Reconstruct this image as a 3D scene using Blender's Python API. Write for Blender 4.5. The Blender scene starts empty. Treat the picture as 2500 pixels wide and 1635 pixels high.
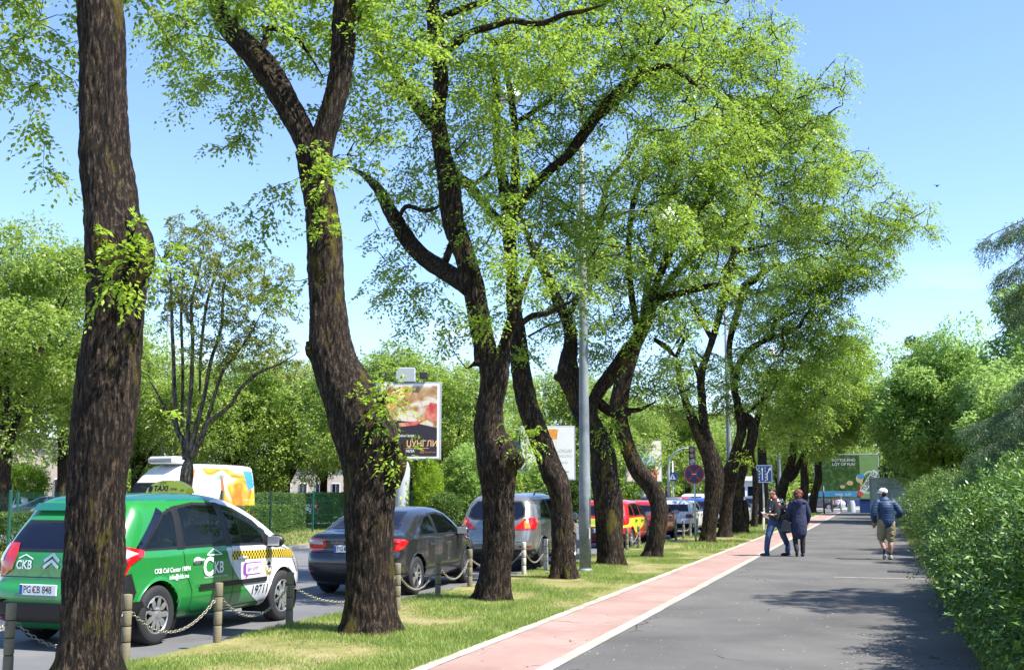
import bpy, bmesh, math, random
import numpy as np
from mathutils import Vector, Matrix, noise
from mathutils.bvhtree import BVHTree
from mathutils.geometry import delaunay_2d_cdt
random.seed(7); RNG = np.random.default_rng(7)
S = bpy.context.scene; COL = S.collection
# ---------------------------------------------------------------- camera model of the photograph
F, CX, CY, H = 2800.0, 1250.0, 817.5, 1.65
PITCH = math.atan2(382.5, F)
YAW = math.atan2(895, F*math.cos(PITCH)+382.5*math.sin(PITCH))
def ray(u, v):
    r = u-CX; d = v-CY
    fw = F*math.cos(PITCH)+d*math.sin(PITCH); up = F*math.sin(PITCH)-d*math.cos(PITCH)
    return (r*math.cos(YAW)-fw*math.sin(YAW), r*math.sin(YAW)+fw*math.cos(YAW), up)
def gp(u, v, z=0.0):
    X, Y, Z = ray(u, v); t = (z-H)/Z
    return Vector((X*t, Y*t, z))
def at(u, v, Y0):                       # the point seen at (u, v) that lies Y0 metres along the path
    X, Y, Z = ray(u, v); t = Y0/Y
    return Vector((X*t, Y0, H+Z*t))
def atd(u, v, D):                       # the same by distance from the camera plane
    X, Y, Z = ray(u, v); t = D/F
    return Vector((X*t, Y*t, H+Z*t))
def depth(p):
    fw = -p[0]*math.sin(YAW)+p[1]*math.cos(YAW)
    return fw*math.cos(PITCH)+(p[2]-H)*math.sin(PITCH)
def prj_np(P):
    P = np.asarray(P, float); z = P[:, 2]-H; r = P[:, 0]*math.cos(YAW)+P[:, 1]*math.sin(YAW); fw = -P[:, 0]*math.sin(YAW)+P[:, 1]*math.cos(YAW)
    Fz = fw*math.cos(PITCH)+z*math.sin(PITCH); U = -fw*math.sin(PITCH)+z*math.cos(PITCH); return CX+F*r/Fz, CY-F*U/Fz, Fz
cam = bpy.data.cameras.new('camera'); camo = bpy.data.objects.new('camera', cam); COL.objects.link(camo)
cam.sensor_width = 36; cam.lens = F/2500*36; cam.clip_end = 3000; cam.clip_start = .1
camo.location = (0, 0, H); camo.rotation_euler = (math.pi/2+PITCH, 0, YAW)
S.camera = camo
# ---------------------------------------------------------------- object helpers
def tag(o, label=None, cat=None, group=None, kind=None):
    if label: o['label'] = label
    if cat: o['category'] = cat
    if group: o['group'] = group
    if kind: o['kind'] = kind
    return o
def empty(name, loc=(0, 0, 0), rz=0, label=None, cat=None, group=None):
    o = bpy.data.objects.new(name, None); COL.objects.link(o)
    o.location = loc; o.rotation_euler = (0, 0, rz); o.empty_display_size = .2
    return tag(o, label, cat, group)
def link(name, me, mat=None, parent=None, smooth=False):
    o = bpy.data.objects.new(name, me); COL.objects.link(o)
    if mat is not None and not me.materials:
        for m in (mat if isinstance(mat, (list, tuple)) else [mat]): me.materials.append(m)
    if parent: o.parent = parent
    if smooth: me.polygons.foreach_set('use_smooth', [True]*len(me.polygons))
    return o
def mesh_np(name, V, Fc, mi=None):
    V = np.asarray(V, np.float32).reshape(-1, 3); Fc = np.asarray(Fc, np.int32)
    me = bpy.data.meshes.new(name); k = Fc.shape[1]
    me.vertices.add(len(V)); me.vertices.foreach_set('co', V.ravel())
    me.loops.add(Fc.size); me.loops.foreach_set('vertex_index', Fc.ravel())
    me.polygons.add(len(Fc)); me.polygons.foreach_set('loop_start', np.arange(0, Fc.size, k, dtype=np.int32))
    if mi is not None: me.polygons.foreach_set('material_index', np.asarray(mi, np.int32))
    me.update(calc_edges=True)
    return me
class MB:                                # collects simple shapes into one mesh
    def __init__(s): s.v = []; s.f = []; s.m = []
    def add(s, V, Fs, mi=0):
        b = len(s.v); s.v += [tuple(x) for x in V]; s.f += [tuple(i+b for i in q) for q in Fs]; s.m += [mi]*len(Fs)
        return s
    def box(s, c, d, rz=0, mi=0, taper=1.0, bev=0):
        hx, hy, hz = d[0]/2, d[1]/2, d[2]/2; cs, sn = math.cos(rz), math.sin(rz); V = []
        if bev:
            b = min(bev, hx*.9, hy*.9, hz*.9)
            base = [(-hx+b, -hy), (hx-b, -hy), (hx, -hy+b), (hx, hy-b), (hx-b, hy), (-hx+b, hy), (-hx, hy-b), (-hx, -hy+b)]
            for z, ins in ((-hz, b), (-hz+b, 0), (hz-b, 0), (hz, b)):
                for x, y in base:
                    x2 = x*(1-ins/hx); y2 = y*(1-ins/hy); V.append((c[0]+x2*cs-y2*sn, c[1]+x2*sn+y2*cs, c[2]+z))
            Fs = [tuple(range(7, -1, -1)), tuple(range(24, 32))]
            for k in range(3):
                for j in range(8): Fs.append((k*8+j, k*8+(j+1) % 8, k*8+8+(j+1) % 8, k*8+8+j))
            return s.add(V, Fs, mi)
        for z in (-1, 1):
            t = 1 if z < 0 else taper
            for x, y in ((-1, -1), (1, -1), (1, 1), (-1, 1)):
                X, Y = x*hx*t, y*hy*t; V.append((c[0]+X*cs-Y*sn, c[1]+X*sn+Y*cs, c[2]+z*hz))
        return s.add(V, [(3, 2, 1, 0), (4, 5, 6, 7), (0, 1, 5, 4), (1, 2, 6, 5), (2, 3, 7, 6), (3, 0, 4, 7)], mi)
    def tube(s, pts, rad, n=8, mi=0, cap=True):
        pts = [Vector(p) for p in pts]
        if not isinstance(rad, (list, tuple)): rad = [rad]*len(pts)
        V = []; Fs = []; up = None
        for i, p in enumerate(pts):
            t = (pts[min(i+1, len(pts)-1)]-pts[max(i-1, 0)])
            t = t.normalized() if t.length > 1e-9 else Vector((0, 0, 1))
            if up is None: up = t.orthogonal().normalized()
            up = (up-t*up.dot(t)); up = up.normalized() if up.length > 1e-6 else t.orthogonal().normalized()
            b = t.cross(up)
            for k in range(n):
                a = 2*math.pi*k/n; V.append(p+(up*math.cos(a)+b*math.sin(a))*rad[i])
        for i in range(len(pts)-1):
            for k in range(n): Fs.append((i*n+k, i*n+(k+1) % n, (i+1)*n+(k+1) % n, (i+1)*n+k))
        if cap: Fs += [tuple(range(n-1, -1, -1)), tuple(range((len(pts)-1)*n, len(pts)*n))]
        return s.add(V, Fs, mi)
    def lathe(s, prof, c=(0, 0, 0), axis='z', n=20, mi=0):     # prof: (r, h)
        V = []; Fs = []
        for r, h in prof:
            for k in range(n):
                a = 2*math.pi*k/n; q = (r*math.cos(a), r*math.sin(a), h)
                if axis == 'y': q = (q[0], h, q[1])
                if axis == 'x': q = (h, q[0], q[1])
                V.append((c[0]+q[0], c[1]+q[1], c[2]+q[2]))
        for i in range(len(prof)-1):
            for k in range(n): Fs.append((i*n+k, i*n+(k+1) % n, (i+1)*n+(k+1) % n, (i+1)*n+k))
        return s.add(V, Fs, mi)
    def ell(s, c, r, n=14, m=9, mi=0, rot=None):
        V = []; Fs = []
        for i in range(m+1):
            th = math.pi*i/m
            for k in range(n):
                a = 2*math.pi*k/n; q = Vector((r[0]*math.sin(th)*math.cos(a), r[1]*math.sin(th)*math.sin(a), r[2]*math.cos(th)))
                if rot: q = rot @ q
                V.append((c[0]+q[0], c[1]+q[1], c[2]+q[2]))
        for i in range(m):
            for k in range(n): Fs.append((i*n+k, (i+1)*n+k, (i+1)*n+(k+1) % n, i*n+(k+1) % n))
        return s.add(V, Fs, mi)
    def build(s, name, mat=None, parent=None, smooth=False):
        me = bpy.data.meshes.new(name); me.from_pydata(s.v, [], s.f)
        if any(s.m): 
            for m in mat: me.materials.append(m)
            me.polygons.foreach_set('material_index', s.m)
        me.validate(); me.update()
        return link(name, me, mat, parent, smooth)
def copy_tree(o, parent=None):
    c = o.copy(); COL.objects.link(c); c.parent = parent
    for ch in list(o.children): copy_tree(ch, c)
    return c
# ---------------------------------------------------------------- materials
def newmat(name):
    m = bpy.data.materials.new(name); m.use_nodes = True; nt = m.node_tree
    b = nt.nodes['Principled BSDF']
    return m, nt, b
def N(nt, t, **kw):
    n = nt.nodes.new(t)
    for k, v in kw.items():
        if k.startswith('i_'): n.inputs[k[2:].replace('_', ' ')].default_value = v
        else: setattr(n, k, v)
    return n
def L(nt, a, b): nt.links.new(a, b)
def c4(c): return (c[0], c[1], c[2], 1)
def ramp(nt, fac, stops):
    r = N(nt, 'ShaderNodeValToRGB'); e = r.color_ramp.elements
    while len(e) > 1: e.remove(e[0])
    e[0].position = stops[0][0]; e[0].color = c4(stops[0][1])
    for p, c in stops[1:]:
        x = e.new(p); x.color = c4(c)
    L(nt, fac, r.inputs['Fac']); return r.outputs['Color']
def noise_n(nt, scale, detail=4, rough=.6, coord='Object', vec_scale=None):
    tc = N(nt, 'ShaderNodeTexCoord'); src = tc.outputs[coord]
    if coord == 'World':
        pass
    if vec_scale:
        mp = N(nt, 'ShaderNodeMapping'); mp.inputs['Scale'].default_value = vec_scale; L(nt, src, mp.inputs['Vector']); src = mp.outputs['Vector']
    n = N(nt, 'ShaderNodeTexNoise'); n.inputs['Scale'].default_value = scale; n.inputs['Detail'].default_value = detail; n.inputs['Roughness'].default_value = rough
    L(nt, src, n.inputs['Vector']); return n.outputs['Fac']
def plain(name, c, rough=.5, metal=0, spec=.5, var=.12, vscale=6, bump=0, bscale=40, coat=0):
    m, nt, b = newmat(name)
    b.inputs['Roughness'].default_value = rough; b.inputs['Metallic'].default_value = metal
    b.inputs['Specular IOR Level'].default_value = spec; b.inputs['Coat Weight'].default_value = coat
    if var:
        f = noise_n(nt, vscale)
        L(nt, ramp(nt, f, [(.25, [x*(1-var) for x in c]), (.75, [min(1, x*(1+var)) for x in c])]), b.inputs['Base Color'])
    else: b.inputs['Base Color'].default_value = c4(c)
    if bump:
        f2 = noise_n(nt, bscale); bp = N(nt, 'ShaderNodeBump'); bp.inputs['Strength'].default_value = bump; bp.inputs['Distance'].default_value = .01
        L(nt, f2, bp.inputs['Height']); L(nt, bp.outputs['Normal'], b.inputs['Normal'])
    return m
def mixc(nt, fac, a, b):
    m = N(nt, 'ShaderNodeMix', data_type='RGBA')
    L(nt, fac, m.inputs[0])
    for s, x in ((6, a), (7, b)):
        if isinstance(x, (tuple, list)): m.inputs[s].default_value = c4(x)
        else: L(nt, x, m.inputs[s])
    return m.outputs[2]
def leafmat(name, dark, mid, light, trans, tmix=.4, rough=.45, odd=None, nscale=.9):
    m, nt, b = newmat(name)
    f = noise_n(nt, nscale, 3, .6)
    g = N(nt, 'ShaderNodeNewGeometry')
    ad = N(nt, 'ShaderNodeMath', operation='MULTIPLY_ADD'); L(nt, g.outputs['Random Per Island'], ad.inputs[0]); ad.inputs[1].default_value = .5; L(nt, f, ad.inputs[2])
    sb = N(nt, 'ShaderNodeMath', operation='SUBTRACT'); L(nt, ad.outputs[0], sb.inputs[0]); sb.inputs[1].default_value = .25
    col = ramp(nt, sb.outputs[0], [(.25, dark), (.5, mid), (.75, light)])
    if odd:
        gt = N(nt, 'ShaderNodeMath', operation='GREATER_THAN'); L(nt, g.outputs['Random Per Island'], gt.inputs[0]); gt.inputs[1].default_value = odd[1]
        col = mixc(nt, gt.outputs[0], col, odd[0])
    L(nt, col, b.inputs['Base Color']); b.inputs['Roughness'].default_value = rough; b.inputs['Specular IOR Level'].default_value = .4
    tr = N(nt, 'ShaderNodeBsdfTranslucent')
    tc = N(nt, 'ShaderNodeMix', data_type='RGBA', blend_type='MULTIPLY'); tc.inputs[0].default_value = 0
    hs = mixc(nt, f, [x*.8 for x in trans], trans); L(nt, hs, tr.inputs['Color'])
    mx = N(nt, 'ShaderNodeMixShader'); mx.inputs[0].default_value = tmix
    L(nt, b.outputs[0], mx.inputs[1]); L(nt, tr.outputs[0], mx.inputs[2])
    L(nt, mx.outputs[0], nt.nodes['Material Output'].inputs['Surface'])
    return m
def barkmat(name, dark, mid, light, moss=None, mossamt=.5, scale=1.0, bump=.9):
    m, nt, b = newmat(name)
    f = noise_n(nt, 15*scale, 8, .68, vec_scale=(1, 1, .17))
    f2 = noise_n(nt, 46*scale, 5, .7, vec_scale=(1, 1, .26))
    f3 = noise_n(nt, 1.7*scale, 4, .6, vec_scale=(1, 1, .45))
    ad = N(nt, 'ShaderNodeMath', operation='MULTIPLY_ADD'); L(nt, f2, ad.inputs[0]); ad.inputs[1].default_value = .5; L(nt, f, ad.inputs[2])
    sb = N(nt, 'ShaderNodeMath', operation='SUBTRACT'); L(nt, ad.outputs[0], sb.inputs[0]); sb.inputs[1].default_value = .25
    col = ramp(nt, sb.outputs[0], [(.40, dark), (.53, mid), (.66, light)])
    if moss:
        mk = ramp(nt, f3, [(1-mossamt, (0, 0, 0)), (min(1, 1-mossamt+.1), (1, 1, 1))])
        mm = N(nt, 'ShaderNodeMath', operation='MULTIPLY'); L(nt, mk, mm.inputs[0]); L(nt, f2, mm.inputs[1])
        m2 = N(nt, 'ShaderNodeMath', operation='MULTIPLY'); L(nt, mm.outputs[0], m2.inputs[0]); m2.inputs[1].default_value = 1.5; m2.use_clamp = True
        col = mixc(nt, m2.outputs[0], col, moss)
    L(nt, col, b.inputs['Base Color']); b.inputs['Roughness'].default_value = .9; b.inputs['Specular IOR Level'].default_value = .25
    bp = N(nt, 'ShaderNodeBump'); bp.inputs['Strength'].default_value = bump; bp.inputs['Distance'].default_value = .03
    L(nt, sb.outputs[0], bp.inputs['Height']); L(nt, bp.outputs['Normal'], b.inputs['Normal'])
    return m
def glassmat(name, tint=(.008, .012, .012), through=.55, tcol=(.42, .52, .50)):
    m, nt, b = newmat(name)
    b.inputs['Base Color'].default_value = c4(tint); b.inputs['Roughness'].default_value = .03; b.inputs['Specular IOR Level'].default_value = .5
    t = N(nt, 'ShaderNodeBsdfTransparent'); t.inputs['Color'].default_value = c4(tcol)
    mx = N(nt, 'ShaderNodeMixShader'); mx.inputs[0].default_value = through
    L(nt, b.outputs[0], mx.inputs[1]); L(nt, t.outputs[0], mx.inputs[2]); L(nt, mx.outputs[0], nt.nodes['Material Output'].inputs['Surface'])
    return m
M = {}
M['metal_grey'] = plain('metal_grey', (.42, .47, .5), .45, .3, var=.15, vscale=3)
M['dark_metal'] = plain('dark_metal', (.03, .032, .035), .4, .2)
M['black'] = plain('black_plastic', (.012, .012, .013), .45)
M['rubber'] = plain('rubber', (.018, .018, .019), .8, bump=.2)
M['liner'] = plain('wheel_liner', (.006, .006, .006), .95, var=0)
M['silver'] = plain('silver_rim', (.5, .5, .5), .3, .75)
M['white'] = plain('white_paint', (.78, .79, .8), .35, var=.04)
M['whitedecal'] = plain('white_decal', (.85, .86, .86), .5, var=0)
M['ghost'] = plain('pale_green_decal', (.5, .7, .5), .5, var=0)
M['inkblack'] = plain('black_ink', (.015, .015, .018), .5, var=0)
M['glass'] = glassmat('window_glass')
M['glassdark'] = glassmat('tinted_window_glass', (.006, .008, .02), .08, (.3, .3, .35))
M['interior'] = plain('car_interior', (.025, .025, .028), .9)
M['redlight'] = plain('red_light_lens', (.55, .01, .012), .12, coat=1, var=.3, vscale=14)
M['redlightdark'] = plain('dark_red_light_lens', (.16, .012, .02), .12, coat=1)
M['amber'] = plain('amber_lens', (.8, .25, .02), .15, coat=1)
M['clear'] = plain('clear_lens', (.5, .5, .52), .1, .2, coat=1)
M['blue_plate'] = plain('plate_blue', (.02, .09, .4), .4, var=0)
M['red_ink'] = plain('red_ink', (.6, .03, .03), .5, var=0)
def paint(name, c, metal=.0, rough=.28):
    m, nt, b = newmat(name); b.inputs['Base Color'].default_value = c4(c); b.inputs['Metallic'].default_value = metal
    b.inputs['Roughness'].default_value = rough; b.inputs['Coat Weight'].default_value = .8; b.inputs['Coat Roughness'].default_value = .04
    f = noise_n(nt, 3, 3); L(nt, ramp(nt, f, [(.3, [x*.93 for x in c]), (.7, [x*1.05 for x in c])]), b.inputs['Base Color'])
    f2 = noise_n(nt, 1.6, 4); r = N(nt, 'ShaderNodeMapRange'); r.inputs[3].default_value = rough*.8; r.inputs[4].default_value = rough*1.4
    L(nt, f2, r.inputs[0]); L(nt, r.outputs[0], b.inputs['Roughness'])
    return m
def cdt(poly, step, holes=()):
    """triangulate a 2-D polygon with inner points every step"""
    pts = []; edges = []; 
    for P in (poly,)+tuple(holes):
        n0 = len(pts)
        for i in range(len(P)):
            a = Vector(P[i]); b = Vector(P[(i+1) % len(P)]); k = max(1, int((b-a).length/step))
            for j in range(k): pts.append(a.lerp(b, j/k))
        n1 = len(pts); edges += [(i, i+1 if i+1 < n1 else n0) for i in range(n0, n1)]
    xs = [p[0] for p in poly]; ys = [p[1] for p in poly]
    y = min(ys)+step*.5
    while y < max(ys):
        x = min(xs)+step*.5
        while x < max(xs):
            if inpoly((x, y), poly): pts.append(Vector((x, y)))
            x += step
        y += step
    v, e, f, *_ = delaunay_2d_cdt(pts, edges, [], 2 if holes else 1, 1e-5)
    return [(p[0], p[1]) for p in v], [tuple(q) for q in f]
def inpoly(p, P):
    x, y = p; c = False; j = len(P)-1
    for i in range(len(P)):
        if (P[i][1] > y) != (P[j][1] > y) and x < (P[j][0]-P[i][0])*(y-P[i][1])/(P[j][1]-P[i][1])+P[i][0]: c = not c
        j = i
    return c
_tc = {}
def text2d(s, size=1.0, bold=0.0, align='CENTER', shear=0):
    key = (s, size, bold, align, shear)
    if key in _tc: return _tc[key]
    cu = bpy.data.curves.new('lettering', 'FONT'); cu.body = s; cu.size = size; cu.offset = bold*size; cu.align_x = align; cu.align_y = 'CENTER'; cu.shear = shear
    cu.resolution_u = 3; o = bpy.data.objects.new('lettering', cu); COL.objects.link(o)
    dg = bpy.context.evaluated_depsgraph_get(); me = bpy.data.meshes.new_from_object(o.evaluated_get(dg))
    V = [(v.co.x, v.co.y) for v in me.vertices]; Fs = [tuple(p.vertices) for p in me.polygons]
    bpy.data.objects.remove(o); bpy.data.curves.remove(cu); bpy.data.meshes.remove(me)
    _tc[key] = (V, Fs); return V, Fs
def panel_text(mb, s, size, c, frame, bold=0, mi=0, rot=0, sx=1, align='CENTER', shear=0):
    """lettering laid flat on a panel; frame = (origin, right, up, normal)"""
    o, r, u, n = frame; V, Fs = text2d(s, size, bold, align, shear); ca, sa = math.cos(rot), math.sin(rot)
    W = []
    for x, y in V:
        x *= sx; X = x*ca-y*sa+c[0]; Y = x*sa+y*ca+c[1]; W.append(o+r*X+u*Y+n*(c[2] if len(c) > 2 else .004))
    mb.add(W, Fs, mi)
def poly_on(mb, pts, frame, off=.002, mi=0):
    o, r, u, n = frame; mb.add([o+r*x+u*y+n*off for x, y in pts], [tuple(range(len(pts)))], mi)
# ================================================================ light and sky
SUN_EL, SUN_DIR = math.radians(56), Vector((1.0, -.15, 0)).normalized()
w = bpy.data.worlds.new('World'); S.world = w; w.use_nodes = True; nt = w.node_tree
bg = nt.nodes['Background']; sky = N(nt, 'ShaderNodeTexSky', sky_type='NISHITA'); sky.sun_disc = False
sky.sun_elevation = SUN_EL; sky.sun_rotation = math.atan2(SUN_DIR.x, SUN_DIR.y); sky.air_density = 1.0; sky.dust_density = .25; sky.ozone_density = 1.6; sky.altitude = 50
tc = N(nt, 'ShaderNodeTexCoord'); sp = N(nt, 'ShaderNodeSeparateXYZ'); L(nt, tc.outputs['Generated'], sp.inputs[0])
mp = N(nt, 'ShaderNodeMapping'); mp.inputs['Scale'].default_value = (1, 1, 2.6); L(nt, tc.outputs['Generated'], mp.inputs[0])
cn = N(nt, 'ShaderNodeTexNoise'); cn.inputs['Scale'].default_value = 9; cn.inputs['Detail'].default_value = 6; L(nt, mp.outputs[0], cn.inputs['Vector'])
cm = ramp(nt, cn.outputs['Fac'], [(.56, (0, 0, 0)), (.72, (1, 1, 1))])
hz = ramp(nt, sp.outputs['Z'], [(.04, (1, 1, 1)), (.19, (0, 0, 0))])
mu = N(nt, 'ShaderNodeMath', operation='MULTIPLY'); L(nt, cm, mu.inputs[0]); L(nt, hz, mu.inputs[1])
tn = N(nt, 'ShaderNodeMix', data_type='RGBA', blend_type='MULTIPLY'); tn.inputs[0].default_value = 1; L(nt, sky.outputs[0], tn.inputs[6]); tn.inputs[7].default_value = (.92, 1.0, 1.2, 1)
L(nt, mixc(nt, mu.outputs[0], tn.outputs[2], (7.0, 7.4, 7.8)), bg.inputs['Color']); bg.inputs['Strength'].default_value = .12
sun = bpy.data.lights.new('sun', 'SUN'); sun.energy = 5.0; sun.angle = math.radians(.53); sun.color = (1, .95, .87)
so = bpy.data.objects.new('sun', sun); COL.objects.link(so)
sd = Vector((SUN_DIR.x*math.cos(SUN_EL), SUN_DIR.y*math.cos(SUN_EL), math.sin(SUN_EL)))
so.rotation_euler = sd.to_track_quat('Z', 'Y').to_euler(); so.location = sd*60
S.view_settings.view_transform = 'Standard'; S.view_settings.look = 'None'; S.view_settings.gamma = 1; S.view_settings.exposure = 1.15
S.cycles.max_bounces = 6; S.cycles.transparent_max_bounces = 10; S.cycles.diffuse_bounces = 3; S.cycles.glossy_bounces = 3; S.cycles.transmission_bounces = 4
S.cycles.caustics_reflective = False; S.cycles.caustics_refractive = False
# ================================================================ ground
ROADZ = -.10
def groundmat(name, cols, s1=1.2, s2=60, rough=.9, bump=.3, fine=.35, spots=None, cracks=None):
    m, nt, b = newmat(name)
    a = noise_n(nt, s1, 5, .6); f = noise_n(nt, s2, 3, .7)
    ad = N(nt, 'ShaderNodeMath', operation='MULTIPLY_ADD'); L(nt, f, ad.inputs[0]); ad.inputs[1].default_value = fine; L(nt, a, ad.inputs[2])
    sb = N(nt, 'ShaderNodeMath', operation='SUBTRACT'); L(nt, ad.outputs[0], sb.inputs[0]); sb.inputs[1].default_value = fine/2
    col = ramp(nt, sb.outputs[0], [(.3, cols[0]), (.5, cols[1]), (.7, cols[2])])
    if spots:
        v = N(nt, 'ShaderNodeTexVoronoi'); v.inputs['Scale'].default_value = spots[0]; tcd = N(nt, 'ShaderNodeTexCoord'); L(nt, tcd.outputs['Object'], v.inputs['Vector'])
        lt = N(nt, 'ShaderNodeMath', operation='LESS_THAN'); L(nt, v.outputs['Distance'], lt.inputs[0]); lt.inputs[1].default_value = spots[1]
        col = mixc(nt, lt.outputs[0], col, spots[2])
    if cracks:
        tcc = N(nt, 'ShaderNodeTexCoord'); nn = N(nt, 'ShaderNodeTexNoise'); nn.inputs['Scale'].default_value = 2.5; nn.inputs['Detail'].default_value = 5; L(nt, tcc.outputs['Object'], nn.inputs['Vector'])
        vm = N(nt, 'ShaderNodeVectorMath', operation='MULTIPLY_ADD'); L(nt, nn.outputs['Color'], vm.inputs[0]); vm.inputs[1].default_value = (.5, .5, 0); L(nt, tcc.outputs['Object'], vm.inputs[2])
        vv = N(nt, 'ShaderNodeTexVoronoi', feature='DISTANCE_TO_EDGE'); vv.inputs['Scale'].default_value = cracks[0]; L(nt, vm.outputs[0], vv.inputs['Vector'])
        l2 = N(nt, 'ShaderNodeMath', operation='LESS_THAN'); L(nt, vv.outputs['Distance'], l2.inputs[0]); l2.inputs[1].default_value = cracks[1]
        mk = ramp(nt, a, [(.48, (0, 0, 0)), (.54, (1, 1, 1))]); m3 = N(nt, 'ShaderNodeMath', operation='MULTIPLY'); L(nt, l2.outputs[0], m3.inputs[0]); L(nt, mk, m3.inputs[1]); col = mixc(nt, m3.outputs[0], col, [x*.42 for x in cols[0]])
        st = noise_n(nt, .9, 6, .75); sk = ramp(nt, st, [(.58, (0, 0, 0)), (.72, (.55, .55, .55))]); col = mixc(nt, sk, col, cracks[2])
    L(nt, col, b.inputs['Base Color']); b.inputs['Roughness'].default_value = rough; b.inputs['Specular IOR Level'].default_value = .3
    bp = N(nt, 'ShaderNodeBump'); bp.inputs['Strength'].default_value = bump; bp.inputs['Distance'].default_value = .01; L(nt, f, bp.inputs['Height']); L(nt, bp.outputs[0], b.inputs['Normal'])
    return m
M['soil'] = groundmat('soil', [(.09, .10, .03), (.16, .17, .05), (.26, .22, .10)], 1.5, 25)
M['turf'] = groundmat('turf_ground', [(.12, .14, .03), (.22, .21, .07), (.33, .27, .15)], 1.6, 30)
M['asphalt'] = groundmat('asphalt', [(.078, .075, .072), (.106, .102, .097), (.135, .129, .122)], .55, 110, .85, .35, .45, (3.1, .022, (.30, .29, .25)), cracks=(.42, .004, (.075, .072, .068)))
M['road'] = groundmat('road_asphalt', [(.105, .105, .11), (.135, .135, .14), (.17, .168, .166)], .6, 90, .8)
M['redpath'] = groundmat('red_path', [(.26, .165, .14), (.32, .21, .18), (.37, .265, .23)], .9, 70, .85, .25, .5, cracks=(.7, .004, (.21, .15, .12)))
M['kerbpaint'] = groundmat('pale_line', [(.27, .25, .20), (.38, .35, .29), (.45, .42, .36)], 2.5, 60, .8)
M['kerb'] = groundmat('kerb_stone', [(.28, .27, .25), (.36, .35, .32), (.42, .40, .37)], 2, 50)
M['park'] = groundmat('parking_ground', [(.2, .2, .2), (.26, .26, .25), (.32, .31, .3)], .4, 40)
def sheet(name, x0, x1, y0, y1, z, mat, nx=1, ny=1, kind='structure', edge=0):
    V = []; 
    for j in range(ny+1):
        for i in range(nx+1):
            x = x0+(x1-x0)*i/nx; y = y0+(y1-y0)*j/ny
            if edge and i in (0, nx): x += edge*(noise.noise(Vector((y*1.7, i*9.1, 0)))*.8+noise.noise(Vector((y*7, i*3.1, 2)))*.5)
            V.append((x, y, z))
    Fs = [(j*(nx+1)+i, j*(nx+1)+i+1, (j+1)*(nx+1)+i+1, (j+1)*(nx+1)+i) for j in range(ny) for i in range(nx)]
    me = bpy.data.meshes.new(name); me.from_pydata(V, [], Fs); o = link(name, me, mat); return tag(o, kind=kind)
sheet('ground', -500, 500, -60, 1200, -.16, M['soil'])
def slab(name, x0, x1, y0, y1, z0, z1, mat, kind='structure'):
    o = MB().box(((x0+x1)/2, (y0+y1)/2, (z0+z1)/2), (x1-x0, y1-y0, z1-z0)).build(name, mat); return tag(o, kind=kind)
slab('road', -17.2, -7.12, -30, 98.6, -.155, ROADZ, M['road'])
slab('crossroad', -80, 60, 98.7, 112, -.155, ROADZ+.004, M['road'])
slab('verge', -7.06, -4.24, -30, 98.4, -.155, -.006, M['turf'])
slab('kerb', -7.12, -7.06, -30, 98.4, -.155, -.01, M['turf'])
slab('far_kerb', -17.36, -17.2, -30, 98.4, -.155, .0, M['kerb'])
slab('far_verge', -26.5, -17.36, -30, 98.4, -.155, -.006, M['turf'])
slab('parking_lot', -80, -26.5, 5, 98.4, -.155, -.05, M['park'])
slab('path_bed', -4.24, 1.0, -30, 98.3, -.155, -.004, M['kerb'])
sheet('cycle_path', -4.09, -3.12, -30, 98.3, .004, M['redpath'])
sheet('footpath', -2.97, .95, -30, 98.3, .004, M['asphalt'])
sheet('path_edge_line', -4.24, -4.09, -30, 98.3, .008, M['kerbpaint'], 1, 500, edge=.018)
sheet('path_edge_line', -3.12, -2.97, -30, 98.3, .008, M['kerbpaint'], 1, 500, edge=.01)
sheet('path_cross_line', -2.9, .9, 64.6, 64.9, .009, M['kerbpaint'])
sheet('path_cross_line', -.9, .9, 23.55, 23.65, .009, M['kerbpaint'])
slab('shrub_bed', 1.0, 14, -30, 98.3, -.155, .0, M['soil'])
slab('plaza', -12, 12, 112.1, 200, -.155, -.02, M['park'])
mh = MB(); mh.box((0, 0, .003), (.62, .52, .012), bev=.003); 
for k in range(5): mh.box((-.22+k*.11, 0, .0115), (.02, .44, .006))
o = mh.build('manhole_cover', M['dark_metal']); o.location = (.42, 25.6, .006); tag(o, 'dark square drain cover set in the asphalt beside the shrubs', 'manhole cover')
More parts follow.
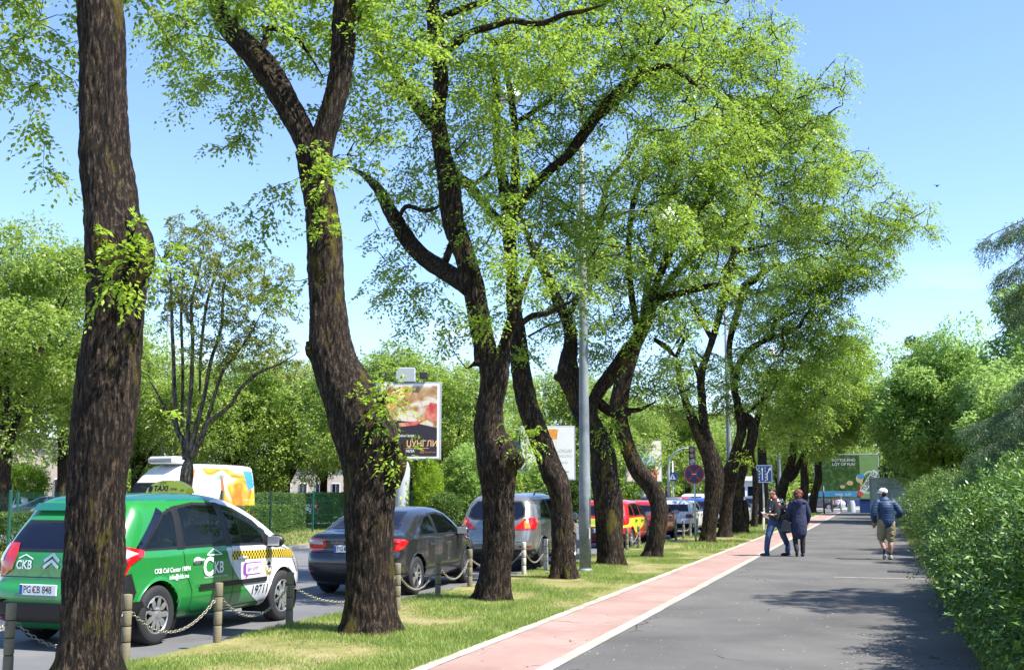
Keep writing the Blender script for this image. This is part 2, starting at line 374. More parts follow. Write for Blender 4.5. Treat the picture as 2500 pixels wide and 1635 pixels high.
# ---------------------------------------------------------------- grass blades
def blades(name, n, fn, h, wd, mat, label=None):
    x, y, z, dens = fn(n); n = len(x)
    hh = h*RNG.uniform(.45, 1.3, n)*dens; a = RNG.uniform(0, 2*math.pi, n); lean = RNG.uniform(.1, .9, n)*hh; b = a+RNG.uniform(-1, 1, n)+1.57
    P = np.stack([x, y, z], 1); wv = np.stack([np.cos(a), np.sin(a), 0*a], 1)*(wd*(.6+.5*hh/h))[:, None]
    t = P+np.stack([np.cos(b)*lean, np.sin(b)*lean, hh], 1)
    V = np.stack([P-wv, P+wv, t], 1).reshape(-1, 3); Fc = np.arange(3*n).reshape(-1, 3)
    o = link(name, mesh_np(name, V, Fc), mat); tag(o, kind='stuff'); return o
def gm(name, cols):
    m, nt, b = newmat(name)
    g = N(nt, 'ShaderNodeNewGeometry'); f = noise_n(nt, 1.3, 4, .65)
    ad = N(nt, 'ShaderNodeMath', operation='MULTIPLY_ADD'); L(nt, g.outputs['Random Per Island'], ad.inputs[0]); ad.inputs[1].default_value = .35; L(nt, f, ad.inputs[2])
    sb = N(nt, 'ShaderNodeMath', operation='SUBTRACT'); L(nt, ad.outputs[0], sb.inputs[0]); sb.inputs[1].default_value = .175
    L(nt, ramp(nt, sb.outputs[0], [(.3, cols[0]), (.5, cols[1]), (.66, cols[2]), (.8, cols[3])]), b.inputs['Base Color']); b.inputs['Roughness'].default_value = .6
    tr = N(nt, 'ShaderNodeBsdfTranslucent'); tr.inputs['Color'].default_value = c4(cols[2]); mx = N(nt, 'ShaderNodeMixShader'); mx.inputs[0].default_value = .3
    L(nt, b.outputs[0], mx.inputs[1]); L(nt, tr.outputs[0], mx.inputs[2]); L(nt, mx.outputs[0], nt.nodes['Material Output'].inputs['Surface']); return m
M['grass'] = gm('grass_blades', [(.09, .17, .02), (.205, .31, .045), (.36, .42, .11), (.48, .42, .21)])
M['grassfar'] = gm('grass_blades_far', [(.08, .15, .02), (.14, .22, .04), (.25, .28, .07), (.34, .28, .12)])
def verge_fn(y0, y1, x0=-7.13, x1=-4.22):
    def fn(n):
        y = y0*(y1/y0)**RNG.uniform(0, 1, n); x = RNG.uniform(x0, x1, n)
        d = np.array([noise.noise(Vector((a*.9, b*.55, 3.3))) for a, b in zip(x, y)])
        keep = RNG.uniform(0, 1, n) < np.clip(.95+d*3.0, .06, 1)
        hh = np.clip(1+d*1.1, .5, 1.6)
        return x[keep], y[keep], np.full(keep.sum(), -.006), hh[keep]
    return fn
blades('grass', 260000, verge_fn(8.2, 34), .04, .0030, M['grass'])
blades('grass', 60000, verge_fn(34, 98), .08, .009, M['grass'])
blades('grass', 60000, verge_fn(18, 90, -26, -17.4), .09, .010, M['grassfar'])
def edge_fn(n):
    y = 10*(9.6)**RNG.uniform(0, 1, n); return RNG.uniform(.86, 1.25, n), y, np.full(n, 0.0), np.full(n, 1.2)
blades('grass', 9000, edge_fn, .10, .006, M['grass'])
# petals and dry litter scattered on the path and the grass
def litter(name, n, fn, s, mat):
    x, y, z = fn(n); n = len(x); a = RNG.uniform(0, 6.28, n); r = s*RNG.uniform(.4, 1.3, n)
    V = []
    for k in range(4):
        an = a+k*1.57; rr = r*(1 if k % 2 else .55); V.append(np.stack([x+np.cos(an)*rr, y+np.sin(an)*rr, z+RNG.uniform(0, .004, n)], 1))
    V = np.stack(V, 1).reshape(-1, 3); o = link(name, mesh_np(name, V, np.arange(4*n).reshape(-1, 4)), mat); return tag(o, kind='stuff')
M['petal'] = plain('dry_petals', (.62, .55, .42), .8, var=.3, vscale=3)
M['leaf_dry'] = plain('dry_leaves', (.30, .17, .09), .9, var=.4, vscale=3)
litter('fallen_petals', 1100, lambda n: (RNG.uniform(-4, .8, n), 9*(8)**RNG.uniform(0, 1, n), np.full(n, .012)), .012, M['petal'])
def dry(n):
    y = 9*(5)**RNG.uniform(0, 1, n); x = RNG.uniform(-6.9, -4.05, n)
    d = np.array([noise.noise(Vector((a*.9, b*.55, 3.3))) for a, b in zip(x, y)]); k = (d < -.12) | (RNG.uniform(0, 1, n) < .06)
    return x[k], y[k], np.full(k.sum(), .012)
litter('dry_leaf_litter', 14000, dry, .014, M['leaf_dry'])

def edge_dry(n):
    y = 9*(6)**RNG.uniform(0, 1, n); x = .97-np.abs(RNG.normal(0, .22, n)); return x, y, np.full(n, .012)
litter('dry_leaf_litter', 2600, edge_dry, .013, M['leaf_dry'])
# ================================================================ trees
M['bark'] = barkmat('bark', (.004, .003, .002), (.021, .0138, .009), (.115, .080, .053), (.085, .07, .008), .44, scale=2.2, bump=1.0)
M['bark_grey'] = barkmat('grey_bark', (.02, .017, .013), (.09, .078, .06), (.20, .18, .15), None, bump=.5)
M['leaf'] = leafmat('chinaberry_leaf', (.05, .105, .014), (.165, .27, .03), (.32, .435, .07), (.44, .63, .07), .45, odd=((.44, .34, .36), .95), rough=.38, nscale=1.3)
M['leaf_bright'] = leafmat('young_leaf', (.12, .23, .02), (.24, .38, .03), (.36, .50, .05), (.5, .68, .06), .38)
M['leaf_dull'] = leafmat('sparse_leaf', (.08, .11, .02), (.17, .22, .04), (.28, .32, .08), (.4, .48, .08), .35)
M['leaf_far'] = leafmat('far_tree_leaf', (.08, .14, .02), (.20, .30, .045), (.38, .46, .10), (.42, .6, .1), .4, odd=((.42, .36, .33), .94), nscale=.5)
M['leaf_pale'] = leafmat('pale_leaf', (.10, .20, .035), (.27, .42, .09), (.50, .64, .22), (.42, .62, .15), .42)
M['leaf_dark'] = leafmat('dark_leaf', (.02, .05, .012), (.045, .09, .02), (.09, .15, .04), (.12, .22, .04), .22)
M['needle'] = leafmat('cedar_needle', (.045, .10, .04), (.085, .16, .07), (.15, .25, .10), (.12, .2, .08), .2)
M['shrub'] = leafmat('shrub_leaf', (.03, .07, .010), (.09, .18, .025), (.21, .345, .065), (.2, .4, .05), .13, rough=.42)
M['hedge'] = leafmat('hedge_leaf', (.04, .08, .018), (.085, .15, .03), (.15, .24, .05), (.2, .36, .05), .25)
def nrm(v): return v/np.maximum(np.linalg.norm(v, axis=-1, keepdims=True), 1e-9)
def leafquads(p, d, nl, ln, wd):
    """p base, d direction, nl normal -> diamond leaf with a fold"""
    w_ = nrm(np.cross(d, nl))*wd[:, None]
    mid = p+d*(ln*.42)[:, None]
    return np.stack([p, mid+w_, p+d*ln[:, None], mid-w_], 1)
def sprays(P, D, Ls, nleaf, ln, wd, rng, droop=.55, jit=.35):
    """compound leaves: nleaf leaflets along a drooping stalk"""
    n = len(P); D = nrm(D); up = np.array([0, 0, 1.0]); out = []
    side0 = nrm(np.cross(D, up)+rng.normal(0, .3, (n, 3)))
    for j in range(nleaf):
        t = (.25+.75*(j+1)/nleaf); s = 1 if j % 2 else -1
        if j == nleaf-1: s = 0
        b = P+D*(Ls*t)[:, None]; b[:, 2] -= droop*Ls*t*t
        sc = 1.15-.5*abs(t-.5)
        dd = nrm(D*.55+side0*s*.9+np.array([0, 0, -.45*droop-.3*droop*t])+rng.normal(0, jit, (n, 3)))
        nl = nrm(up+rng.normal(0, .45, (n, 3)))
        out.append(leafquads(b+side0*(s*Ls*.12*sc)[:, None], dd, nl, ln*sc*rng.uniform(.7, 1.25, n), wd*sc*rng.uniform(.7, 1.2, n)))
    return np.concatenate(out).reshape(-1, 3)
def leafmesh(name, V, mat, parent=None):
    V = V.reshape(-1, 3); return link(name, mesh_np(name, V, np.arange(len(V)).reshape(-1, 4)), mat, parent)
def catmull(P, k):
    P = [np.array(p, float) for p in P]; out = []
    for i in range(len(P)-1):
        a = P[max(i-1, 0)]; b = P[i]; c = P[i+1]; d = P[min(i+2, len(P)-1)]
        n = max(1, int(np.linalg.norm((c-b)[:3])/k))
        for j in range(n):
            t = j/n; out.append(.5*((2*b)+(-a+c)*t+(2*a-5*b+4*c-d)*t*t+(-a+3*b-3*c+d)*t**3))
    out.append(P[-1]); return np.array(out)
def limb_mesh(mb, nodes, n, step, amp, seed=0, closed=True, base_flare=False):
    """nodes (x,y,z,r) -> bark tube with furrows as real relief"""
    nodes = list(nodes)
    if amp < .011 or nodes[-1][3] < .03: nodes[-1] = (*nodes[-1][:3], nodes[-1][3]*.25)
    C = catmull(nodes, step); V = []; up = None
    for i in range(len(C)):
        p = Vector(C[i][:3]); t = Vector(C[min(i+1, len(C)-1)][:3]-C[max(i-1, 0)][:3]).normalized()
        if up is None: up = Vector((0, 1, 0)).cross(t); up = up.normalized() if up.length > .1 else t.orthogonal().normalized()
        up = (up-t*up.dot(t)).normalized(); b = t.cross(up); r = max(.004, C[i][3])
        for k in range(n):
            a = 2*math.pi*k/n; ca, sa = math.cos(a), math.sin(a); d = 0
            if amp:
                q = Vector((ca*r*1.0+seed, sa*r, p.z*.22))
                d = (noise.noise(q*44)*1.0+abs(noise.noise(q*20))*1.4-.5)*amp + noise.noise(Vector((ca*1.1+seed, sa*1.1, p.z*1.1)))*amp*3.2
            fl = 1+(.22+.16*math.sin(5*a+seed)+.08*math.sin(9*a+seed*2))*math.exp(-max(0, p.z)/.16) if base_flare else 1
            V.append(p+(up*ca+b*sa)*(r*fl+d*min(1, r/.12)))
    m = len(C); Fs = [(i*n+k, i*n+(k+1) % n, (i+1)*n+(k+1) % n, (i+1)*n+k) for i in range(m-1) for k in range(n)]
    Fs.append(tuple(range((m-1)*n, m*n)))
    mb.add(V, Fs); return C
def grow(skel, ells, natt, rng, tw=.03, ymax=None, maxlen=2.2):
    """hang twigs from the limbs to points spread through the crown volume; returns twig polylines"""
    A = []
    vol = np.array([e[1][0]*e[1][1]*e[1][2] for e in ells])**.8; vol = vol/vol.sum()
    for (c, r), v in zip(ells, vol):
        k = max(3, int(natt*v)); q = nrm(rng.normal(0, 1, (k, 3)))*(rng.uniform(0, 1, (k, 1))**.42)
        A.append(np.array(c)+q*np.array(r))
    A = np.concatenate(A)
    nodes = [np.array(s, float)[:, :3] for s in skel]; Nn = np.concatenate(nodes); twigs = []
    d0 = np.min(np.linalg.norm(A[:, None]-Nn[None, ::3], axis=2), axis=1); order = np.argsort(d0)
    buf = np.zeros((len(Nn)+len(A)*8, 3)); m = len(Nn); buf[:m] = Nn
    for i in order:
        a = A[i]; dd = buf[:m]-a; dist = np.sqrt((dd**2).sum(1))+np.where(dd[:, 2] > .15, dd[:, 2]*.8, 0); j = int(dist.argmin()); b = buf[j]; Ld = np.linalg.norm(a-b)
        if Ld < .12: continue
        k = max(3, int(Ld/.22)+1); ts = np.linspace(0, 1, k); bend = rng.normal(0, .10*Ld, 3); bend[2] += .10*Ld
        pts = b+(a-b)*ts[:, None]+bend*(np.sin(ts*math.pi))[:, None]+rng.normal(0, .018*Ld, (k, 3))*(ts*(1-ts)*4)[:, None]
        twigs.append(pts); buf[m:m+k-1] = pts[1:]; m += k-1
    return twigs
def street_tree(limbs, crown, seed, natt, nsp, label, nleaf=9, ln=.052, wd=.012, Ls=.26, ring=28, step=.05, amp=.012, mat='leaf', bark='bark', base=None, group='street trees in the grass strip', twr=1.0, name='street_tree', droop=.6, trunkname='trunk', shoots=(), clear=(), LK=1.04):
    natt = int(natt*.86)
    """limbs: list of lists (u, v, width_px, dY) at the base plane; crown: (u, v, ru, rv, dY, rY)"""
    Y0 = base; rng = np.random.default_rng(seed)
    def W(n):
        p = at(n[0], n[1], Y0+(n[3] if len(n) > 3 else 0)); return (p.x, p.y, p.z, n[2]*.94/2*depth(p)/F)
    LW = [[W(n) for n in l] for l in limbs]
    root = empty(name, (LW[0][0][0], LW[0][0][1], 0), 0, label, 'tree', group); off = Vector(root.location)
    mb = MB(); skel = []
    for i, l in enumerate(LW):
        big = l[0][3] > .09
        C = limb_mesh(mb, l, ring if big else max(8, ring//2), step if big else step*2, amp*(1 if big else .5), seed*3.1+i, base_flare=(i == 0))
        if i == 0: skel.append(C[C[:, 2] > 2.2])
        else: skel.append(C)
    ells = []
    for e in crown:
        c = at(e[0], e[1], Y0+e[4]); s = depth(c)/F; ells.append(((c.x, c.y, c.z), (e[2]*s, e[5], e[3]*s)))
    tw = grow(skel, ells, natt, rng)
    P = []; D = []
    for t in tw:
        Lt = np.linalg.norm(t[-1]-t[0]); r0 = (.006+.019*min(Lt, 2.2))*twr
        mb.tube(t, [r0*(1-.75*k/(len(t)-1)) for k in range(len(t))], 4 if Lt < 1.2 else 5, cap=False)
        k = nsp
        u = 1-rng.uniform(0, 1, k)**1.5*.75; ix = u*(len(t)-1); i0 = np.minimum(ix.astype(int), len(t)-2); fr = (ix-i0)[:, None]
        P.append(t[i0]*(1-fr)+t[i0+1]*fr); dr = nrm((t[-1]-t[0])[None]+rng.normal(0, 1, (k, 3))*np.array([1, 1, .5])*Lt*.9); D.append(dr)
    P = np.concatenate(P); D = np.concatenate(D); D[:, 2] = D[:, 2]*.5-.05
    if clear:
        for (cu, cv, ru, rv) in clear:
            uu, vv, _ = prj_np(P); k = ((uu-cu)/ru)**2+((vv-cv)/rv)**2 > 1; P, D = P[k], D[k]
    V = sprays(P, D, Ls*rng.uniform(.6, 1.3, len(P)), nleaf, ln*LK, wd*LK*1.12, rng, droop); nm = len(V)//4
    if shoots:
        P = []; D = []
        for (u, v, rad, k, dy) in shoots:
            c = np.array(at(u, v, Y0+dy)); s = rad*depth(c)/F
            for q in range(k):
                d = nrm(rng.normal(0, 1, 3)+np.array([.3, -.8, .5])); e = c+d*s*rng.uniform(.3, 1); mb.tube([c, c+(e-c)*.5+np.array([0, 0, .05]), e], [.006, .004, .002], 4, cap=False)
                P.append(e); D.append(d)
                P.append(c+(e-c)*.6); D.append(nrm(d+rng.normal(0, .6, 3)))
        P = np.array(P); D = np.array(D)
        V = np.concatenate([V, sprays(P, D, .2*rng.uniform(.6, 1.3, len(P)), 11, .06, .016, rng, .5)])
    nt_ = len(V)//4; me = mesh_np('crown', V, np.arange(len(V)).reshape(-1, 4), (np.arange(nt_) >= nm).astype(int)); o = link('crown', me, [M[mat], M['leaf_bright']], root); o.location = -off
    o = mb.build(trunkname, M[bark], root, True); o.location = -off
    return root
G = 'street_tree'
# --- nearest trunk at the left edge
street_tree([[(205, 1720, 205), (213, 1660, 185), (218, 1620, 160), (226, 1500, 148), (234, 1360, 144), (240, 1200, 146), (252, 1080, 150), (264, 945, 150), (272, 830, 140), (280, 740, 146), (288, 660, 162), (286, 610, 164), (276, 560, 148), (270, 504, 132), (257, 400, 122), (254, 315, 120), (249, 200, 118), (248, 105, 116), (244, 0, 110), (238, -120, 104), (215, -300, 90), (190, -500, 70)],
  [(330, 690, 60, -.12), (352, 640, 58, -.12), (350, 590, 56, -.1), (322, 530, 40, -.05)],
  [(236, -60, 50, 0), (160, -160, 40, .5), (60, -200, 30, 1.0), (-40, -140, 18, 1.4)], [(245, -100, 50, 0), (380, -220, 40, .8), (520, -240, 28, 1.6)], [(225, -250, 60, 0), (200, -380, 50, -1), (150, -460, 30, -2.2)],
  [(255, -150, 45, .2), (330, -260, 36, 2.2), (420, -260, 26, 3.4)]],
 [(60, 130, 130, 190, 1.6, 1.0), (90, 330, 90, 110, 1.5, .6), (40, 20, 150, 90, 1.2, 1.2), (110, 420, 40, 70, 1.5, .4), (430, 10, 140, 130, 2.2, 1.2), (600, 30, 130, 100, 2.6, 1.0), (150, -260, 500, 200, .5, 3.2), (-200, 0, 180, 260, 1, 2)],
 11, 300, 8, 'thick leaning trunk nearest the camera, in front of the green taxi', base=8.9, ring=150, step=.03, amp=.014, Ls=.24, ln=.066, wd=.018, LK=1.05, shoots=[(330, 650, 110, 26, -.42), (250, 690, 60, 8, -.42), (395, 640, 60, 8, -.3), (400, 1000, 60, 1, -.2)], twr=.55)
# --- second trunk, behind the taxi's bonnet
street_tree([[(900, 1580, 150), (900, 1543, 140), (902, 1450, 130), (902, 1365, 128), (903, 1260, 132), (903, 1155, 138), (897, 1080, 160), (885, 1045, 158), (866, 987, 148), (838, 930, 130), (820, 893, 120), (808, 840, 116), (803, 735, 97), (794, 630, 92), (784, 525, 82), (772, 440, 86), (765, 372, 92)],
  [(960, 1080, 60, -.1), (968, 1130, 50, -.1), (950, 1180, 50, -.05)], [(782, 865, 60, -.1), (764, 850, 42, -.16), (758, 840, 30, -.22)],
  [(770, 400, 74), (742, 335, 66), (712, 275, 64), (672, 205, 66), (640, 160, 66), (605, 120, 62), (572, 85, 58), (545, 50, 50), (525, 0, 40), (490, -60, 34), (430, -120, 28)],
  [(768, 410, 74), (792, 330, 62), (812, 262, 60), (828, 190, 58), (838, 100, 56), (845, 20, 54), (852, -80, 48), (870, -220, 40)],
  [(630, 140, 22), (648, 100, 18, .2), (655, 70, 14, .3), (720, 90, 12, .5), (790, 190, 9, .6)], [(565, 60, 18), (600, 20, 14, .4), (640, -40, 12, .8)],
  [(850, 60, 30), (885, 20, 26, .5), (930, -60, 20, 1)]],
 [(560, 200, 190, 120, .9, 1.0), (560, 330, 90, 60, 1, .4), (700, 60, 170, 110, .8, 1.1), (640, 480, 90, 60, .8, .5), (640, 570, 60, 60, .7, .4), (880, 250, 120, 180, .9, 1.0), (960, 80, 140, 140, 1.0, 1.2), (440, 80, 130, 110, 1.5, .9), (700, -150, 380, 150, 0, 2.6), (780, 380, 60, 60, -.3, .3), (690, 700, 20, 50, .3, .2)],
 12, 470, 8, 'trunk forking high up with a round knot, behind the front of the taxi', base=12.8, ring=120, step=.035, amp=.015, Ls=.26, ln=.066, wd=.017, LK=1.05, shoots=[(785, 440, 70, 20, -.4), (790, 560, 45, 12, -.4), (930, 990, 80, 30, -.4), (975, 1110, 45, 8, -.4)], twr=.6)
# --- third trunk, mossy burl
street_tree([[(1203, 1490, 105), (1203, 1460, 90), (1210, 1390, 84), (1222, 1313, 84), (1218, 1208, 86), (1214, 1150, 102), (1212, 1110, 108), (1196, 1060, 84), (1196, 1000, 78), (1204, 945, 80), (1206, 903, 82), (1196, 868, 74)],
  [(1240, 1110, 46, -.08), (1262, 1128, 40, -.1), (1272, 1135, 30, -.1)],
  [(1192, 890, 60), (1184, 830, 52), (1168, 760, 52), (1158, 710, 56), (1148, 665, 56), (1130, 600, 54), (1110, 540, 52), (1096, 450, 50), (1080, 378, 46), (1070, 290, 42), (1076, 200, 40), (1073, 135, 38), (1062, 58, 38), (1054, 0, 34), (1048, -90, 30), (1060, -200, 24)],
  [(1222, 890, 50), (1234, 845, 30), (1245, 800, 26), (1256, 762, 24), (1270, 715, 18, .1), (1278, 694, 17, .1), (1292, 660, 12, .2), (1306, 630, 10, .2), (1330, 560, 8, .3)],
  [(1250, 790, 18), (1268, 792, 17, -.2), (1300, 770, 16, -.4), (1335, 765, 14, -.6), (1375, 745, 10, -.8), (1420, 725, 7, -1.0)],
  [(1148, 700, 50), (1120, 680, 46, .1), (1070, 652, 44, .3), (1016, 612, 40, .5), (981, 565, 36, .6), (954, 520, 32, .7), (923, 462, 28, .8), (885, 425, 14, .9), (840, 405, 8, 1.0)],
  [(1086, 640, 20, .3), (1100, 600, 18, .4), (1112, 560, 14, .5)],
  [(1068, 310, 36, 0), (1030, 270, 32, .1), (995, 222, 30, .2), (965, 180, 20, .3), (940, 145, 14, .4)],
  [(1072, 140, 22, 0), (1110, 110, 20, -.3), (1150, 80, 18, -.5), (1205, 64, 17, -.7), (1250, 50, 17, -.8), (1290, 58, 16, -.9), (1335, 55, 15, -1), (1375, 36, 14, -1.1), (1424, 27, 12, -1.2), (1480, 10, 8, -1.3)],
  [(1060, 60, 24), (1110, 30, 20, -.2), (1160, 14, 20, -.4), (1225, -8, 18, -.5)],
  [(970, 550, 8, .6), (990, 505, 12, .4), (1040, 515, 12, .2), (1078, 500, 12, 0)], [(1170, 880, 18, -.2), (1140, 900, 8, -.4)],
  [(1064, 0, 24), (1010, -70, 20, .8), (940, -130, 16, 1.4)]],
 [(1010, 470, 120, 110, .6, 1.0), (1000, 720, 110, 90, .4, .9), (950, 620, 60, 90, .6, .5), (1090, 800, 80, 60, -.2, .6), (1150, 300, 170, 170, .2, 1.5), (1180, 90, 210, 130, 0, 1.6), (1010, 130, 110, 130, .5, 1.1), (1330, 120, 140, 120, -.6, 1.1), (1190, 560, 110, 110, 0, .9), (1310, 680, 110, 90, -.4, .8), (1180, 760, 50, 60, -.6, .3), (1100, -140, 380, 120, 0, 2.4), (900, 330, 80, 70, .9, .6)],
 13, 1000, 6, 'trunk with a mossy bulge halfway up, between the dark sedan and the silver car', base=17.2, ring=90, step=.045, amp=.016, Ls=.29, ln=.068, wd=.0175, clear=[(1260, 248, 44, 46)], shoots=[(1275, 1070, 45, 22, -.3), (1180, 800, 55, 22, -.7), (1240, 700, 40, 10, -.5)], twr=.8)
# --- fourth trunk, leaning
street_tree([[(1375, 1435, 76), (1376, 1407, 66), (1374, 1340, 60), (1371, 1230, 56), (1362, 1180, 64), (1349, 1150, 62), (1330, 1100, 56), (1308, 1050, 54), (1290, 1000, 53), (1280, 945, 52), (1270, 880, 44), (1264, 830, 38), (1256, 770, 36), (1250, 712, 36), (1246, 646, 34), (1244, 570, 36), (1240, 510, 40)],
  [(1242, 560, 36), (1250, 500, 30), (1257, 430, 22), (1258, 366, 20), (1258, 310, 18), (1248, 240, 18), (1240, 190, 14), (1225, 140, 12)],
  [(1244, 540, 30), (1228, 450, 26, .3), (1216, 380, 24, .4), (1212, 308, 22, .5), (1212, 250, 20, .5), (1212, 193, 18, .5), (1195, 140, 14, .6)],
  [(1248, 520, 28), (1290, 470, 26, -.2), (1324, 431, 24, -.4), (1378, 385, 24, -.6), (1416, 339, 27, -.7), (1455, 285, 27, -.8), (1490, 250, 32, -.9), (1530, 212, 32, -1), (1560, 190, 24, -1.1), (1612, 160, 18, -1.2), (1660, 175, 12, -1.3), (1700, 210, 9, -1.4)],
  [(1258, 300, 16), (1300, 275, 14, .1), (1345, 240, 14, .2), (1390, 205, 10, .3)], [(1540, 205, 16, -1), (1600, 110, 12, -1.3), (1650, 60, 9, -1.6)],
  [(1240, 560, 24, .2), (1200, 520, 22, .3), (1147, 455, 24, .4), (1104, 428, 26, .5)], [(1150, 455, 12, .4), (1190, 425, 12, .3), (1200, 400, 6, .2)],
  [(1246, 240, 14), (1230, 100, 12, .6), (1260, 10, 10, 1)]],
 [(1330, 300, 160, 130, -.2, 1.5), (1480, 180, 170, 130, -1, 1.6), (1600, 90, 170, 110, -1.2, 1.5), (1260, 440, 110, 110, 0, 1.1), (1420, 470, 120, 100, -.6, 1.2), (1330, 560, 120, 100, 0, 1.2), (1640, 250, 130, 110, -1.2, 1.3), (1450, 20, 240, 90, -.6, 1.8), (1300, 860, 40, 60, -.3, .4), (1460, -120, 300, 90, -.6, 2), (1630, 545, 85, 60, .2, .9), (1500, 640, 90, 60, -.6, .9), (1425, 720, 60, 110, .5, .8), (1430, 570, 80, 90, .2, .9), (1655, 545, 60, 55, .3, .7)],
 14, 1350, 6, 'slim trunk leaning left, beside the grey lamp post', base=21.9, ring=56, step=.055, amp=.016, Ls=.3, ln=.07, wd=.018, clear=[(1260, 248, 44, 46)], shoots=[(1290, 880, 40, 12, -.3)], twr=1.35)
# --- fifth
street_tree([[(1492, 1400, 74), (1493, 1370, 68), (1488, 1290, 70), (1482, 1208, 74), (1470, 1103, 66), (1448, 1050, 62), (1424, 1000, 56), (1404, 955, 54), (1390, 914, 66), (1388, 880, 48), (1392, 850, 38), (1390, 810, 32), (1378, 770, 30), (1362, 735, 30), (1344, 695, 26), (1328, 660, 24), (1306, 620, 18), (1290, 580, 14), (1262, 510, 10)],
  [(1380, 920, 50, 0), (1364, 922, 26, -.1), (1352, 920, 10, -.12)],
  [(1442, 1020, 44), (1448, 985, 34), (1465, 950, 33), (1485, 922, 33), (1505, 895, 34), (1530, 862, 36), (1555, 830, 34), (1575, 780, 30), (1593, 740, 30), (1620, 724, 24), (1660, 714, 20), (1705, 702, 18), (1754, 693, 10)],
  [(1590, 760, 26), (1600, 700, 22, .2), (1625, 640, 22, .3), (1658, 566, 26, .4), (1696, 524, 24, .5), (1730, 484, 20, .6), (1736, 443, 14, .7), (1700, 430, 10, .8)],
  [(1560, 830, 20, 0), (1540, 700, 16, .4), (1535, 600, 16, .6), (1547, 489, 16, .8), (1578, 404, 15, 1), (1580, 350, 12, 1.2)],
  [(1380, 790, 18), (1420, 700, 16, .5), (1450, 600, 15, .8), (1482, 455, 14, 1), (1524, 397, 14, 1.1), (1555, 345, 12, 1.2), (1590, 280, 10, 1.3)],
  [(1600, 830, 12), (1630, 850, 16, -.3), (1650, 873, 16, -.4)], [(1650, 873, 10, -.4), (1670, 830, 10, -.5), (1692, 812, 8, -.6)], [(1460, 980, 26, .2), (1500, 1010, 22, .3), (1540, 1008, 12, .4)]],
 [(1600, 420, 150, 140, .4, 1.7), (1720, 500, 140, 110, .2, 1.6), (1680, 640, 140, 100, 0, 1.5), (1520, 600, 120, 110, .2, 1.4), (1420, 660, 110, 90, .2, 1.2), (1560, 760, 120, 80, -.4, 1.0), (1740, 350, 150, 110, .3, 1.5), (1450, 850, 70, 60, .3, .7), (1660, 790, 80, 60, -.6, .8), (1360, 760, 70, 70, .2, .7), (1640, 880, 60, 50, -.5, .6)],
 15, 1350, 6, 'forked trunk just behind the grey lamp post, one limb reaching right', base=26.1, ring=48, step=.06, amp=.016, Ls=.33, ln=.075, wd=.019, shoots=[(1490, 1060, 55, 26, -.5), (1540, 880, 40, 10, -.6)], twr=1.5)
# --- sixth
street_tree([[(1590, 1385, 60), (1593, 1355, 46), (1604, 1300, 46), (1610, 1250, 46), (1604, 1215, 46), (1586, 1182, 46), (1560, 1150, 45), (1536, 1100, 43), (1519, 1050, 42), (1509, 1000, 42), (1514, 960, 42), (1524, 920, 42), (1540, 880, 36), (1555, 840, 30), (1576, 800, 26), (1600, 740, 22, .3), (1640, 680, 20, .5), (1690, 620, 16, .7)],
  [(1570, 810, 20), (1580, 700, 18, .8), (1600, 600, 16, 1.2), (1620, 480, 14, 1.6), (1650, 380, 12, 1.8)], [(1690, 620, 16, .7), (1760, 560, 14, .8), (1800, 470, 12, 1), (1830, 380, 9, 1.2)],
  [(1516, 1000, 16), (1560, 1000, 12, .4), (1610, 975, 8, .6)]],
 [(1800, 200, 150, 150, 1.4, 1.8), (1870, 330, 140, 110, 1.0, 1.7), (1700, 130, 140, 120, 1.4, 1.6), (1860, 100, 90, 110, 2, 1.4), (1960, 250, 110, 80, .8, 1.4), (1980, 400, 110, 90, .6, 1.5), (1800, 400, 120, 90, 1, 1.5), (1570, 920, 100, 60, .5, .9), (1920, 480, 130, 80, .6, 1.6), (1650, -20, 220, 70, 1.6, 1.8), (2060, 180, 40, 50, .6, .8), (1620, 960, 80, 50, .4, .9)],
 16, 1350, 6, 'strongly curved dark trunk, in front of the red car', base=29.3, ring=40, step=.07, amp=.016, Ls=.36, ln=.08, wd=.02, twr=1.6)
mh = MB()
# --- seventh / eighth: double trunk cluster
street_tree([[(1726, 1350, 50), (1727, 1322, 40), (1733, 1280, 40), (1738, 1235, 42), (1744, 1190, 46), (1746, 1150, 50), (1734, 1115, 46), (1716, 1085, 36), (1702, 1053, 30), (1690, 1020, 24), (1672, 975, 20), (1660, 930, 16), (1655, 880, 12)],
  [(1742, 1120, 34), (1730, 1080, 26), (1722, 1040, 22), (1716, 1000, 22), (1712, 950, 22), (1716, 900, 18), (1735, 840, 16), (1760, 760, 18), (1781, 654, 20), (1800, 600, 18), (1816, 562, 16), (1827, 530, 14), (1835, 462, 11), (1840, 400, 8)],
  [(1781, 654, 14), (1793, 619, 12), (1850, 604, 10), (1920, 585, 8)], [(1790, 610, 10), (1787, 540, 10, .2), (1800, 500, 8, .3)],
  [(1840, 480, 8), (1875, 380, 12, .4), (1885, 330, 8, .4), (1930, 300, 6, .4)], [(1740, 830, 12), (1700, 760, 10, -.5), (1670, 700, 8, -.8)],
  [(1720, 970, 12), (1700, 900, 12, .6), (1680, 850, 10, 1)]],
 [(2050, 430, 130, 60, .6, 1.8), (1900, 560, 150, 90, .4, 1.8), (2060, 560, 150, 80, .4, 1.8), (2210, 520, 80, 55, .4, 1.2), (1770, 560, 120, 100, 1, 1.7), (1790, 720, 120, 90, .3, 1.5), (1700, 900, 100, 70, .3, 1.2), (1840, 300, 110, 80, 1.6, 1.6), (1960, 330, 100, 70, 1.4, 1.4), (2270, 560, 25, 40, .4, .5), (1660, 1000, 60, 50, .4, .9)],
 17, 1050, 8, 'trunk leaning left behind the round no-stopping sign', base=38.0, ring=32, step=.09, amp=.018, Ls=.40, ln=.085, wd=.021, twr=1.9)
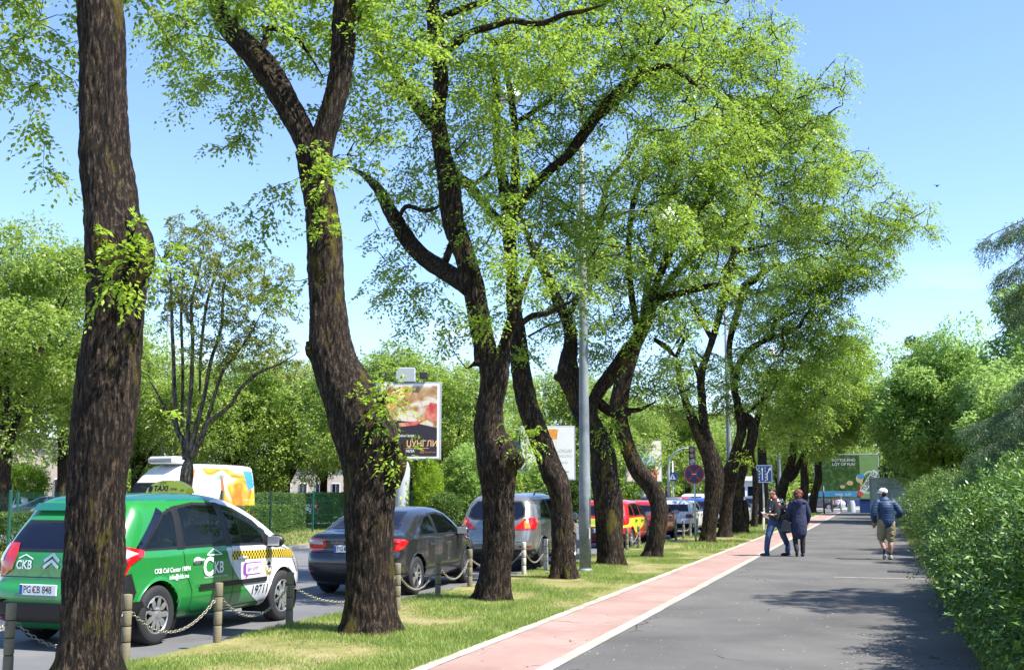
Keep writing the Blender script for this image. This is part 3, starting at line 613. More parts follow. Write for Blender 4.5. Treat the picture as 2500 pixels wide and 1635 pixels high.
street_tree([[(1767, 1330, 46), (1768, 1309, 36), (1770, 1270, 34), (1772, 1235, 36), (1777, 1190, 42), (1782, 1155, 46), (1792, 1125, 32), (1798, 1100, 27), (1808, 1060, 26), (1809, 1030, 26), (1802, 990, 24), (1796, 966, 20), (1792, 930, 18), (1805, 890, 16), (1831, 854, 15), (1860, 835, 14), (1889, 823, 14), (1925, 810, 12), (1950, 798, 11), (1960, 780, 8), (1980, 756, 7)],
  [(1795, 1130, 30), (1812, 1115, 26), (1830, 1090, 26), (1839, 1050, 25), (1830, 1022, 20), (1815, 1012, 14)], [(1812, 1020, 8), (1835, 1000, 7), (1862, 977, 7), (1880, 965, 4)],
  [(1885, 822, 10), (1888, 790, 9), (1900, 776, 8), (1930, 768, 6), (1948, 756, 5)], [(1793, 940, 14), (1780, 850, 14, .3), (1800, 760, 18, .4), (1816, 704, 20, .5), (1839, 685, 18, .5), (1870, 660, 14, .5), (1908, 640, 10, .5)],
  [(1912, 800, 6), (1910, 820, 7, -.1), (1914, 850, 8, -.2), (1900, 870, 6)]],
 [(1950, 660, 130, 90, .2, 1.8), (2080, 650, 120, 60, .2, 1.6), (1900, 770, 110, 70, .2, 1.5), (2000, 760, 90, 70, .2, 1.5), (1830, 930, 100, 70, 0, 1.2), (1870, 860, 100, 60, 0, 1.3), (2140, 600, 70, 50, .4, 1), (1990, 850, 90, 60, 1, 1.5), (1760, 1000, 60, 40, .3, .8), (2030, 680, 110, 60, .5, 1.5)],
 18, 950, 8, 'mossy forked trunk right of the round no-stopping sign', base=43.4, ring=32, step=.1, amp=.018, Ls=.42, ln=.095, wd=.023, twr=1.9, shoots=[(1812, 1128, 38, 20, -.7)])
street_tree([[(1808, 1320, 52), (1808, 1304, 44), (1804, 1250, 34), (1800, 1200, 30), (1806, 1160, 28), (1822, 1120, 22), (1835, 1080, 18), (1850, 1020, 16), (1870, 950, 14)], [(1812, 1300, 24), (1822, 1260, 16), (1818, 1220, 12)]],
 [(1900, 950, 110, 80, .5, 1.6), (2000, 900, 110, 90, .5, 1.8), (2080, 820, 70, 60, 0, 1.5), (1950, 1030, 90, 60, .5, 1.5)],
 19, 420, 6, 'reddish brown trunk behind the mossy forked trunk', base=46.2, ring=24, step=.15, amp=.018, Ls=.45, ln=.11, wd=.026, twr=1.3)
street_tree([[(1841, 1300, 20), (1841, 1286, 15), (1843, 1230, 15), (1844, 1180, 15), (1840, 1140, 13), (1836, 1100, 12), (1850, 1040, 10)]],
 [(1870, 1040, 70, 50, .3, 1.3), (1930, 960, 90, 70, .3, 1.5)], 20, 180, 8, 'thin straight mossy trunk left of the man in the leather jacket', base=54, ring=16, step=.2, amp=.012, Ls=.5, ln=.12, wd=.028)
street_tree([[(1862, 1290, 30), (1862, 1276, 24), (1864, 1230, 26), (1862, 1190, 27), (1850, 1160, 24), (1838, 1130, 16)], [(1864, 1200, 24), (1862, 1140, 24, .6), (1860, 1090, 22, .8), (1862, 1050, 18, .8), (1880, 990, 14, .8)]],
 [(1900, 1010, 90, 60, .8, 1.6), (1990, 970, 90, 80, .6, 2), (2060, 900, 80, 80, .6, 2)], 21, 340, 6, 'dark trunk directly behind the man in the leather jacket', base=60, ring=20, step=.2, amp=.015, Ls=.5, ln=.13, wd=.03)
street_tree([[(1899, 1285, 42), (1900, 1265, 36), (1903, 1220, 32), (1914, 1180, 27), (1926, 1145, 22), (1935, 1115, 19), (1938, 1074, 18), (1940, 1040, 14), (1950, 1000, 10)], [(1924, 1170, 20), (1940, 1155, 18), (1954, 1125, 13), (1966, 1100, 11), (1982, 1074, 10), (1998, 1058, 7)]],
 [(1950, 1000, 90, 60, 0, 2), (2020, 1040, 90, 60, 0, 2), (2060, 980, 80, 70, 0, 2.2), (2090, 900, 60, 90, 0, 2.4), (1990, 920, 100, 60, .5, 2), (1925, 1090, 50, 30, -.8, .9), (2045, 1060, 50, 28, 0, 1.5)], 22, 620, 6, 'forked trunk behind the woman in the blue coat', base=68, ring=20, step=.2, amp=.018, Ls=.55, ln=.15, wd=.035)
street_tree([[(1957, 1262, 30), (1958, 1252, 24), (1962, 1210, 24), (1966, 1176, 22), (1962, 1140, 18), (1975, 1090, 14)]],
 [(1975, 1085, 50, 45, 0, 2.2), (2010, 1095, 45, 25, -1, 1.5), (2060, 1020, 80, 50, 0, 2.5), (2110, 950, 60, 80, 0, 2.4)], 23, 340, 6, 'dark trunk second from the far end of the grass strip', base=86, ring=16, step=.3, amp=.018, Ls=.6, ln=.19, wd=.042)
street_tree([[(1981, 1258, 30), (1982, 1246, 24), (1990, 1200, 20), (1998, 1170, 20), (1997, 1135, 18), (2000, 1090, 12)]],
 [(2005, 1075, 50, 38, 0, 2.4), (2090, 1048, 60, 42, 0, 2.4), (2120, 1010, 50, 60, 0, 2.6)], 24, 300, 6, 'farthest leaning trunk at the end of the grass strip', base=95, ring=16, step=.3, amp=.018, Ls=.6, ln=.2, wd=.045)
# --- sparse many-stemmed tree across the street
street_tree([[(450, 1290, 37.4), (452, 1200, 34.0), (458, 1140, 32.3), (462, 1110, 35.7)],
  [(456, 1120, 22.1), (448, 1080, 16.1), (430, 1040, 13.6), (425, 960, 12.4), (424, 880, 10.5), (420, 800, 8.7), (418, 720, 6.8), (415, 640, 4.3)],
  [(462, 1110, 20.4), (458, 1060, 12.4), (462, 1000, 12.4), (468, 920, 11.2), (470, 820, 9.9), (468, 740, 8.1), (490, 640, 5.6), (500, 580, 3.1)],
  [(464, 1110, 20.4), (474, 1060, 13.6), (485, 1020, 13.6), (500, 960, 11.2), (515, 880, 9.9), (540, 800, 8.1), (545, 720, 5.6), (560, 640, 3.1)],
  [(466, 1115, 22.1), (490, 1070, 16.1), (506, 1030, 13.6), (530, 1015, 12.4), (565, 985, 9.9), (590, 945, 9.3), (640, 905, 8.1), (680, 890, 5.6), (735, 855, 3.7)],
  [(440, 1060, 9.9), (420, 1020, 8.7), (395, 980, 6.8), (378, 950, 5.0), (360, 920, 3.1)], [(505, 1030, 9.9), (525, 960, 9.3), (545, 905, 8.7), (580, 860, 6.8), (620, 800, 4.3), (640, 760, 2.5)],
  [(488, 960, 6.2, .4), (490, 860, 7.4, .5), (505, 740, 7.4, .5), (530, 660, 5.6, .5), (545, 600, 3.1, .5)], [(470, 800, 6.2, -.3), (440, 740, 5.0, -.3), (400, 690, 3.1, -.4)],
  [(444, 1040, 8.7, .3), (446, 900, 8.1, .4), (442, 760, 6.8, .4), (448, 660, 4.3, .4)]],
 [(520, 660, 130, 130, 0, 1.6), (640, 720, 110, 110, 0, 1.4), (420, 700, 70, 120, 0, 1.2), (640, 850, 90, 60, 0, 1.2), (540, 850, 110, 90, 0, 1.2), (700, 890, 50, 40, 0, .8), (470, 560, 90, 50, 0, 1)],
 31, 1100, 4, 'thinly leaved many-stemmed tree in front of the painted van', base=31, ring=20, step=.15, amp=.008, Ls=.2, ln=.075, wd=.026, mat='leaf_dull', bark='bark_grey', group='trees across the street', twr=.9, LK=1, name='bare_tree')
# ---------------------------------------------------------------- generic trees built in metres
def crown_tree(name, loc, Ht, Rc, z0, seed, label, ln=.16, wd=.045, n=9000, mat='leaf_far', bark='bark', trunk=.22, forks=3, group=None, nleaf=4, clumps=46, lean=0, flat=.8):
    rng = np.random.default_rng(seed); root = empty(name, loc, 0, label, 'tree', group)
    mb = MB(); fz = z0*.9; top = Ht
    fork = Vector((lean*fz*.5, 0, fz)); limb_mesh(mb, [(0, 0, -.3, trunk*1.35), (0, 0, .15, trunk*1.1), (lean*fz*.2, 0, fz*.5, trunk), (fork.x, 0, fz, trunk*.95)], 12, .3, .02, seed)
    tips = []
    for k in range(forks+3):
        a = k*2*math.pi/(forks+3)+rng.uniform(-.4, .4); rr = Rc*rng.uniform(.35, .75); h = z0+(Ht-z0)*rng.uniform(.45, .9)
        nd = [(fork.x, fork.y, fork.z-.2, trunk*.6), (fork.x+math.cos(a)*rr*.3, math.sin(a)*rr*.3, fork.z+(h-fork.z)*.4, trunk*.4), (fork.x+math.cos(a)*rr*.65, math.sin(a)*rr*.65, fork.z+(h-fork.z)*.7, trunk*.25), (fork.x+math.cos(a)*rr, math.sin(a)*rr, h, trunk*.08)]
        C = limb_mesh(mb, nd, 7, .35, .008, seed+k); tips.append(C)
    mb.build('trunk', M[bark], root, True)
    # clumps spread through the crown
    cc = Vector((lean*Ht*.5, 0, (z0+Ht)/2)); P = []; D = []
    for i in range(clumps):
        q = nrm(rng.normal(0, 1, 3)); 
        q = q*rng.uniform(.4, 1.25)**.7; c = np.array([cc.x+q[0]*Rc*.82, cc.y+q[1]*Rc*.82, cc.z+q[2]*(Ht-z0)/2*.84]); rc = Rc*rng.uniform(.13, .34)
        k = n//clumps; s = nrm(rng.normal(0, 1, (k, 3))); rad = rng.uniform(.25, 1, (k, 1))**.5
        pp = c+s*rad*np.array([rc, rc, rc*flat]); P.append(pp); D.append(nrm(s*.8+np.array([0, 0, -.1])+rng.normal(0, .4, (k, 3))))
    P = np.concatenate(P); D = np.concatenate(D)
    V = sprays(P, D, ln*1.6*rng.uniform(.6, 1.3, len(P)), nleaf, ln, wd, rng, .5)
    leafmesh('crown', V, M[mat], root); return root
def place_copy(src, loc, rz, sc, label):
    c = copy_tree(src); c.location = loc; c.rotation_euler = (0, 0, rz); c.scale = (sc[0], sc[0], sc[1]); c['label'] = label; return c
def gd(u, D): p = atd(u, 1200, D); return Vector((p.x, p.y, -.05))
BT = 'trees across the street'
protoA = crown_tree('background_tree', gd(10, 47), 12.5, 5.0, 3.6, 101, 'tallest bright green tree at the left edge, dark trunk', n=15000, group=BT, trunk=.26, clumps=70)
protoB = crown_tree('background_tree', gd(560, 60), 9.2, 4.3, 2.8, 102, 'rounded green tree behind the painted van', n=12000, group=BT, trunk=.24, clumps=56)
protoC = crown_tree('background_tree', gd(880, 55), 8.6, 3.8, 2.4, 103, 'green tree behind the left side of the poster board', n=11000, group=BT, trunk=.2, clumps=60, lean=.12)
for src, u, D, rz, sc, lb in [
    (protoA, 150, 53, 2.1, (1.0, 1.02), 'bright green tree with a pale patched trunk, left of the nearest trunk'), (protoB, 330, 64, 1, (1.1, 1.05), 'green tree just right of the nearest trunk, above the white van roof'),
    (protoA, -110, 50, 4, (1.1, 1.0), 'bright green tree cut by the left edge of the picture'),
    (protoC, 700, 62, 2.5, (1.15, 1.0), 'green tree with a dark forked trunk, right of the painted van'), (protoB, 790, 72, 4.2, (1.0, .98), 'green tree seen past the trunk with the round knot'),
    (protoB, 1010, 68, 2.2, (1.05, 1.02), 'green tree behind the right side of the poster board'), (protoC, 1110, 58, 3.9, (1.0, .98), 'low green tree behind the ball-shaped bush'),
    (protoA, 1240, 84, 5, (.9, .82), 'green tree behind the tall board with the glass of beer'), (protoC, 1370, 74, 1.2, (1.2, 1.1), 'green tree behind the grey lamp post'),
    (protoB, 1480, 88, 3.3, (1.1, 1.0), 'green tree behind the board with the white car'), (protoC, 1580, 96, .6, (1.3, 1.1), 'green tree behind the traffic light'),
    (protoB, 1680, 112, 5.5, (1.3, 1.05), 'green tree far off above the round no-stopping sign'), (protoA, 1790, 125, 2, (1.2, .85), 'green tree far off behind the lane sign'),
    (protoB, 1900, 135, 1.7, (1.4, 1.1), 'green tree far off beyond the crossing, above the woman'), (protoA, 460, 82, 3, (1.2, .85), 'dull green tree farthest behind the thinly leaved tree'),
    (protoB, 2010, 150, .7, (1.5, 1.2), 'green tree beyond the crossing left of the beer board post'), (protoC, 2110, 140, 2.9, (1.6, 1.3), 'green tree beyond the crossing right of the beer board post')]:
    place_copy(src, gd(u, D), rz, sc, lb)
# right-hand side
RT = 'trees beyond the shrubs'
def gr(u, D, z=0): p = atd(u, 1200, D); return Vector((p.x, p.y, z))
crown_tree('leafy_tree', (3.6, 66, 0), 10.4, 3.9, 2.4, 111, 'pale feathery green tree right of the white cap man', ln=.21, wd=.052, n=20000, mat='leaf_pale', group=RT, clumps=80, trunk=.14)
crown_tree('leafy_tree', (5.3, 33.5, 0), 5.7, 2.9, 1.0, 112, 'green tree with hanging leaves behind the bright shrub', ln=.13, wd=.034, n=17000, mat='leaf_pale', group=RT, clumps=60, trunk=.13)
crown_tree('leafy_tree', (8.4, 60, 0), 12.6, 4.2, 2, 113, 'taller darker green tree at the right edge behind the pale ones', ln=.2, wd=.065, n=20000, mat='leaf_pale', group=RT, clumps=60, trunk=.2)
crown_tree('leafy_tree', (7.9, 45, 0), 7.4, 3.8, 1.2, 117, 'mid green tree at the right edge above the low cedar', ln=.17, wd=.045, n=18000, mat='leaf_pale', group=RT, clumps=60, trunk=.15)
crown_tree('leafy_tree', (4.3, 75, 0), 6.6, 3.5, .4, 114, 'dark tree standing behind the street poster case', ln=.2, wd=.06, n=14000, mat='leaf_dark', group=RT, clumps=50, trunk=.16)
crown_tree('leafy_tree', (5.7, 88, 0), 12.6, 4.6, 1.2, 115, 'green tree far down the right side, above the beer board', ln=.25, wd=.07, n=14000, mat='leaf_pale', group=RT, clumps=60, trunk=.2)
crown_tree('conifer_tree', (3.7, 104, 0), 15.6, 1.7, 5, 116, 'dark pointed conifer top sticking up behind the pale tree', ln=.25, wd=.05, n=6000, mat='leaf_dark', group=RT, clumps=34, trunk=.2)
crown_tree('leafy_tree', (5.9, 10.2, 0), 8.0, 2.3, 3.6, 118, 'leafy tree just outside the right edge, shading the near shrub and path', ln=.12, wd=.035, n=9000, mat='leaf_pale', group=RT, clumps=40, trunk=.13)
# cedars: drooping boughs of needle tufts
def cedar(name, loc, boughs, seed, label, Ht, mat='needle', tuft=.10):
    rng = np.random.default_rng(seed); root = empty(name, loc, 0, label, 'tree', RT); mb = MB(); P = []; D = []
    limb_mesh(mb, [(0, 0, -.2, .24), (0, 0, 1, .2), (.05, 0, Ht*.6, .13), (0, 0, Ht, .03)], 14, .2, .012, seed)
    for (az, z, Lb, rise) in boughs:
        d = Vector((math.cos(az), math.sin(az), 0)); pts = []
        for k in range(9):
            t = k/8; pts.append(Vector((0, 0, z))+d*Lb*t+Vector((0, 0, rise*t-Lb*.28*t*t))+Vector(rng.normal(0, .04, 3)))
        mb.tube(pts, [.028*(1-.9*k/8)+.003 for k in range(9)], 5, cap=False)
        for k in range(int(Lb*27)):
            t = rng.uniform(.15, 1); i = min(7, int(t*8)); b = pts[i].lerp(pts[i+1], t*8-i); sgn = rng.choice([-1, 1]); sl = Lb*.30*(1.15-t)*rng.uniform(.5, 1.2)+.15
            side = (d.cross(Vector((0, 0, 1)))*sgn+d*rng.uniform(.3, .9)).normalized(); e = b+side*sl+Vector((0, 0, -sl*rng.uniform(.3, 1.1)))
            m_ = b.lerp(e, .5)+Vector((0, 0, .06*sl)); mb.tube([b, m_, e], [.004, .003, .0015], 3, cap=False)
            for q in range(int(8+sl*30)):
                s = rng.uniform(.1, 1); pp = b.lerp(m_, s*2) if s < .5 else m_.lerp(e, s*2-1)
                P.append(pp); D.append(Vector(rng.normal(0, .5, 3))+side*.5+Vector((0, 0, -.5)))
    mb.build('trunk', M['bark_grey'], root, True)
    P = np.array(P); D = nrm(np.array(D)); V = sprays(P, D, np.full(len(P), tuft*1.2), 5, tuft*.55, .006, rng, .4, .4)
    leafmesh('boughs', V, M[mat], root); return root
cedar('cedar_tree', (5.8, 18.6, 0), [(math.pi+.05, 6.5, 4.0, .1), (math.pi-.2, 6.0, 4.0, .1), (math.pi+.3, 6.3, 4.2, .1), (math.pi-.45, 5.6, 3.9, .1), (math.pi+.5, 5.8, 4.3, 0), (math.pi+.12, 5.6, 4.0, 0), (0, 7, 3.5, 0), (1, 6, 3.5, 0), (5, 6, 3, 0), (4.4, 5.4, 3.6, 0), (1.9, 5.5, 3.4, 0)], 120, 'cedar whose drooping blue-green bough enters at the right edge', 7.5)
cedar('cedar_tree', (6.7, 29.0, 0), [(math.pi+a, z, Lb, .1) for a, z, Lb in [(-.5, 3.6, 4.8), (-.3, 4.1, 4.6), (-.1, 3.3, 4.9), (.1, 4.3, 4.6), (.3, 3.7, 4.8), (.5, 4.4, 4.4), (-.4, 2.7, 4.4), (0, 2.5, 4.6), (.3, 2.9, 4.6), (.7, 3.4, 4.8), (.9, 3.9, 4.4), (-.7, 3.2, 4.4), (.15, 5.0, 3.6), (-.2, 4.9, 3.8), (.6, 2.4, 4.4), (-.15, 3.7, 4.7), (.2, 3.2, 4.4)]], 121, 'low dark cedar sweeping over the bright shrub', 6.0, tuft=.12)
# ---------------------------------------------------------------- shrubs and hedges
def shell_points(ells, n, rng, depth_=.35, zmin=.05):
    """points just under the outer surface of a union of ellipsoids"""
    E = [(np.array(c), np.array(r)) for c, r in ells]; w_ = np.array([r[0]*r[1]+r[1]*r[2]+r[0]*r[2] for _, r in E]); w_ /= w_.sum(); P = []; D = []
    for (c, r), ww in zip(E, w_):
        k = int(n*ww); q = nrm(rng.normal(0, 1, (k, 3))); s = 1-depth_*rng.uniform(0, 1, (k, 1))**1.5
        lump = np.array([noise.noise(Vector(x*4.5+c)) for x in q])[:, None]*.36+1
        p = c+q*r*s*lump; ok = p[:, 2] > zmin
        for (c2, r2) in E:
            if c2 is c: continue
            ok &= (((p-c2)/(r2*(1-depth_*.9)))**2).sum(1) > 1
        P.append(p[ok]); D.append(nrm(q[ok]/r))
    return np.concatenate(P), np.concatenate(D)
def leafy(name, label, cat, ells, n, seed, mat, ln=.05, wd=.011, nleaf=6, Ls=.14, up=.5, group=None, depth_=.35, core=True, droop=.25, partname='foliage', loc=None, stems=0, inner=0):
    rng = np.random.default_rng(seed); c0 = ells[0][0]; root = empty(name, (c0[0], c0[1], 0), 0, label, cat, group); off = Vector((c0[0], c0[1], 0))
    P, D = shell_points(ells, n, rng, depth_); D = nrm(D+np.array([0, 0, up])+rng.normal(0, .45, D.shape))
    k = rng.uniform(0, 1, len(P)) < .05; P[k] += D[k]*rng.uniform(.03, .22, (k.sum(), 1))
    V = sprays(P, D, Ls*rng.uniform(.6, 1.5, len(P)), nleaf, ln, wd, rng, droop, .4)
    if inner:
        q = []; 
        for c, r in ells: k = int(inner*r[0]*r[1]*r[2]); q.append(np.array(c)+nrm(rng.normal(0, 1, (k, 3)))*rng.uniform(0, .86, (k, 1))**.5*np.array(r))
        q = np.concatenate(q); q = q[q[:, 2] > .02]; V = np.concatenate([V, sprays(q, nrm(rng.normal(0, 1, q.shape)), np.full(len(q), Ls), 5, ln*1.9, wd*2.8, rng, .2, .5)])
    o = leafmesh(partname, V, M[mat], root); o.location = -off
    mb = MB()
    for c, r in ells:
        for k in range(max(2, stems or int(2+r[0]*2))):
            a = rng.uniform(0, 6.28); b = Vector((c[0]+math.cos(a)*r[0]*.3, c[1]+math.sin(a)*r[1]*.3, -.05)); e = Vector((c[0]+math.cos(a)*r[0]*.75, c[1]+math.sin(a)*r[1]*.75, c[2]+r[2]*rng.uniform(.3, .75)))
            mb.tube([b, b.lerp(e, .5)+Vector((0, 0, .15)), e], [.018, .012, .004], 5, cap=False)
    o = mb.build('stems', M['bark_grey'], root); o.location = -off; o['kind'] = 'stuff'
    return root
e = []
for y in np.arange(7.6, 20, 1.05):
    r = random.uniform(-.12, .12); h = 1.78+.2*math.sin(y*1.7)+.1*math.sin(y*.9+1)+r; e.append(((2.45+.22*math.sin(y*1.3), y, h*.52), (1.62+r, 1.1, h*.56)))
e += [((2.2, 16.5, 1.4), (.9, 1.0, .72)), ((2.5, 12.5, 1.35), (.9, 1.0, .7)), ((2.3, 20.2, 1.2), (.85, 1.0, .65))]
leafy('shrub', 'large bright green leafy shrub filling the lower right corner', 'shrub', e, 80000, 201, 'shrub', ln=.052, wd=.0115, nleaf=7, Ls=.16, depth_=.30, inner=1500)
e = []
for y in np.arange(20.4, 31, 1.2): e.append(((3.0+.25*math.sin(y*1.4), y, .80), (1.6, 1.2, .88+.14*math.sin(y*1.9))))
leafy('shrub', 'lower dark green shrubs along the path edge beside the white cap man', 'shrub', e, 26000, 202, 'shrub', ln=.06, wd=.014, nleaf=6, Ls=.18, inner=700)
leafy('shrub', 'brownish olive bush next to the street poster case', 'shrub', [((3.0, 47, .95), (2.1, 3.6, 1.35)), ((3.2, 52, 1.0), (2.0, 3.2, 1.3)), ((2.9, 42, .75), (1.7, 2.5, 1.0))], 16000, 203, 'hedge', ln=.09, wd=.022, nleaf=5, Ls=.2)
leafy('shrub', 'dark bush between the path and the pale tree, far right side', 'shrub', [((3.0, 37.5, .8), (1.7, 2.6, 1.05)), ((3.1, 33.5, .8), (1.6, 2.2, 1.0))], 12000, 204, 'hedge', ln=.075, wd=.02, nleaf=5, Ls=.2)
# clipped hedges across the street: real box volumes of leaves
def hedge(x, y0, y1, h, wdt, seed, label, n, mat='hedge'):
    rng = np.random.default_rng(seed); root = empty('hedge', (x, (y0+y1)/2, 0), 0, label, 'hedge', 'clipped hedges across the street'); off = Vector(root.location)
    Lh = y1-y0; areas = np.array([Lh*h, Lh*h*.3, Lh*wdt, wdt*h, wdt*h]); areas /= areas.sum(); P = []; D = []
    for k, a in enumerate(areas):
        m = int(n*a); u, v, t = rng.uniform(0, 1, m), rng.uniform(0, 1, m), rng.uniform(0, 1, m)**2*.22
        if k == 0: p = np.stack([x+wdt/2-t, y0+u*Lh, v*h], 1); d = (1, 0, .3)
        elif k == 1: p = np.stack([x-wdt/2+t, y0+u*Lh, v*h], 1); d = (-1, 0, .3)
        elif k == 2: p = np.stack([x-wdt/2+v*wdt, y0+u*Lh, h-t*.6], 1); d = (.2, 0, 1)
        else: p = np.stack([x-wdt/2+u*wdt, np.full(m, y0 if k == 3 else y1)+(t if k == 3 else -t), v*h], 1); d = (0, -1 if k == 3 else 1, .3)
        P.append(p); D.append(np.tile(d, (m, 1)))
    P = np.concatenate(P); D = nrm(np.concatenate(D)+rng.normal(0, .5, P.shape)); P += np.array([[noise.noise(Vector(q*1.3))*.07, 0, noise.noise(Vector(q*1.1+Vector((5, 5, 5)) if False else Vector(q)*1.1))*.05] for q in P])
    V = sprays(P, D, np.full(len(P), .09), 4, .06, .02, rng, .2, .5); o = leafmesh('foliage', V, M[mat], root); o.location = -off
    mb = MB()
    for y in np.arange(y0+.3, y1, .55): mb.tube([(x, y, -.05), (x+.06, y+.05, h*.45), (x-.05, y-.03, h*.8)], [.022, .016, .008], 5)
    o = mb.build('stems', M['bark_grey'], root); o.location = -off; o['kind'] = 'stuff'
    return root

# the far-off wood that closes the view beyond the crossing: one mass
def far_wood():
    rng = np.random.default_rng(77); P = []; D = []
    for k in range(230):
        u = rng.uniform(-400, 2600); Dd = rng.uniform(185, 260); p = atd(u, 1200, Dd); r = rng.uniform(3, 6); hgt = rng.uniform(5, 11) if u > 1200 else rng.uniform(4, 8)
        q = nrm(rng.normal(0, 1, (520, 3))); P.append(np.array([p.x, p.y, hgt*.5])+q*rng.uniform(.6, 1, (520, 1))*np.array([r, r, hgt*.52])); D.append(q)
    P = np.concatenate(P); D = nrm(np.concatenate(D)+rng.normal(0, .5, P.shape)); k = P[:, 2] > 0; P, D = P[k], D[k]
    V = sprays(P, D, np.full(len(P), .8), 3, .75, .26, rng, .3); o = leafmesh('distant_wood', V, M['leaf_far']); tag(o, 'hazy green wood closing the view far beyond the crossing', kind='stuff')
far_wood()
# ================================================================ hedges, bushes, fences across the street
hedge(-23.4, 26.2, 32.0, 1.0, 1.0, 301, 'low hedge at the far left behind the taxi boot', 9000)
hedge(-23.4, 36.6, 42.6, 1.05, .9, 302, 'lower dark hedge just beyond the taxi windscreen', 7000)
hedge(-24.6, 36.0, 45.9, 1.52, 1.0, 303, 'tall clipped hedge left of the green fence post', 17000)
hedge(-24.2, 46.7, 60.5, 1.52, 1.0, 304, 'tall clipped hedge behind the second trunk and sedan', 21000)
hedge(-21.0, 52.0, 66, 1.1, 1.2, 305, 'low hedge behind the sedan roof, under the ball-shaped bush', 12000)
def bush(u, D, half_px, vtop, vbot, n, seed, mat, name, label, up=.5, ln=.08, wd=.02, ry=None, core=0):
    p = atd(u, 1200, D); s = D/F; r = half_px*s; zt = H+(1200-vtop)*s; zb = max(-.05, H+(1200-vbot)*s)
    return leafy(name, label, 'bush', [((p.x, p.y, (zt+zb)/2), (r, ry or r, (zt-zb)/2))], n, seed, mat, ln=ln, wd=wd, nleaf=4, Ls=.12, up=up, group='bushes on the far verge', depth_=.45)
bush(1047, 50, 33, 1122, 1280, 7000, 310, 'leaf_bright', 'conical_bush', 'bright yellow-green cone-shaped evergreen beside the poster board post', 1.2, .06, .014)
bush(1087, 49, 36, 1208, 1272, 4500, 311, 'hedge', 'ball_bush', 'round clipped ball bush above the dark sedan bonnet', .3, .06, .02)
bush(1140, 53, 62, 1095, 1290, 9000, 312, 'leaf_pale', 'oleander_bush', 'tall grey-green oleander bush left of the silver car', 1.0, .16, .02)
bush(1320, 62, 58, 1128, 1290, 8000, 313, 'leaf_pale', 'oleander_bush', 'grey-green bush under the board with the glass of beer', 1.0, .16, .025)
bush(1400, 66, 40, 1150, 1270, 5000, 314, 'hedge', 'ball_bush', 'green bush behind the foot of the grey lamp post', .6, .12, .035)
bush(1242, 57, 30, 1140, 1290, 5000, 315, 'leaf_far', 'ball_bush', 'green bush between the mossy trunk and the leaning trunk', .6, .12, .03)
bush(55, 66, 62, 1135, 1230, 7000, 316, 'leaf_bright', 'clipped_bush', 'bright green clipped bush in front of the pale building at the left', .6, .09, .03, 1.2)
bush(640, 60, 60, 1120, 1215, 6000, 317, 'leaf_far', 'leafy_bush', 'soft green bush between the van and the blue-grey parked car', .6, .1, .03)
M['fence'] = plain('green_fence_paint', (.01, .10, .065), .45, var=.1)
M['fencedark'] = plain('dark_green_post', (.008, .035, .03), .45, var=.1)
def fence(x, y0, y1, h, label, sp=2.6, wire=.0014):
    root = empty('mesh_fence', (x, (y0+y1)/2, 0), 0, label, 'fence', 'green mesh fences'); mb = MB(); ym = (y0+y1)/2
    y = y0
    while y <= y1: mb.box((0, y-ym, h/2), (wire*2, wire*2, h)); y += .06
    for k in range(int(h/.2)+1): 
        for q in (0, .03 if k % 3 == 0 else 0): mb.box((.006, 0, .06+k*.2+q), (wire*2.2, y1-y0, wire*2.2))
    mb.build('wire_mesh', M['fence'], root)
    y = y0+.02
    while y <= y1: MB().box((-.05, y-ym, h/2), (.07, .07, h+.08), bev=.006).build('post', M['fencedark'] if int(y*7) % 2 else M['fence'], root); y += sp
fence(-22.55, 26.0, 62.0, 1.66, 'green wire mesh fence in front of the clipped hedges', 3.55)
fence(-29.0, 26.0, 70.0, 1.62, 'green wire mesh fence behind the hedges, beside the parked cars', 2.6)
# ================================================================ pale building far left
M['wall_beige'] = plain('beige_wall', (.50, .42, .33), .9, var=.1, vscale=.6); M['wall_cream'] = plain('cream_wall', (.62, .60, .56), .9, var=.08, vscale=.5)
def building(name, label, u0, u1, D, h, mat, rows, cols, rz=0):
    a = atd(u0, 1200, D); b = atd(u1, 1200, D); c = (a+b)/2; wd = (b-a).length; ang = math.atan2(b.y-a.y, b.x-a.x)
    root = empty(name, (c.x, c.y, 0), ang, label, 'building', None)
    MB().box((0, 4, h/2), (wd, 8, h)).build('wall', mat, root); MB().box((0, 4, h+.15), (wd+.5, 8.5, .3)).build('roof', M['kerb'], root)
    for r in range(rows):
        for k in range(cols):
            x = -wd/2+(k+.5)*wd/cols; z = 1.1+r*2.9
            f = MB().box((x, -.03, z+.7), (wd/cols*.5, .08, 1.5), bev=.01).build('window', M['white'], root)
            for s in (-1, 1): MB().box((x+s*wd/cols*.118, -.075, z+.7), (wd/cols*.21, .02, 1.36)).build('pane', M['glassdark'], f)
building('pale_building', 'low beige building glimpsed under the trees at the left edge', -140, 165, 78, 5.0, M['wall_beige'], 1, 7)
building('pale_building', 'cream building glimpsed behind the trees right of the painted van', 600, 840, 120, 4.2, M['wall_beige'], 1, 6)
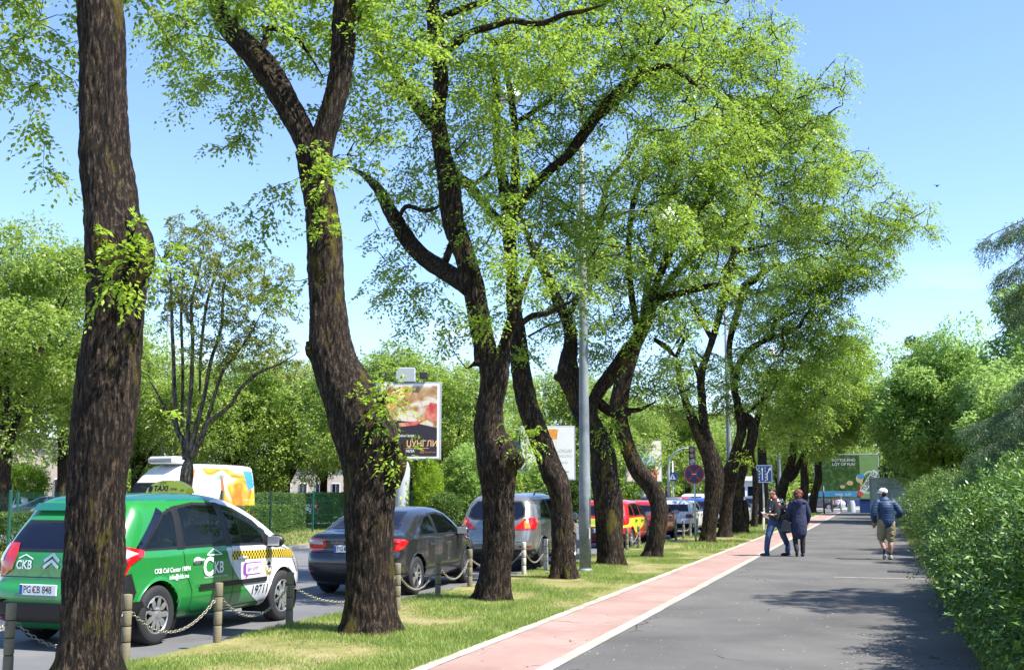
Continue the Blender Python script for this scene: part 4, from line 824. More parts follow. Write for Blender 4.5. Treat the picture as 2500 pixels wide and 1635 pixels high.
# ================================================================ bollards and chains
M['bollard'] = plain('bollard_stone', (.18, .155, .095), .8, var=.18, vscale=9, bump=.4, bscale=60); M['bollard_pale'] = plain('pale_bollard_stone', (.50, .47, .40), .8, var=.15, vscale=9, bump=.3)
M['chain'] = plain('galvanised_chain', (.30, .28, .22), .4, .7, var=.3, vscale=30); M['groove'] = plain('groove', (.02, .018, .015), .9, var=0)
def make_bollard(pale=False):
    root = empty('bollard'); r = .046; mat = M['bollard_pale'] if pale else M['bollard']
    mb = MB(); 
    for k in range(4):
        z0 = -.05 if k == 0 else .03+k*.155; z1 = .175+k*.155
        pr = [(r*.93, z0), (r, z0+.006), (r, z1-.006), (r*.93, z1)]
        if k == 3: pr += [(r*.6, z1+.004), (.001, z1+.005)]
        mb.lathe(pr, n=24)
    mb.build('post', mat, root, True); g = MB(); 
    g.lathe([(r*.86, .16), (r*.86, .52)], n=20); g.build('groove', M['groove'], root)
    e = MB(); 
    for s in (-1, 1): e.tube([(0, s*(r-.005), .47), (0, s*(r+.022), .475), (0, s*(r+.026), .455), (0, s*(r-.002), .45)], .005, 6)
    e.build('chain_eye', M['chain'], root); return root
b0 = make_bollard(); b1 = make_bollard(True); used = [0, 0]
bol = [((18, 1648), 0, 'weathered bollard at the lower left corner of the picture'), ((305, 1612), 0, 'stone bollard against the right side of the nearest trunk'), ((530, 1565), 0, 'bollard in front of the taxi between its two wheels'),
 ((706, 1523), 0, 'shaded dark bollard in front of the taxi front wheel'), ((970, 1487), 0, 'bollard half hidden behind the right side of the second trunk'), ((1069, 1453), 0, 'bollard in front of the dark sedan, just right of its rear wheel'),
 ((1147, 1430), 0, 'bollard in front of the dark sedan front wheel'), ((1279, 1401), 1, 'pale bollard right of the mossy-bulge trunk'), ((1333, 1389), 1, 'pale bollard in front of the silver car rear wheel'),
 ((1531, 1344), 0, 'bollard in front of the red and yellow taxi rear wheel'), ((1560, 1337), 0, 'bollard between the red and yellow taxi and the curved dark trunk'), ((1650, 1318), 0, 'dark bollard by the red car nose'),
 ((1669, 1314), 0, 'dark bollard left of the pale one under the white hatchback'), ((1686, 1310), 1, 'pale bollard beside the sign pole under the white hatchback'), ((1702, 1306), 1, 'pale bollard just right of the sign pole')]
BP = []
for (uv, k, lb) in bol:
    g = gp(*uv); src = (b0, b1)[k]
    o = src if not used[k] else copy_tree(src); used[k] = 1; o.location = (g.x, g.y, 0); tag(o, lb, 'bollard', 'bollards along the kerb'); BP.append(Vector((g.x, g.y, 0)))
def link_verts(c, t, side, Lk=.052, wk=.030, r=.0056):
    V = []; Fs = []; n = 14; m = 6
    nrm_ = t.cross(side).normalized()
    for i in range(n):
        a = 2*math.pi*i/n; q = t*(math.cos(a)*Lk/2)+side*(math.sin(a)*wk/2); out = (t*math.cos(a)*wk+side*math.sin(a)*Lk).normalized()
        for k in range(m):
            b = 2*math.pi*k/m; V.append(c+q+out*(math.cos(b)*r)+nrm_*(math.sin(b)*r))
    for i in range(n):
        for k in range(m): Fs.append((i*m+k, ((i+1) % n)*m+k, ((i+1) % n)*m+(k+1) % m, i*m+(k+1) % m))
    return V, Fs
def chain(a, b, sag, label, frac=1.0):
    mb = MB(); a = a+Vector((0, .08, .455)); b = b+Vector((0, -.08, .455)); Lc = (b-a).length*(1+1.2*(sag/(b-a).length)**2); n = int(Lc/.040*frac)
    for i in range(n):
        t = (i+.5)/n*frac; p = a.lerp(b, t)-Vector((0, 0, 4*sag*t*(1-t))); q = a.lerp(b, t+.01)-Vector((0, 0, 4*sag*(t+.01)*(1-t-.01))); d = (q-p).normalized()
        s = d.cross(Vector((0, 0, 1))).normalized(); s2 = d.cross(s)
        mb.add(*link_verts(p, d, (s+s2*.35).normalized() if i % 2 else (s2-s*.35).normalized()))
    c = (a+b)/2; c.z = 0; o = mb.build('chain', M['chain'], None, True); o.data.transform(Matrix.Translation(-c)); o.location = c; tag(o, label, 'chain', 'chains between the bollards'); return o
cl = ['chain at the lower left corner passing behind the nearest trunk', 'long sagging chain in front of the taxi rear wheel', 'chain in front of the taxi front door, right of the middle bollard', 'chain running from the taxi front wheel to the second trunk',
 'chain in front of the dark sedan rear wheel', 'chain in front of the dark sedan front door', 'chain hidden mostly behind the mossy-bulge trunk', 'chain between the two pale bollards by the silver car']
for i, lb in enumerate(cl): chain(BP[i], BP[i+1], .26, lb)
chain(BP[9], BP[10], .24, 'chain by the red and yellow taxi rear wheel'); chain(BP[12], BP[13], .2, 'chain under the white hatchback'); chain(Vector((-7.15, 6.9, 0)), BP[0], .25, 'chain end entering at the left edge')
# ================================================================ lamp posts
M['lampwhite'] = plain('lamp_shade_white', (.8, .82, .84), .35, var=.05); M['pole'] = groundmat('painted_steel', [(.13, .155, .17), (.19, .22, .235), (.27, .29, .30)], 2.2, 9, .5, .1)
M['sticker'] = plain('paper_sticker', (.6, .56, .48), .8, var=.3, vscale=20)
def lamp_shade(root, p, s=1.0):
    mb = MB(); mb.lathe([(.03, .36), (.06, .34), (.08, .27), (.15, .23), (.21, .14), (.25, .03), (.26, -.02)], c=p, n=28); mb.build('lamp_shade', M['lampwhite'], root, True)
    d = MB(); d.lathe([(.255, -.02), (.25, -.07), (.18, -.10), (.1, -.11), (.001, -.115)], c=p, n=28); d.build('lamp_glass', M['clear'], root, True)
def lamp_post(x, y, label, ht=10.75, left=True, path=True, r0=.125, group='tall lamp posts', hp=7.6):
    root = empty('lamp_post', (x, y, 0), 0, label, 'lamp post', group); mb = MB()
    mb.tube([(0, 0, -.1), (0, 0, 1.9), (0, 0, 2.0), (0, 0, 5), (0, 0, ht)], [r0, r0, r0*.93, r0*.75, r0*.42], 24); mb.lathe([(r0+.03, 0), (r0+.03, .03), (r0, .06)], n=24); mb.build('pole', M['pole'], root, True)
    if left:
        MB().tube([(0, 0, ht-.08), (-.8, -.05, ht+.06), (-1.45, -.1, ht+.08)], [.045, .04, .035], 10).build('arm', M['pole'], root, True)
        MB().tube([(0, 0, ht-.5), (-.8, -.05, ht-.1)], .018, 8).build('arm_brace', M['pole'], root, True); lamp_shade(root, (-1.62, -.1, ht-.28))
    if path:
        MB().tube([(0, 0, hp), (.9, -.05, hp+.05), (1.75, -.1, hp+.05)], [.04, .035, .03], 10).build('arm', M['pole'], root, True); lamp_shade(root, (1.9, -.1, hp-.28))
    return root
lp = lamp_post(-5.95, 23.9, 'tall grey lamp post standing in the grass with torn stickers near its foot')
MB().box((.09, -.075, .78), (.02, .10, .22), .9, bev=.004).build('torn_sticker', M['sticker'], lp); MB().box((.118, -.02, 1.25), (.02, .06, .55), .2, bev=.004).build('cable_cover', M['dark_metal'], lp)
lp2 = lamp_post(-5.9, 48.7, 'second lamp post, rising behind the forked mossy trunk'); lp3 = lamp_post(-5.87, 73.8, 'third lamp post, farther along above the lane sign')
for u, D, lb in [(455, 62, 'street lamp with white bell shade seen through the thinly leaved tree'), (960, 66, 'street lamp sticking up above the poster board')]:
    p = atd(u, 1200, D); o = lamp_post(p.x-1.6, p.y, lb, 9.3 if u > 900 else 12.4, False, True, .1, 'lamp posts across the street', 8.9 if u > 900 else 12.1)
p = atd(1692, 1200, 60)
# ================================================================ poster boards
M['board_frame'] = plain('board_frame', (.33, .36, .39), .4, .3); M['board_white'] = plain('poster_white', (.80, .79, .76), .5, var=.03); M['post_pale'] = plain('pale_post', (.36, .39, .41), .6, var=.06)
def colmat(name, c, v=.15, s=3): return plain(name, c, .55, var=v, vscale=s)
def blotch(name, stops, scale, seed=0, detail=3):
    m, nt, b = newmat(name); tcd = N(nt, 'ShaderNodeTexCoord'); mp = N(nt, 'ShaderNodeMapping'); mp.inputs['Location'].default_value = (seed, seed*1.7, seed*.3); L(nt, tcd.outputs['Object'], mp.inputs[0])
    n = N(nt, 'ShaderNodeTexNoise'); n.inputs['Scale'].default_value = scale; n.inputs['Detail'].default_value = detail; n.inputs['Distortion'].default_value = 1.0; L(nt, mp.outputs[0], n.inputs['Vector'])
    L(nt, ramp(nt, n.outputs['Fac'], stops), b.inputs['Base Color']); b.inputs['Roughness'].default_value = .5; return m
X, Z_ = Vector((1, 0, 0)), Vector((0, 0, 1))
def board(u, D, w_, h_, vtop, label, th=.22, post_r=.3, rz=None, post='slab', group='roadside poster boards'):
    p = atd(u, 1200, D); z1 = H+(1200-vtop)*D/F; root = empty('poster_board', (p.x, p.y, 0), YAW if rz is None else rz, label, 'billboard', group)
    zc = z1-h_/2; MB().box((0, 0, zc), (w_, th, h_), bev=.04).build('frame', M['board_frame'], root)
    MB().box((0, -th/2, zc), (w_-.16, .02, h_-.16), bev=.004).build('border', M['board_white'], root)
    fr = (Vector((0, -th/2-.013, zc)), X, Z_, Vector((0, -1, 0)))
    pm = MB(); pm.lathe([(post_r, -.1), (post_r, z1-h_-.35), (post_r*.8, z1-h_-.1), (post_r*.5, z1-h_+.02)], n=28); pm.build('post', M['post_pale'], root, True)
    return root, fr, zc
# film poster, large
r1, fr, zc = board(982, 50, 3.35, 3.42, 932, 'large film poster on a pale post, burning orange picture over black with gold lettering', post_r=.33)
a = MB(); poly_on(a, [(-1.5, 0.1), (1.5, -.35), (1.5, 1.54), (-1.5, 1.54)], fr); 
poly_on(a, [(-1.5, -1.54), (1.5, -1.54), (1.5, -.3), (.4, -.05), (-.4, .05), (-1.5, .15)], fr, .004, 1)
poly_on(a, [(.75, .0), (1.1, .1), (1.5, .0), (1.5, .75), (1.2, .82), (1.02, .55), (.95, .2)], fr, .005, 2); poly_on(a, [(-.2, -.1), (.5, -.02), (1.3, .3), (1.35, .22), (.6, -.18), (-.1, -.25)], fr, .006, 2)
poly_on(a, [(-.9, .9), (-.2, 1.5), (.5, 1.45), (.3, 1.1), (-.1, 1.0), (-.4, .5), (-.8, .4)], fr, .0055, 3)
a.build('poster', [blotch('poster_fire', [(.35, (.28, .09, .03)), (.47, (.42, .26, .12)), (.58, (.66, .58, .48))], 1.6, 2, 8), colmat('poster_night', (.02, .015, .025)), blotch('poster_red', [(.3, (.45, .04, .04)), (.7, (.8, .3, .2))], 2, 5), blotch('poster_amber', [(.4, (.55, .22, .06)), (.6, (.85, .62, .3))], 2.5, 8)], r1)
a = MB(); panel_text(a, 'КЊИГА О ЏУНГЛИ', .36, (.0, -1.0, .007), fr, .012, 0, sx=.92); a.box((0, -.13, zc-1.19), (2.3, .004, .02))
panel_text(a, 'ОД 14. АПРИЛА', .17, (-.12, -1.32, .007), fr, .01, 1); panel_text(a, '3D', .14, (.85, -1.36, .007), fr, .01, 2); panel_text(a, 'у биоскопима', .08, (1.18, -1.36, .007), fr, 0, 2); panel_text(a, 'ДИВЉИНА  ЗОВЕ', .12, (0, -.66, .007), fr, .01, 1)
a.build('lettering', [colmat('gold_ink', (.75, .45, .18)), M['whitedecal'], colmat('orange_ink', (.7, .2, .03))], r1)
MB().box((.08, .08, zc+1.71+.32), (.85, .5, .64), bev=.03).build('light_box', M['post_pale'], r1)
for s in (-1, 1):
    f = MB().box((s*.9, -.2, zc+1.71+.28), (.34, .22, .30), bev=.03).build('floodlight', M['dark_metal'], r1); MB().tube([(s*.35, 0, zc+2.1), (s*.9, -.1, zc+2.0)], .02, 6).build('bracket', M['dark_metal'], f)
# beer glass board
r2, fr, zc = board(1337, 62, 3.0, 2.95, 1040, 'board advertising a tall glass of amber beer, seen between two trunks', .5, .2)
a = MB(); poly_on(a, [(-1.35, -1.33), (1.35, -1.33), (1.35, 1.33), (-1.35, 1.33)], fr, .001, 0); poly_on(a, [(-.05, .75), (.5, .75), (.58, 1.3), (-.12, 1.3)], fr, .005, 1)
poly_on(a, [(.0, -.9), (.46, -.9), (.52, .7), (-.07, .7)], fr, .004, 2); poly_on(a, [(.06, .1), (.40, .1), (.40, .55), (.23, .68), (.06, .55)], fr, .006, 3)
a.build('poster', [colmat('poster_paper', (.72, .72, .68), .05), blotch('beer_amber', [(.3, (.6, .2, .02)), (.7, (.85, .45, .1))], 3, 3), colmat('glass_print', (.70, .66, .52), .1), colmat('label_print', (.75, .72, .6))], r2)
a = MB(); panel_text(a, 'NAJBOLJI', .2, (.22, .02, .008), fr, .012, 0, sx=.8); panel_text(a, 'BAŠ TI', .25, (.22, -.22, .008), fr, .015, 0, sx=.8); panel_text(a, 'OKUSI', .26, (.95, .12, .008), fr, 0, 1); panel_text(a, 'RAZLIKU', .2, (.95, -.14, .008), fr, 0, 1); panel_text(a, 'NIKŠIĆ', .14, (.9, -.5, .008), fr, 0, 1); panel_text(a, 'od 1896.', .12, (.95, -1.0, .008), fr, 0, 0)
a.build('lettering', [colmat('dark_ink', (.05, .05, .05)), colmat('pale_ink', (.52, .50, .46))], r2)
MB().box((-1.58, .05, zc), (.16, .4, 2.7), bev=.05).build('side_panel', colmat('blue_side', (.12, .22, .42)), r2)
# white car board
r3, fr, zc = board(1572, 86, 2.75, 3.1, 1076, 'board with a pale blue-white car picture and the headline about spring', .25, .18)
a = MB(); poly_on(a, [(-1.25, -1.42), (1.25, -1.42), (1.25, 1.42), (-1.25, 1.42)], fr, .001, 0)
poly_on(a, [(-.9, .35), (-.75, .75), (-.35, .95), (.1, .9), (.35, .55), (.8, .3), (.95, -.1), (.8, -.45), (.3, -.5), (-.2, -.25), (-.9, -.1)], fr, .004, 1)
poly_on(a, [(-.62, .6), (-.32, .85), (.05, .8), (.2, .52), (-.3, .45)], fr, .006, 2); poly_on(a, [(.2, -.35), (.8, -.25), (.78, -.48), (.3, -.56)], fr, .006, 3); poly_on(a, [(-.85, .0), (-.6, -.05), (-.55, -.4), (-.8, -.35)], fr, .006, 3); poly_on(a, [(.3, -.62), (1.0, -.62), (1.0, -1.35), (.3, -1.35)], fr, .005, 4)
a.build('poster', [blotch('poster_cream', [(.3, (.75, .6, .45)), (.7, (.82, .78, .7))], .7, 4), colmat('car_print', (.45, .62, .72)), colmat('car_print_glass', (.12, .25, .35)), colmat('car_print_dark', (.03, .04, .05)), colmat('poster_orange', (.75, .12, .05))], r3)
a = MB(); panel_text(a, 'BOJI PROLJEĆE', .27, (.1, 1.12, .008), fr, .012, 0, sx=.95); panel_text(a, 'akcija u toku', .14, (.4, .88, .008), fr, 0, 0); panel_text(a, '%', .5, (.65, -.98, .008), fr, .02, 1)
a.build('lettering', [colmat('brown_ink', (.1, .06, .04)), M['whitedecal']], r3)
# beer board beyond the end of the path
p = gp(2060, 1249); D = depth((p.x, p.y, H)); s = D/F; w_ = 190*s; xr = atd(2148, 1200, D)
root = empty('poster_board', (p.x-1.2, p.y+.3, 0), 0, 'wide green beer board spanning above the far end of the path', 'billboard', 'roadside poster boards'); ox = -(p.x-1.2)
R_ = xr.x+ox; zb = H-(1219-1200)*s; zt = H+(1200-1108)*s; wL = 5.2; cx = R_-wL/2; zc = (zb+zt)/2; hh = zt-zb
MB().box((cx, 0, zc), (wL, .25, hh), bev=.03).build('frame', M['board_frame'], root); fr = (Vector((cx, -.135, zc)), X, Z_, Vector((0, -1, 0)))
a = MB(); hw = wL/2-.1; hv = hh/2-.12; bx = hw-1.45
poly_on(a, [(-hw, -hv), (bx, -hv), (bx, hv), (-hw, hv)], fr, .001, 0); poly_on(a, [(bx+.03, -hv), (hw, -hv), (hw, hv), (bx+.03, hv)], fr, .001, 1)
poly_on(a, [(-hw, -hv+.12), (.75, -hv+.12), (.9, -hv+.6), (-hw, -hv+.6)], fr, .004, 2)
def disc(cx_, cy_, rx, ry, off, mi, n=20, rot=0): poly_on(a, [(cx_+rx*math.cos(t*6.283/n)*math.cos(rot)-ry*math.sin(t*6.283/n)*math.sin(rot), cy_+rx*math.cos(t*6.283/n)*math.sin(rot)+ry*math.sin(t*6.283/n)*math.cos(rot)) for t in range(n)], fr, off, mi)
disc(1.05, -hv+.42, .26, .27, .006, 3); disc(1.25, -hv+.9, .24, .24, .0065, 4); disc(.25, -hv+1.25, .26, .2, .005, 5); disc(-.35, -hv+.95, .2, .14, .005, 5); disc(1.1, -hv+1.62, .36, .38, .005, 5); disc(1.15, -hv+1.8, .3, .22, .006, 2)
cxl = (bx+hw)/2; disc(cxl, -.45, .64, .95, .003, 6, 28, -.25); disc(cxl, -.45, .56, .85, .004, 1, 28, -.25); disc(cxl, -.45, .48, .74, .005, 7, 28, -.25); disc(cxl, -.45, .3, .5, .006, 1, 28, -.25)
ca, sa = math.cos(.98), math.sin(.98); poly_on(a, [(cxl+x*ca-y*sa, -.4+x*sa+y*ca) for x, y in [(-1.05, -.24), (1.05, -.24), (1.05, .24), (-1.05, .24)]], fr, .008, 6)
a.build('poster', [blotch('beer_green', [(.35, (.02, .07, .015)), (.52, (.05, .13, .025)), (.68, (.20, .24, .10))], 1.8, 1, 6), colmat('label_green', (.25, .42, .16)), colmat('band_blue', (.08, .35, .62)), colmat('red_ball', (.65, .10, .08)), colmat('orange_ball', (.75, .25, .08)), colmat('tan_ball', (.7, .55, .3)), colmat('label_white', (.75, .8, .8), .05), colmat('label_dark_green', (.10, .22, .06))], root)
a = MB(); panel_text(a, 'TUBORG', .47, (cxl, -.4, .011), fr, .012, 0, rot=.98, sx=.93); panel_text(a, 'LOT OF FUN', .32, (-.2, hv-.75, .011), fr, .01, 1); panel_text(a, 'BOTTLE AND', .32, (-.2, hv-.4, .011), fr, .01, 1); panel_text(a, 'PARK  SLET', .26, (-.3, -hv+.3, .011), fr, .01, 1)
a.build('lettering', [M['inkblack'], M['whitedecal']], root)
px = atd(2077, 1200, D).x+ox; MB().lathe([(.33, 0), (.33, zb-.3), (.26, zb)], c=(px, 0, -.05), n=24).build('post', M['post_pale'], root, True)
px = atd(2052, 1200, D).x
o = empty('white_pole', (px, p.y-.4, 0), 0, 'slim white pole standing left of the beer board post', 'pole'); MB().tube([(0, 0, -.1), (0, 0, zb+.1)], .075, 12).build('pole', M['post_pale'], o, True); MB().box((.04, -.08, 1.25), (.12, .06, .2), bev=.01).build('control_box', M['post_pale'], o)
# street poster case on the path
g = gp(2126, 1271); root = empty('poster_case', (g.x+1.0, g.y, 0), 0, 'free-standing glazed street poster case with a silver-blue advert', 'poster case')
D = depth((g.x, g.y, H)); hz_ = H+(1200-1166)*D/F; zb_ = .38
MB().box((.05, .05, zb_/2), (1.85, .7, zb_), bev=.03).build('plinth', M['kerb'], root); MB().box((.05, 0, (zb_+hz_)/2), (2.1, .22, hz_-zb_), bev=.02).build('frame', M['post_pale'], root)
fr = (Vector((.05, -.115, (zb_+hz_)/2)), X, Z_, Vector((0, -1, 0))); a = MB(); hv = (hz_-zb_)/2-.08
poly_on(a, [(-.93, -hv), (.93, -hv), (.93, hv), (-.93, hv)], fr, .001, 0); poly_on(a, [(.45, hv-.02), (.93, hv-.02), (.93, hv-.35), (.7, hv-.15)], fr, .005, 1)
for k in range(24):
    t = k*6.283/24; t2 = (k+1)*6.283/24; poly_on(a, [(-.25+.32*math.cos(t), .1+.32*math.sin(t)), (-.25+.26*math.cos(t), .1+.26*math.sin(t)), (-.25+.26*math.cos(t2), .1+.26*math.sin(t2)), (-.25+.32*math.cos(t2), .1+.32*math.sin(t2))], fr, .004, 2)
poly_on(a, [(-.6, -.5), (.8, -.45), (.8, -.47), (-.6, -.52)], fr, .004, 2); poly_on(a, [(-.7, -.2), (-.55, -.6), (-.5, -.6), (-.64, -.18)], fr, .004, 2)
a.build('poster', [blotch('poster_silver', [(.3, (.36, .44, .50)), (.7, (.50, .57, .62))], 1.5, 6), M['red_ink'], colmat('slate_ink', (.2, .3, .42))], root)
a = MB(); panel_text(a, 'ČVRST STAV NE', .17, (0, hv-.32, .008), fr, .008); panel_text(a, 'MUZIKA, STVARNO', .15, (0, hv-.52, .008), fr, .008)
for k in range(7): panel_text(a, 'kvalitet i sigurnost', .06, (-.45, -.62-.08*k, .008), fr, 0)
a.build('lettering', colmat('grey_ink', (.15, .18, .22)), root)
# ================================================================ signs and signals
M['sign_red'] = plain('sign_red', (.25, .02, .015), .4, var=.1); M['sign_blue'] = plain('sign_blue', (.008, .02, .11), .4, var=.1); M['sign_blue2'] = plain('direction_blue', (.02, .06, .22), .4, var=.1)
def sgn(name, u, v, Y, label, cat='sign'):
    g = at(u, v, Y); return empty(name, (g.x, Y, 0), 0, label, cat), g
root, g = sgn('road_sign', 1699, 1322, 38.0, 'round red and blue no-stopping sign on a thin grey pole'); r = .325; zc = at(1699, 1156.5, 38).z
MB().tube([(0, 0, -.1), (0, 0, zc+.3)], .032, 12).build('pole', M['metal_grey'], root, True)
def rdisc(r_, y0, y1, mat, name, parent, n=36): return MB().lathe([(.001, y0), (r_, y0), (r_, y1), (.001, y1)], c=(0, 0, zc), axis='y', n=n).build(name, mat, parent)
rdisc(r, -.05, -.04, M['sign_red'], 'sign_face', root); rdisc(r+.012, -.045, -.037, M['metal_grey'], 'rim', root); rdisc(r*.83, -.056, -.05, M['sign_blue'], 'blue_field', root)
a = MB()
for s in (-1, 1): a.add([(x*.7071-z*.7071*s, -.060-.001*s, zc+(x*.7071*s+z*.7071)) for x, z in [(-r*.84, -.036), (r*.84, -.036), (r*.84, .036), (-r*.84, .036)]], [(0, 1, 2, 3)])
a.build('cross_bars', M['sign_red'], root); MB().box((0, -.066, zc), (.16, .004, .02)).build('small_plate', M['white'], root)
# lane sign
root, g = sgn('lane_sign', 1886, 1290, 58.0, 'blue lane sign with three white arrows above the man in the leather jacket'); z0 = at(1886, 1178, 58).z; z1 = at(1886, 1134, 58).z; xl = at(1838, 1150, 58).x-g.x; xr_ = at(1886, 1150, 58).x-g.x; wx = xr_-xl; hzv = z1-z0; c_ = (xl+xr_)/2
MB().box((c_, 0, (z0+z1)/2), (wx, .05, hzv), bev=.01).build('sign_face', M['sign_blue2'], root); MB().tube([(c_, .06, -.1), (c_, .06, z1)], .04, 10).build('pole', M['metal_grey'], root, True)
fr = (Vector((c_, -.026, (z0+z1)/2)), X, Z_, Vector((0, -1, 0))); a = MB()
def bar(x0, y0, x1, y1, w2, off=.003):
    d = Vector((x1-x0, y1-y0)).normalized(); n = Vector((-d.y, d.x))*w2/2; poly_on(a, [(x0+n.x, y0+n.y), (x0-n.x, y0-n.y), (x1-n.x, y1-n.y), (x1+n.x, y1+n.y)], fr, off)
b_ = .46
for x0, y0, x1, y1 in [(-wx*b_, -hzv*b_, wx*b_, -hzv*b_), (wx*b_, -hzv*b_, wx*b_, hzv*b_), (wx*b_, hzv*b_, -wx*b_, hzv*b_), (-wx*b_, hzv*b_, -wx*b_, -hzv*b_)]: bar(x0, y0, x1, y1, .022)
for xx in (-.33, -.02): bar(wx*xx, -hzv*.36, wx*xx, hzv*.25, .045, .004); poly_on(a, [(wx*xx-.06, hzv*.22), (wx*xx+.06, hzv*.22), (wx*xx, hzv*.38)], fr, .005)
bar(wx*.22, -hzv*.36, wx*.22, hzv*.02, .045, .004); bar(wx*.22, hzv*.0, wx*.36, hzv*.25, .045, .0045); poly_on(a, [(wx*.27, hzv*.24), (wx*.41, hzv*.38), (wx*.42, hzv*.18)], fr, .005)
for xx in (-.18, .13):
    for k in range(5): bar(wx*xx, -hzv*.4+k*hzv*.17, wx*xx, -hzv*.32+k*hzv*.17, .035, .004)
a.build('arrows', M['white'], root)
# pedestrian crossing sign and traffic signals
root, g = sgn('crossing_sign', 1644, 1260, 66.0, 'small blue pedestrian crossing sign on a slim pole'); zc = at(1644, 1163, 66).z; MB().box((0, 0, zc), (.5, .04, .5), bev=.01).build('sign_face', M['sign_blue2'], root)
fr = (Vector((0, -.021, zc)), X, Z_, Vector((0, -1, 0))); a = MB(); poly_on(a, [(-.19, -.16), (.19, -.16), (0, .18)], fr, .003); a.build('white_triangle', M['white'], root)
a = MB(); bar(-.02, -.11, .0, .0, .03, .006); bar(.03, -.11, .0, .0, .03, .007); bar(0, 0, 0, .08, .035, .008); a.build('walking_figure', M['inkblack'], root)
MB().tube([(0, .05, -.1), (0, .05, zc+.9)], .035, 8).build('pole', M['metal_grey'], root, True); tl = MB().box((-.28, 0, zc-1.05), (.3, .25, .95), bev=.03).build('signal_head', M['dark_metal'], root)
M['lamp_red'] = plain('signal_red', (.7, .02, .02), .2, var=0)
for k, mt in enumerate((M['lamp_red'], M['dark_metal'], M['dark_metal'])): MB().lathe([(.001, -.14), (.1, -.14), (.1, -.12)], c=(-.28, 0, zc-.75-.3*k), axis='y', n=14).build('signal_lamp', mt, root)
root, g = sgn('traffic_light', 1634, 1262, 63.0, 'overhead traffic light hanging from a curved grey arm', 'traffic light'); za = at(1690, 1095, 63).z; xa = at(1690, 1095, 63).x-g.x
MB().tube([(0, 0, -.1), (0, 0, za-1.2), (.06, 0, za-.6), (.35, 0, za-.2), (xa*.6, 0, za+.02), (xa, 0, za+.05)], [.08, .07, .06, .055, .045, .04], 10).build('pole', M['metal_grey'], root, True)
MB().box((xa, -.05, za-.38), (.34, .28, 1.0), bev=.03).build('signal_head', M['dark_metal'], root)
for k in range(3): MB().lathe([(.001, -.20), (.115, -.20), (.125, -.30), (.13, -.19)], c=(xa, 0, za-.07-.31*k), axis='y', n=16).build('signal_lamp', M['metal_grey'] if k == 2 else M['redlightdark'], root)
# small things at the far end of the path
root, g = sgn('crash_barrier', 2118, 1249, 96.0, 'dark blue street bin beyond the end of the path', 'bin'); root.name = 'street_bin'; MB().box((0, 0, .52), (1.15, .5, 1.04), bev=.06).build('bin_body', M['sign_blue2'], root); MB().box((0, 0, 1.07), (1.2, .55, .06), bev=.02).build('lid', M['dark_metal'], root)
for u, lb in ((2012, 'thin dark post beyond the last tree trunk'),):
    root, g = sgn('thin_post', u, 1242, 92.0, lb, 'post'); MB().tube([(0, 0, -.1), (0, 0, 2.1)], .07, 8).build('post', M['dark_metal'], root, True)
# white bus / kiosk glimpsed between the trunks
p = atd(1800, 1200, 100); root = empty('kiosk', (p.x, p.y, 0), YAW, 'white roofed kiosk glimpsed between the trunks left of the lane sign', 'kiosk')
MB().box((0, 0, 1.3), (3.4, 2.4, 2.6), bev=.05).build('wall', M['white'], root); MB().box((0, 0, 2.75), (3.9, 2.9, .4), bev=.05).build('roof', M['white'], root)
for k in range(3): MB().box((-1.1+k*1.1, -1.21, 1.55), (.85, .05, 1.1), bev=.01).build('window', M['glassdark'], root)
# bird
p = atd(2288, 454, 60); root = empty('bird', p, .4, 'tiny dark bird flying in the clear sky', 'bird'); a = MB().ell((0, 0, 0), (.05, .13, .045), 10, 7); a.add([(0, .06, .02), (.24, .02, .07), (.26, -.04, .06), (0, -.05, .02)], [(0, 1, 2, 3)]); a.add([(0, .06, .02), (-.24, .02, .07), (-.26, -.04, .06), (0, -.05, .02)], [(3, 2, 1, 0)]); a.add([(-.02, -.1, 0), (.02, -.1, 0), (.05, -.2, 0), (-.05, -.2, 0)], [(0, 1, 2, 3)]); a.build('body', M['black'], root)
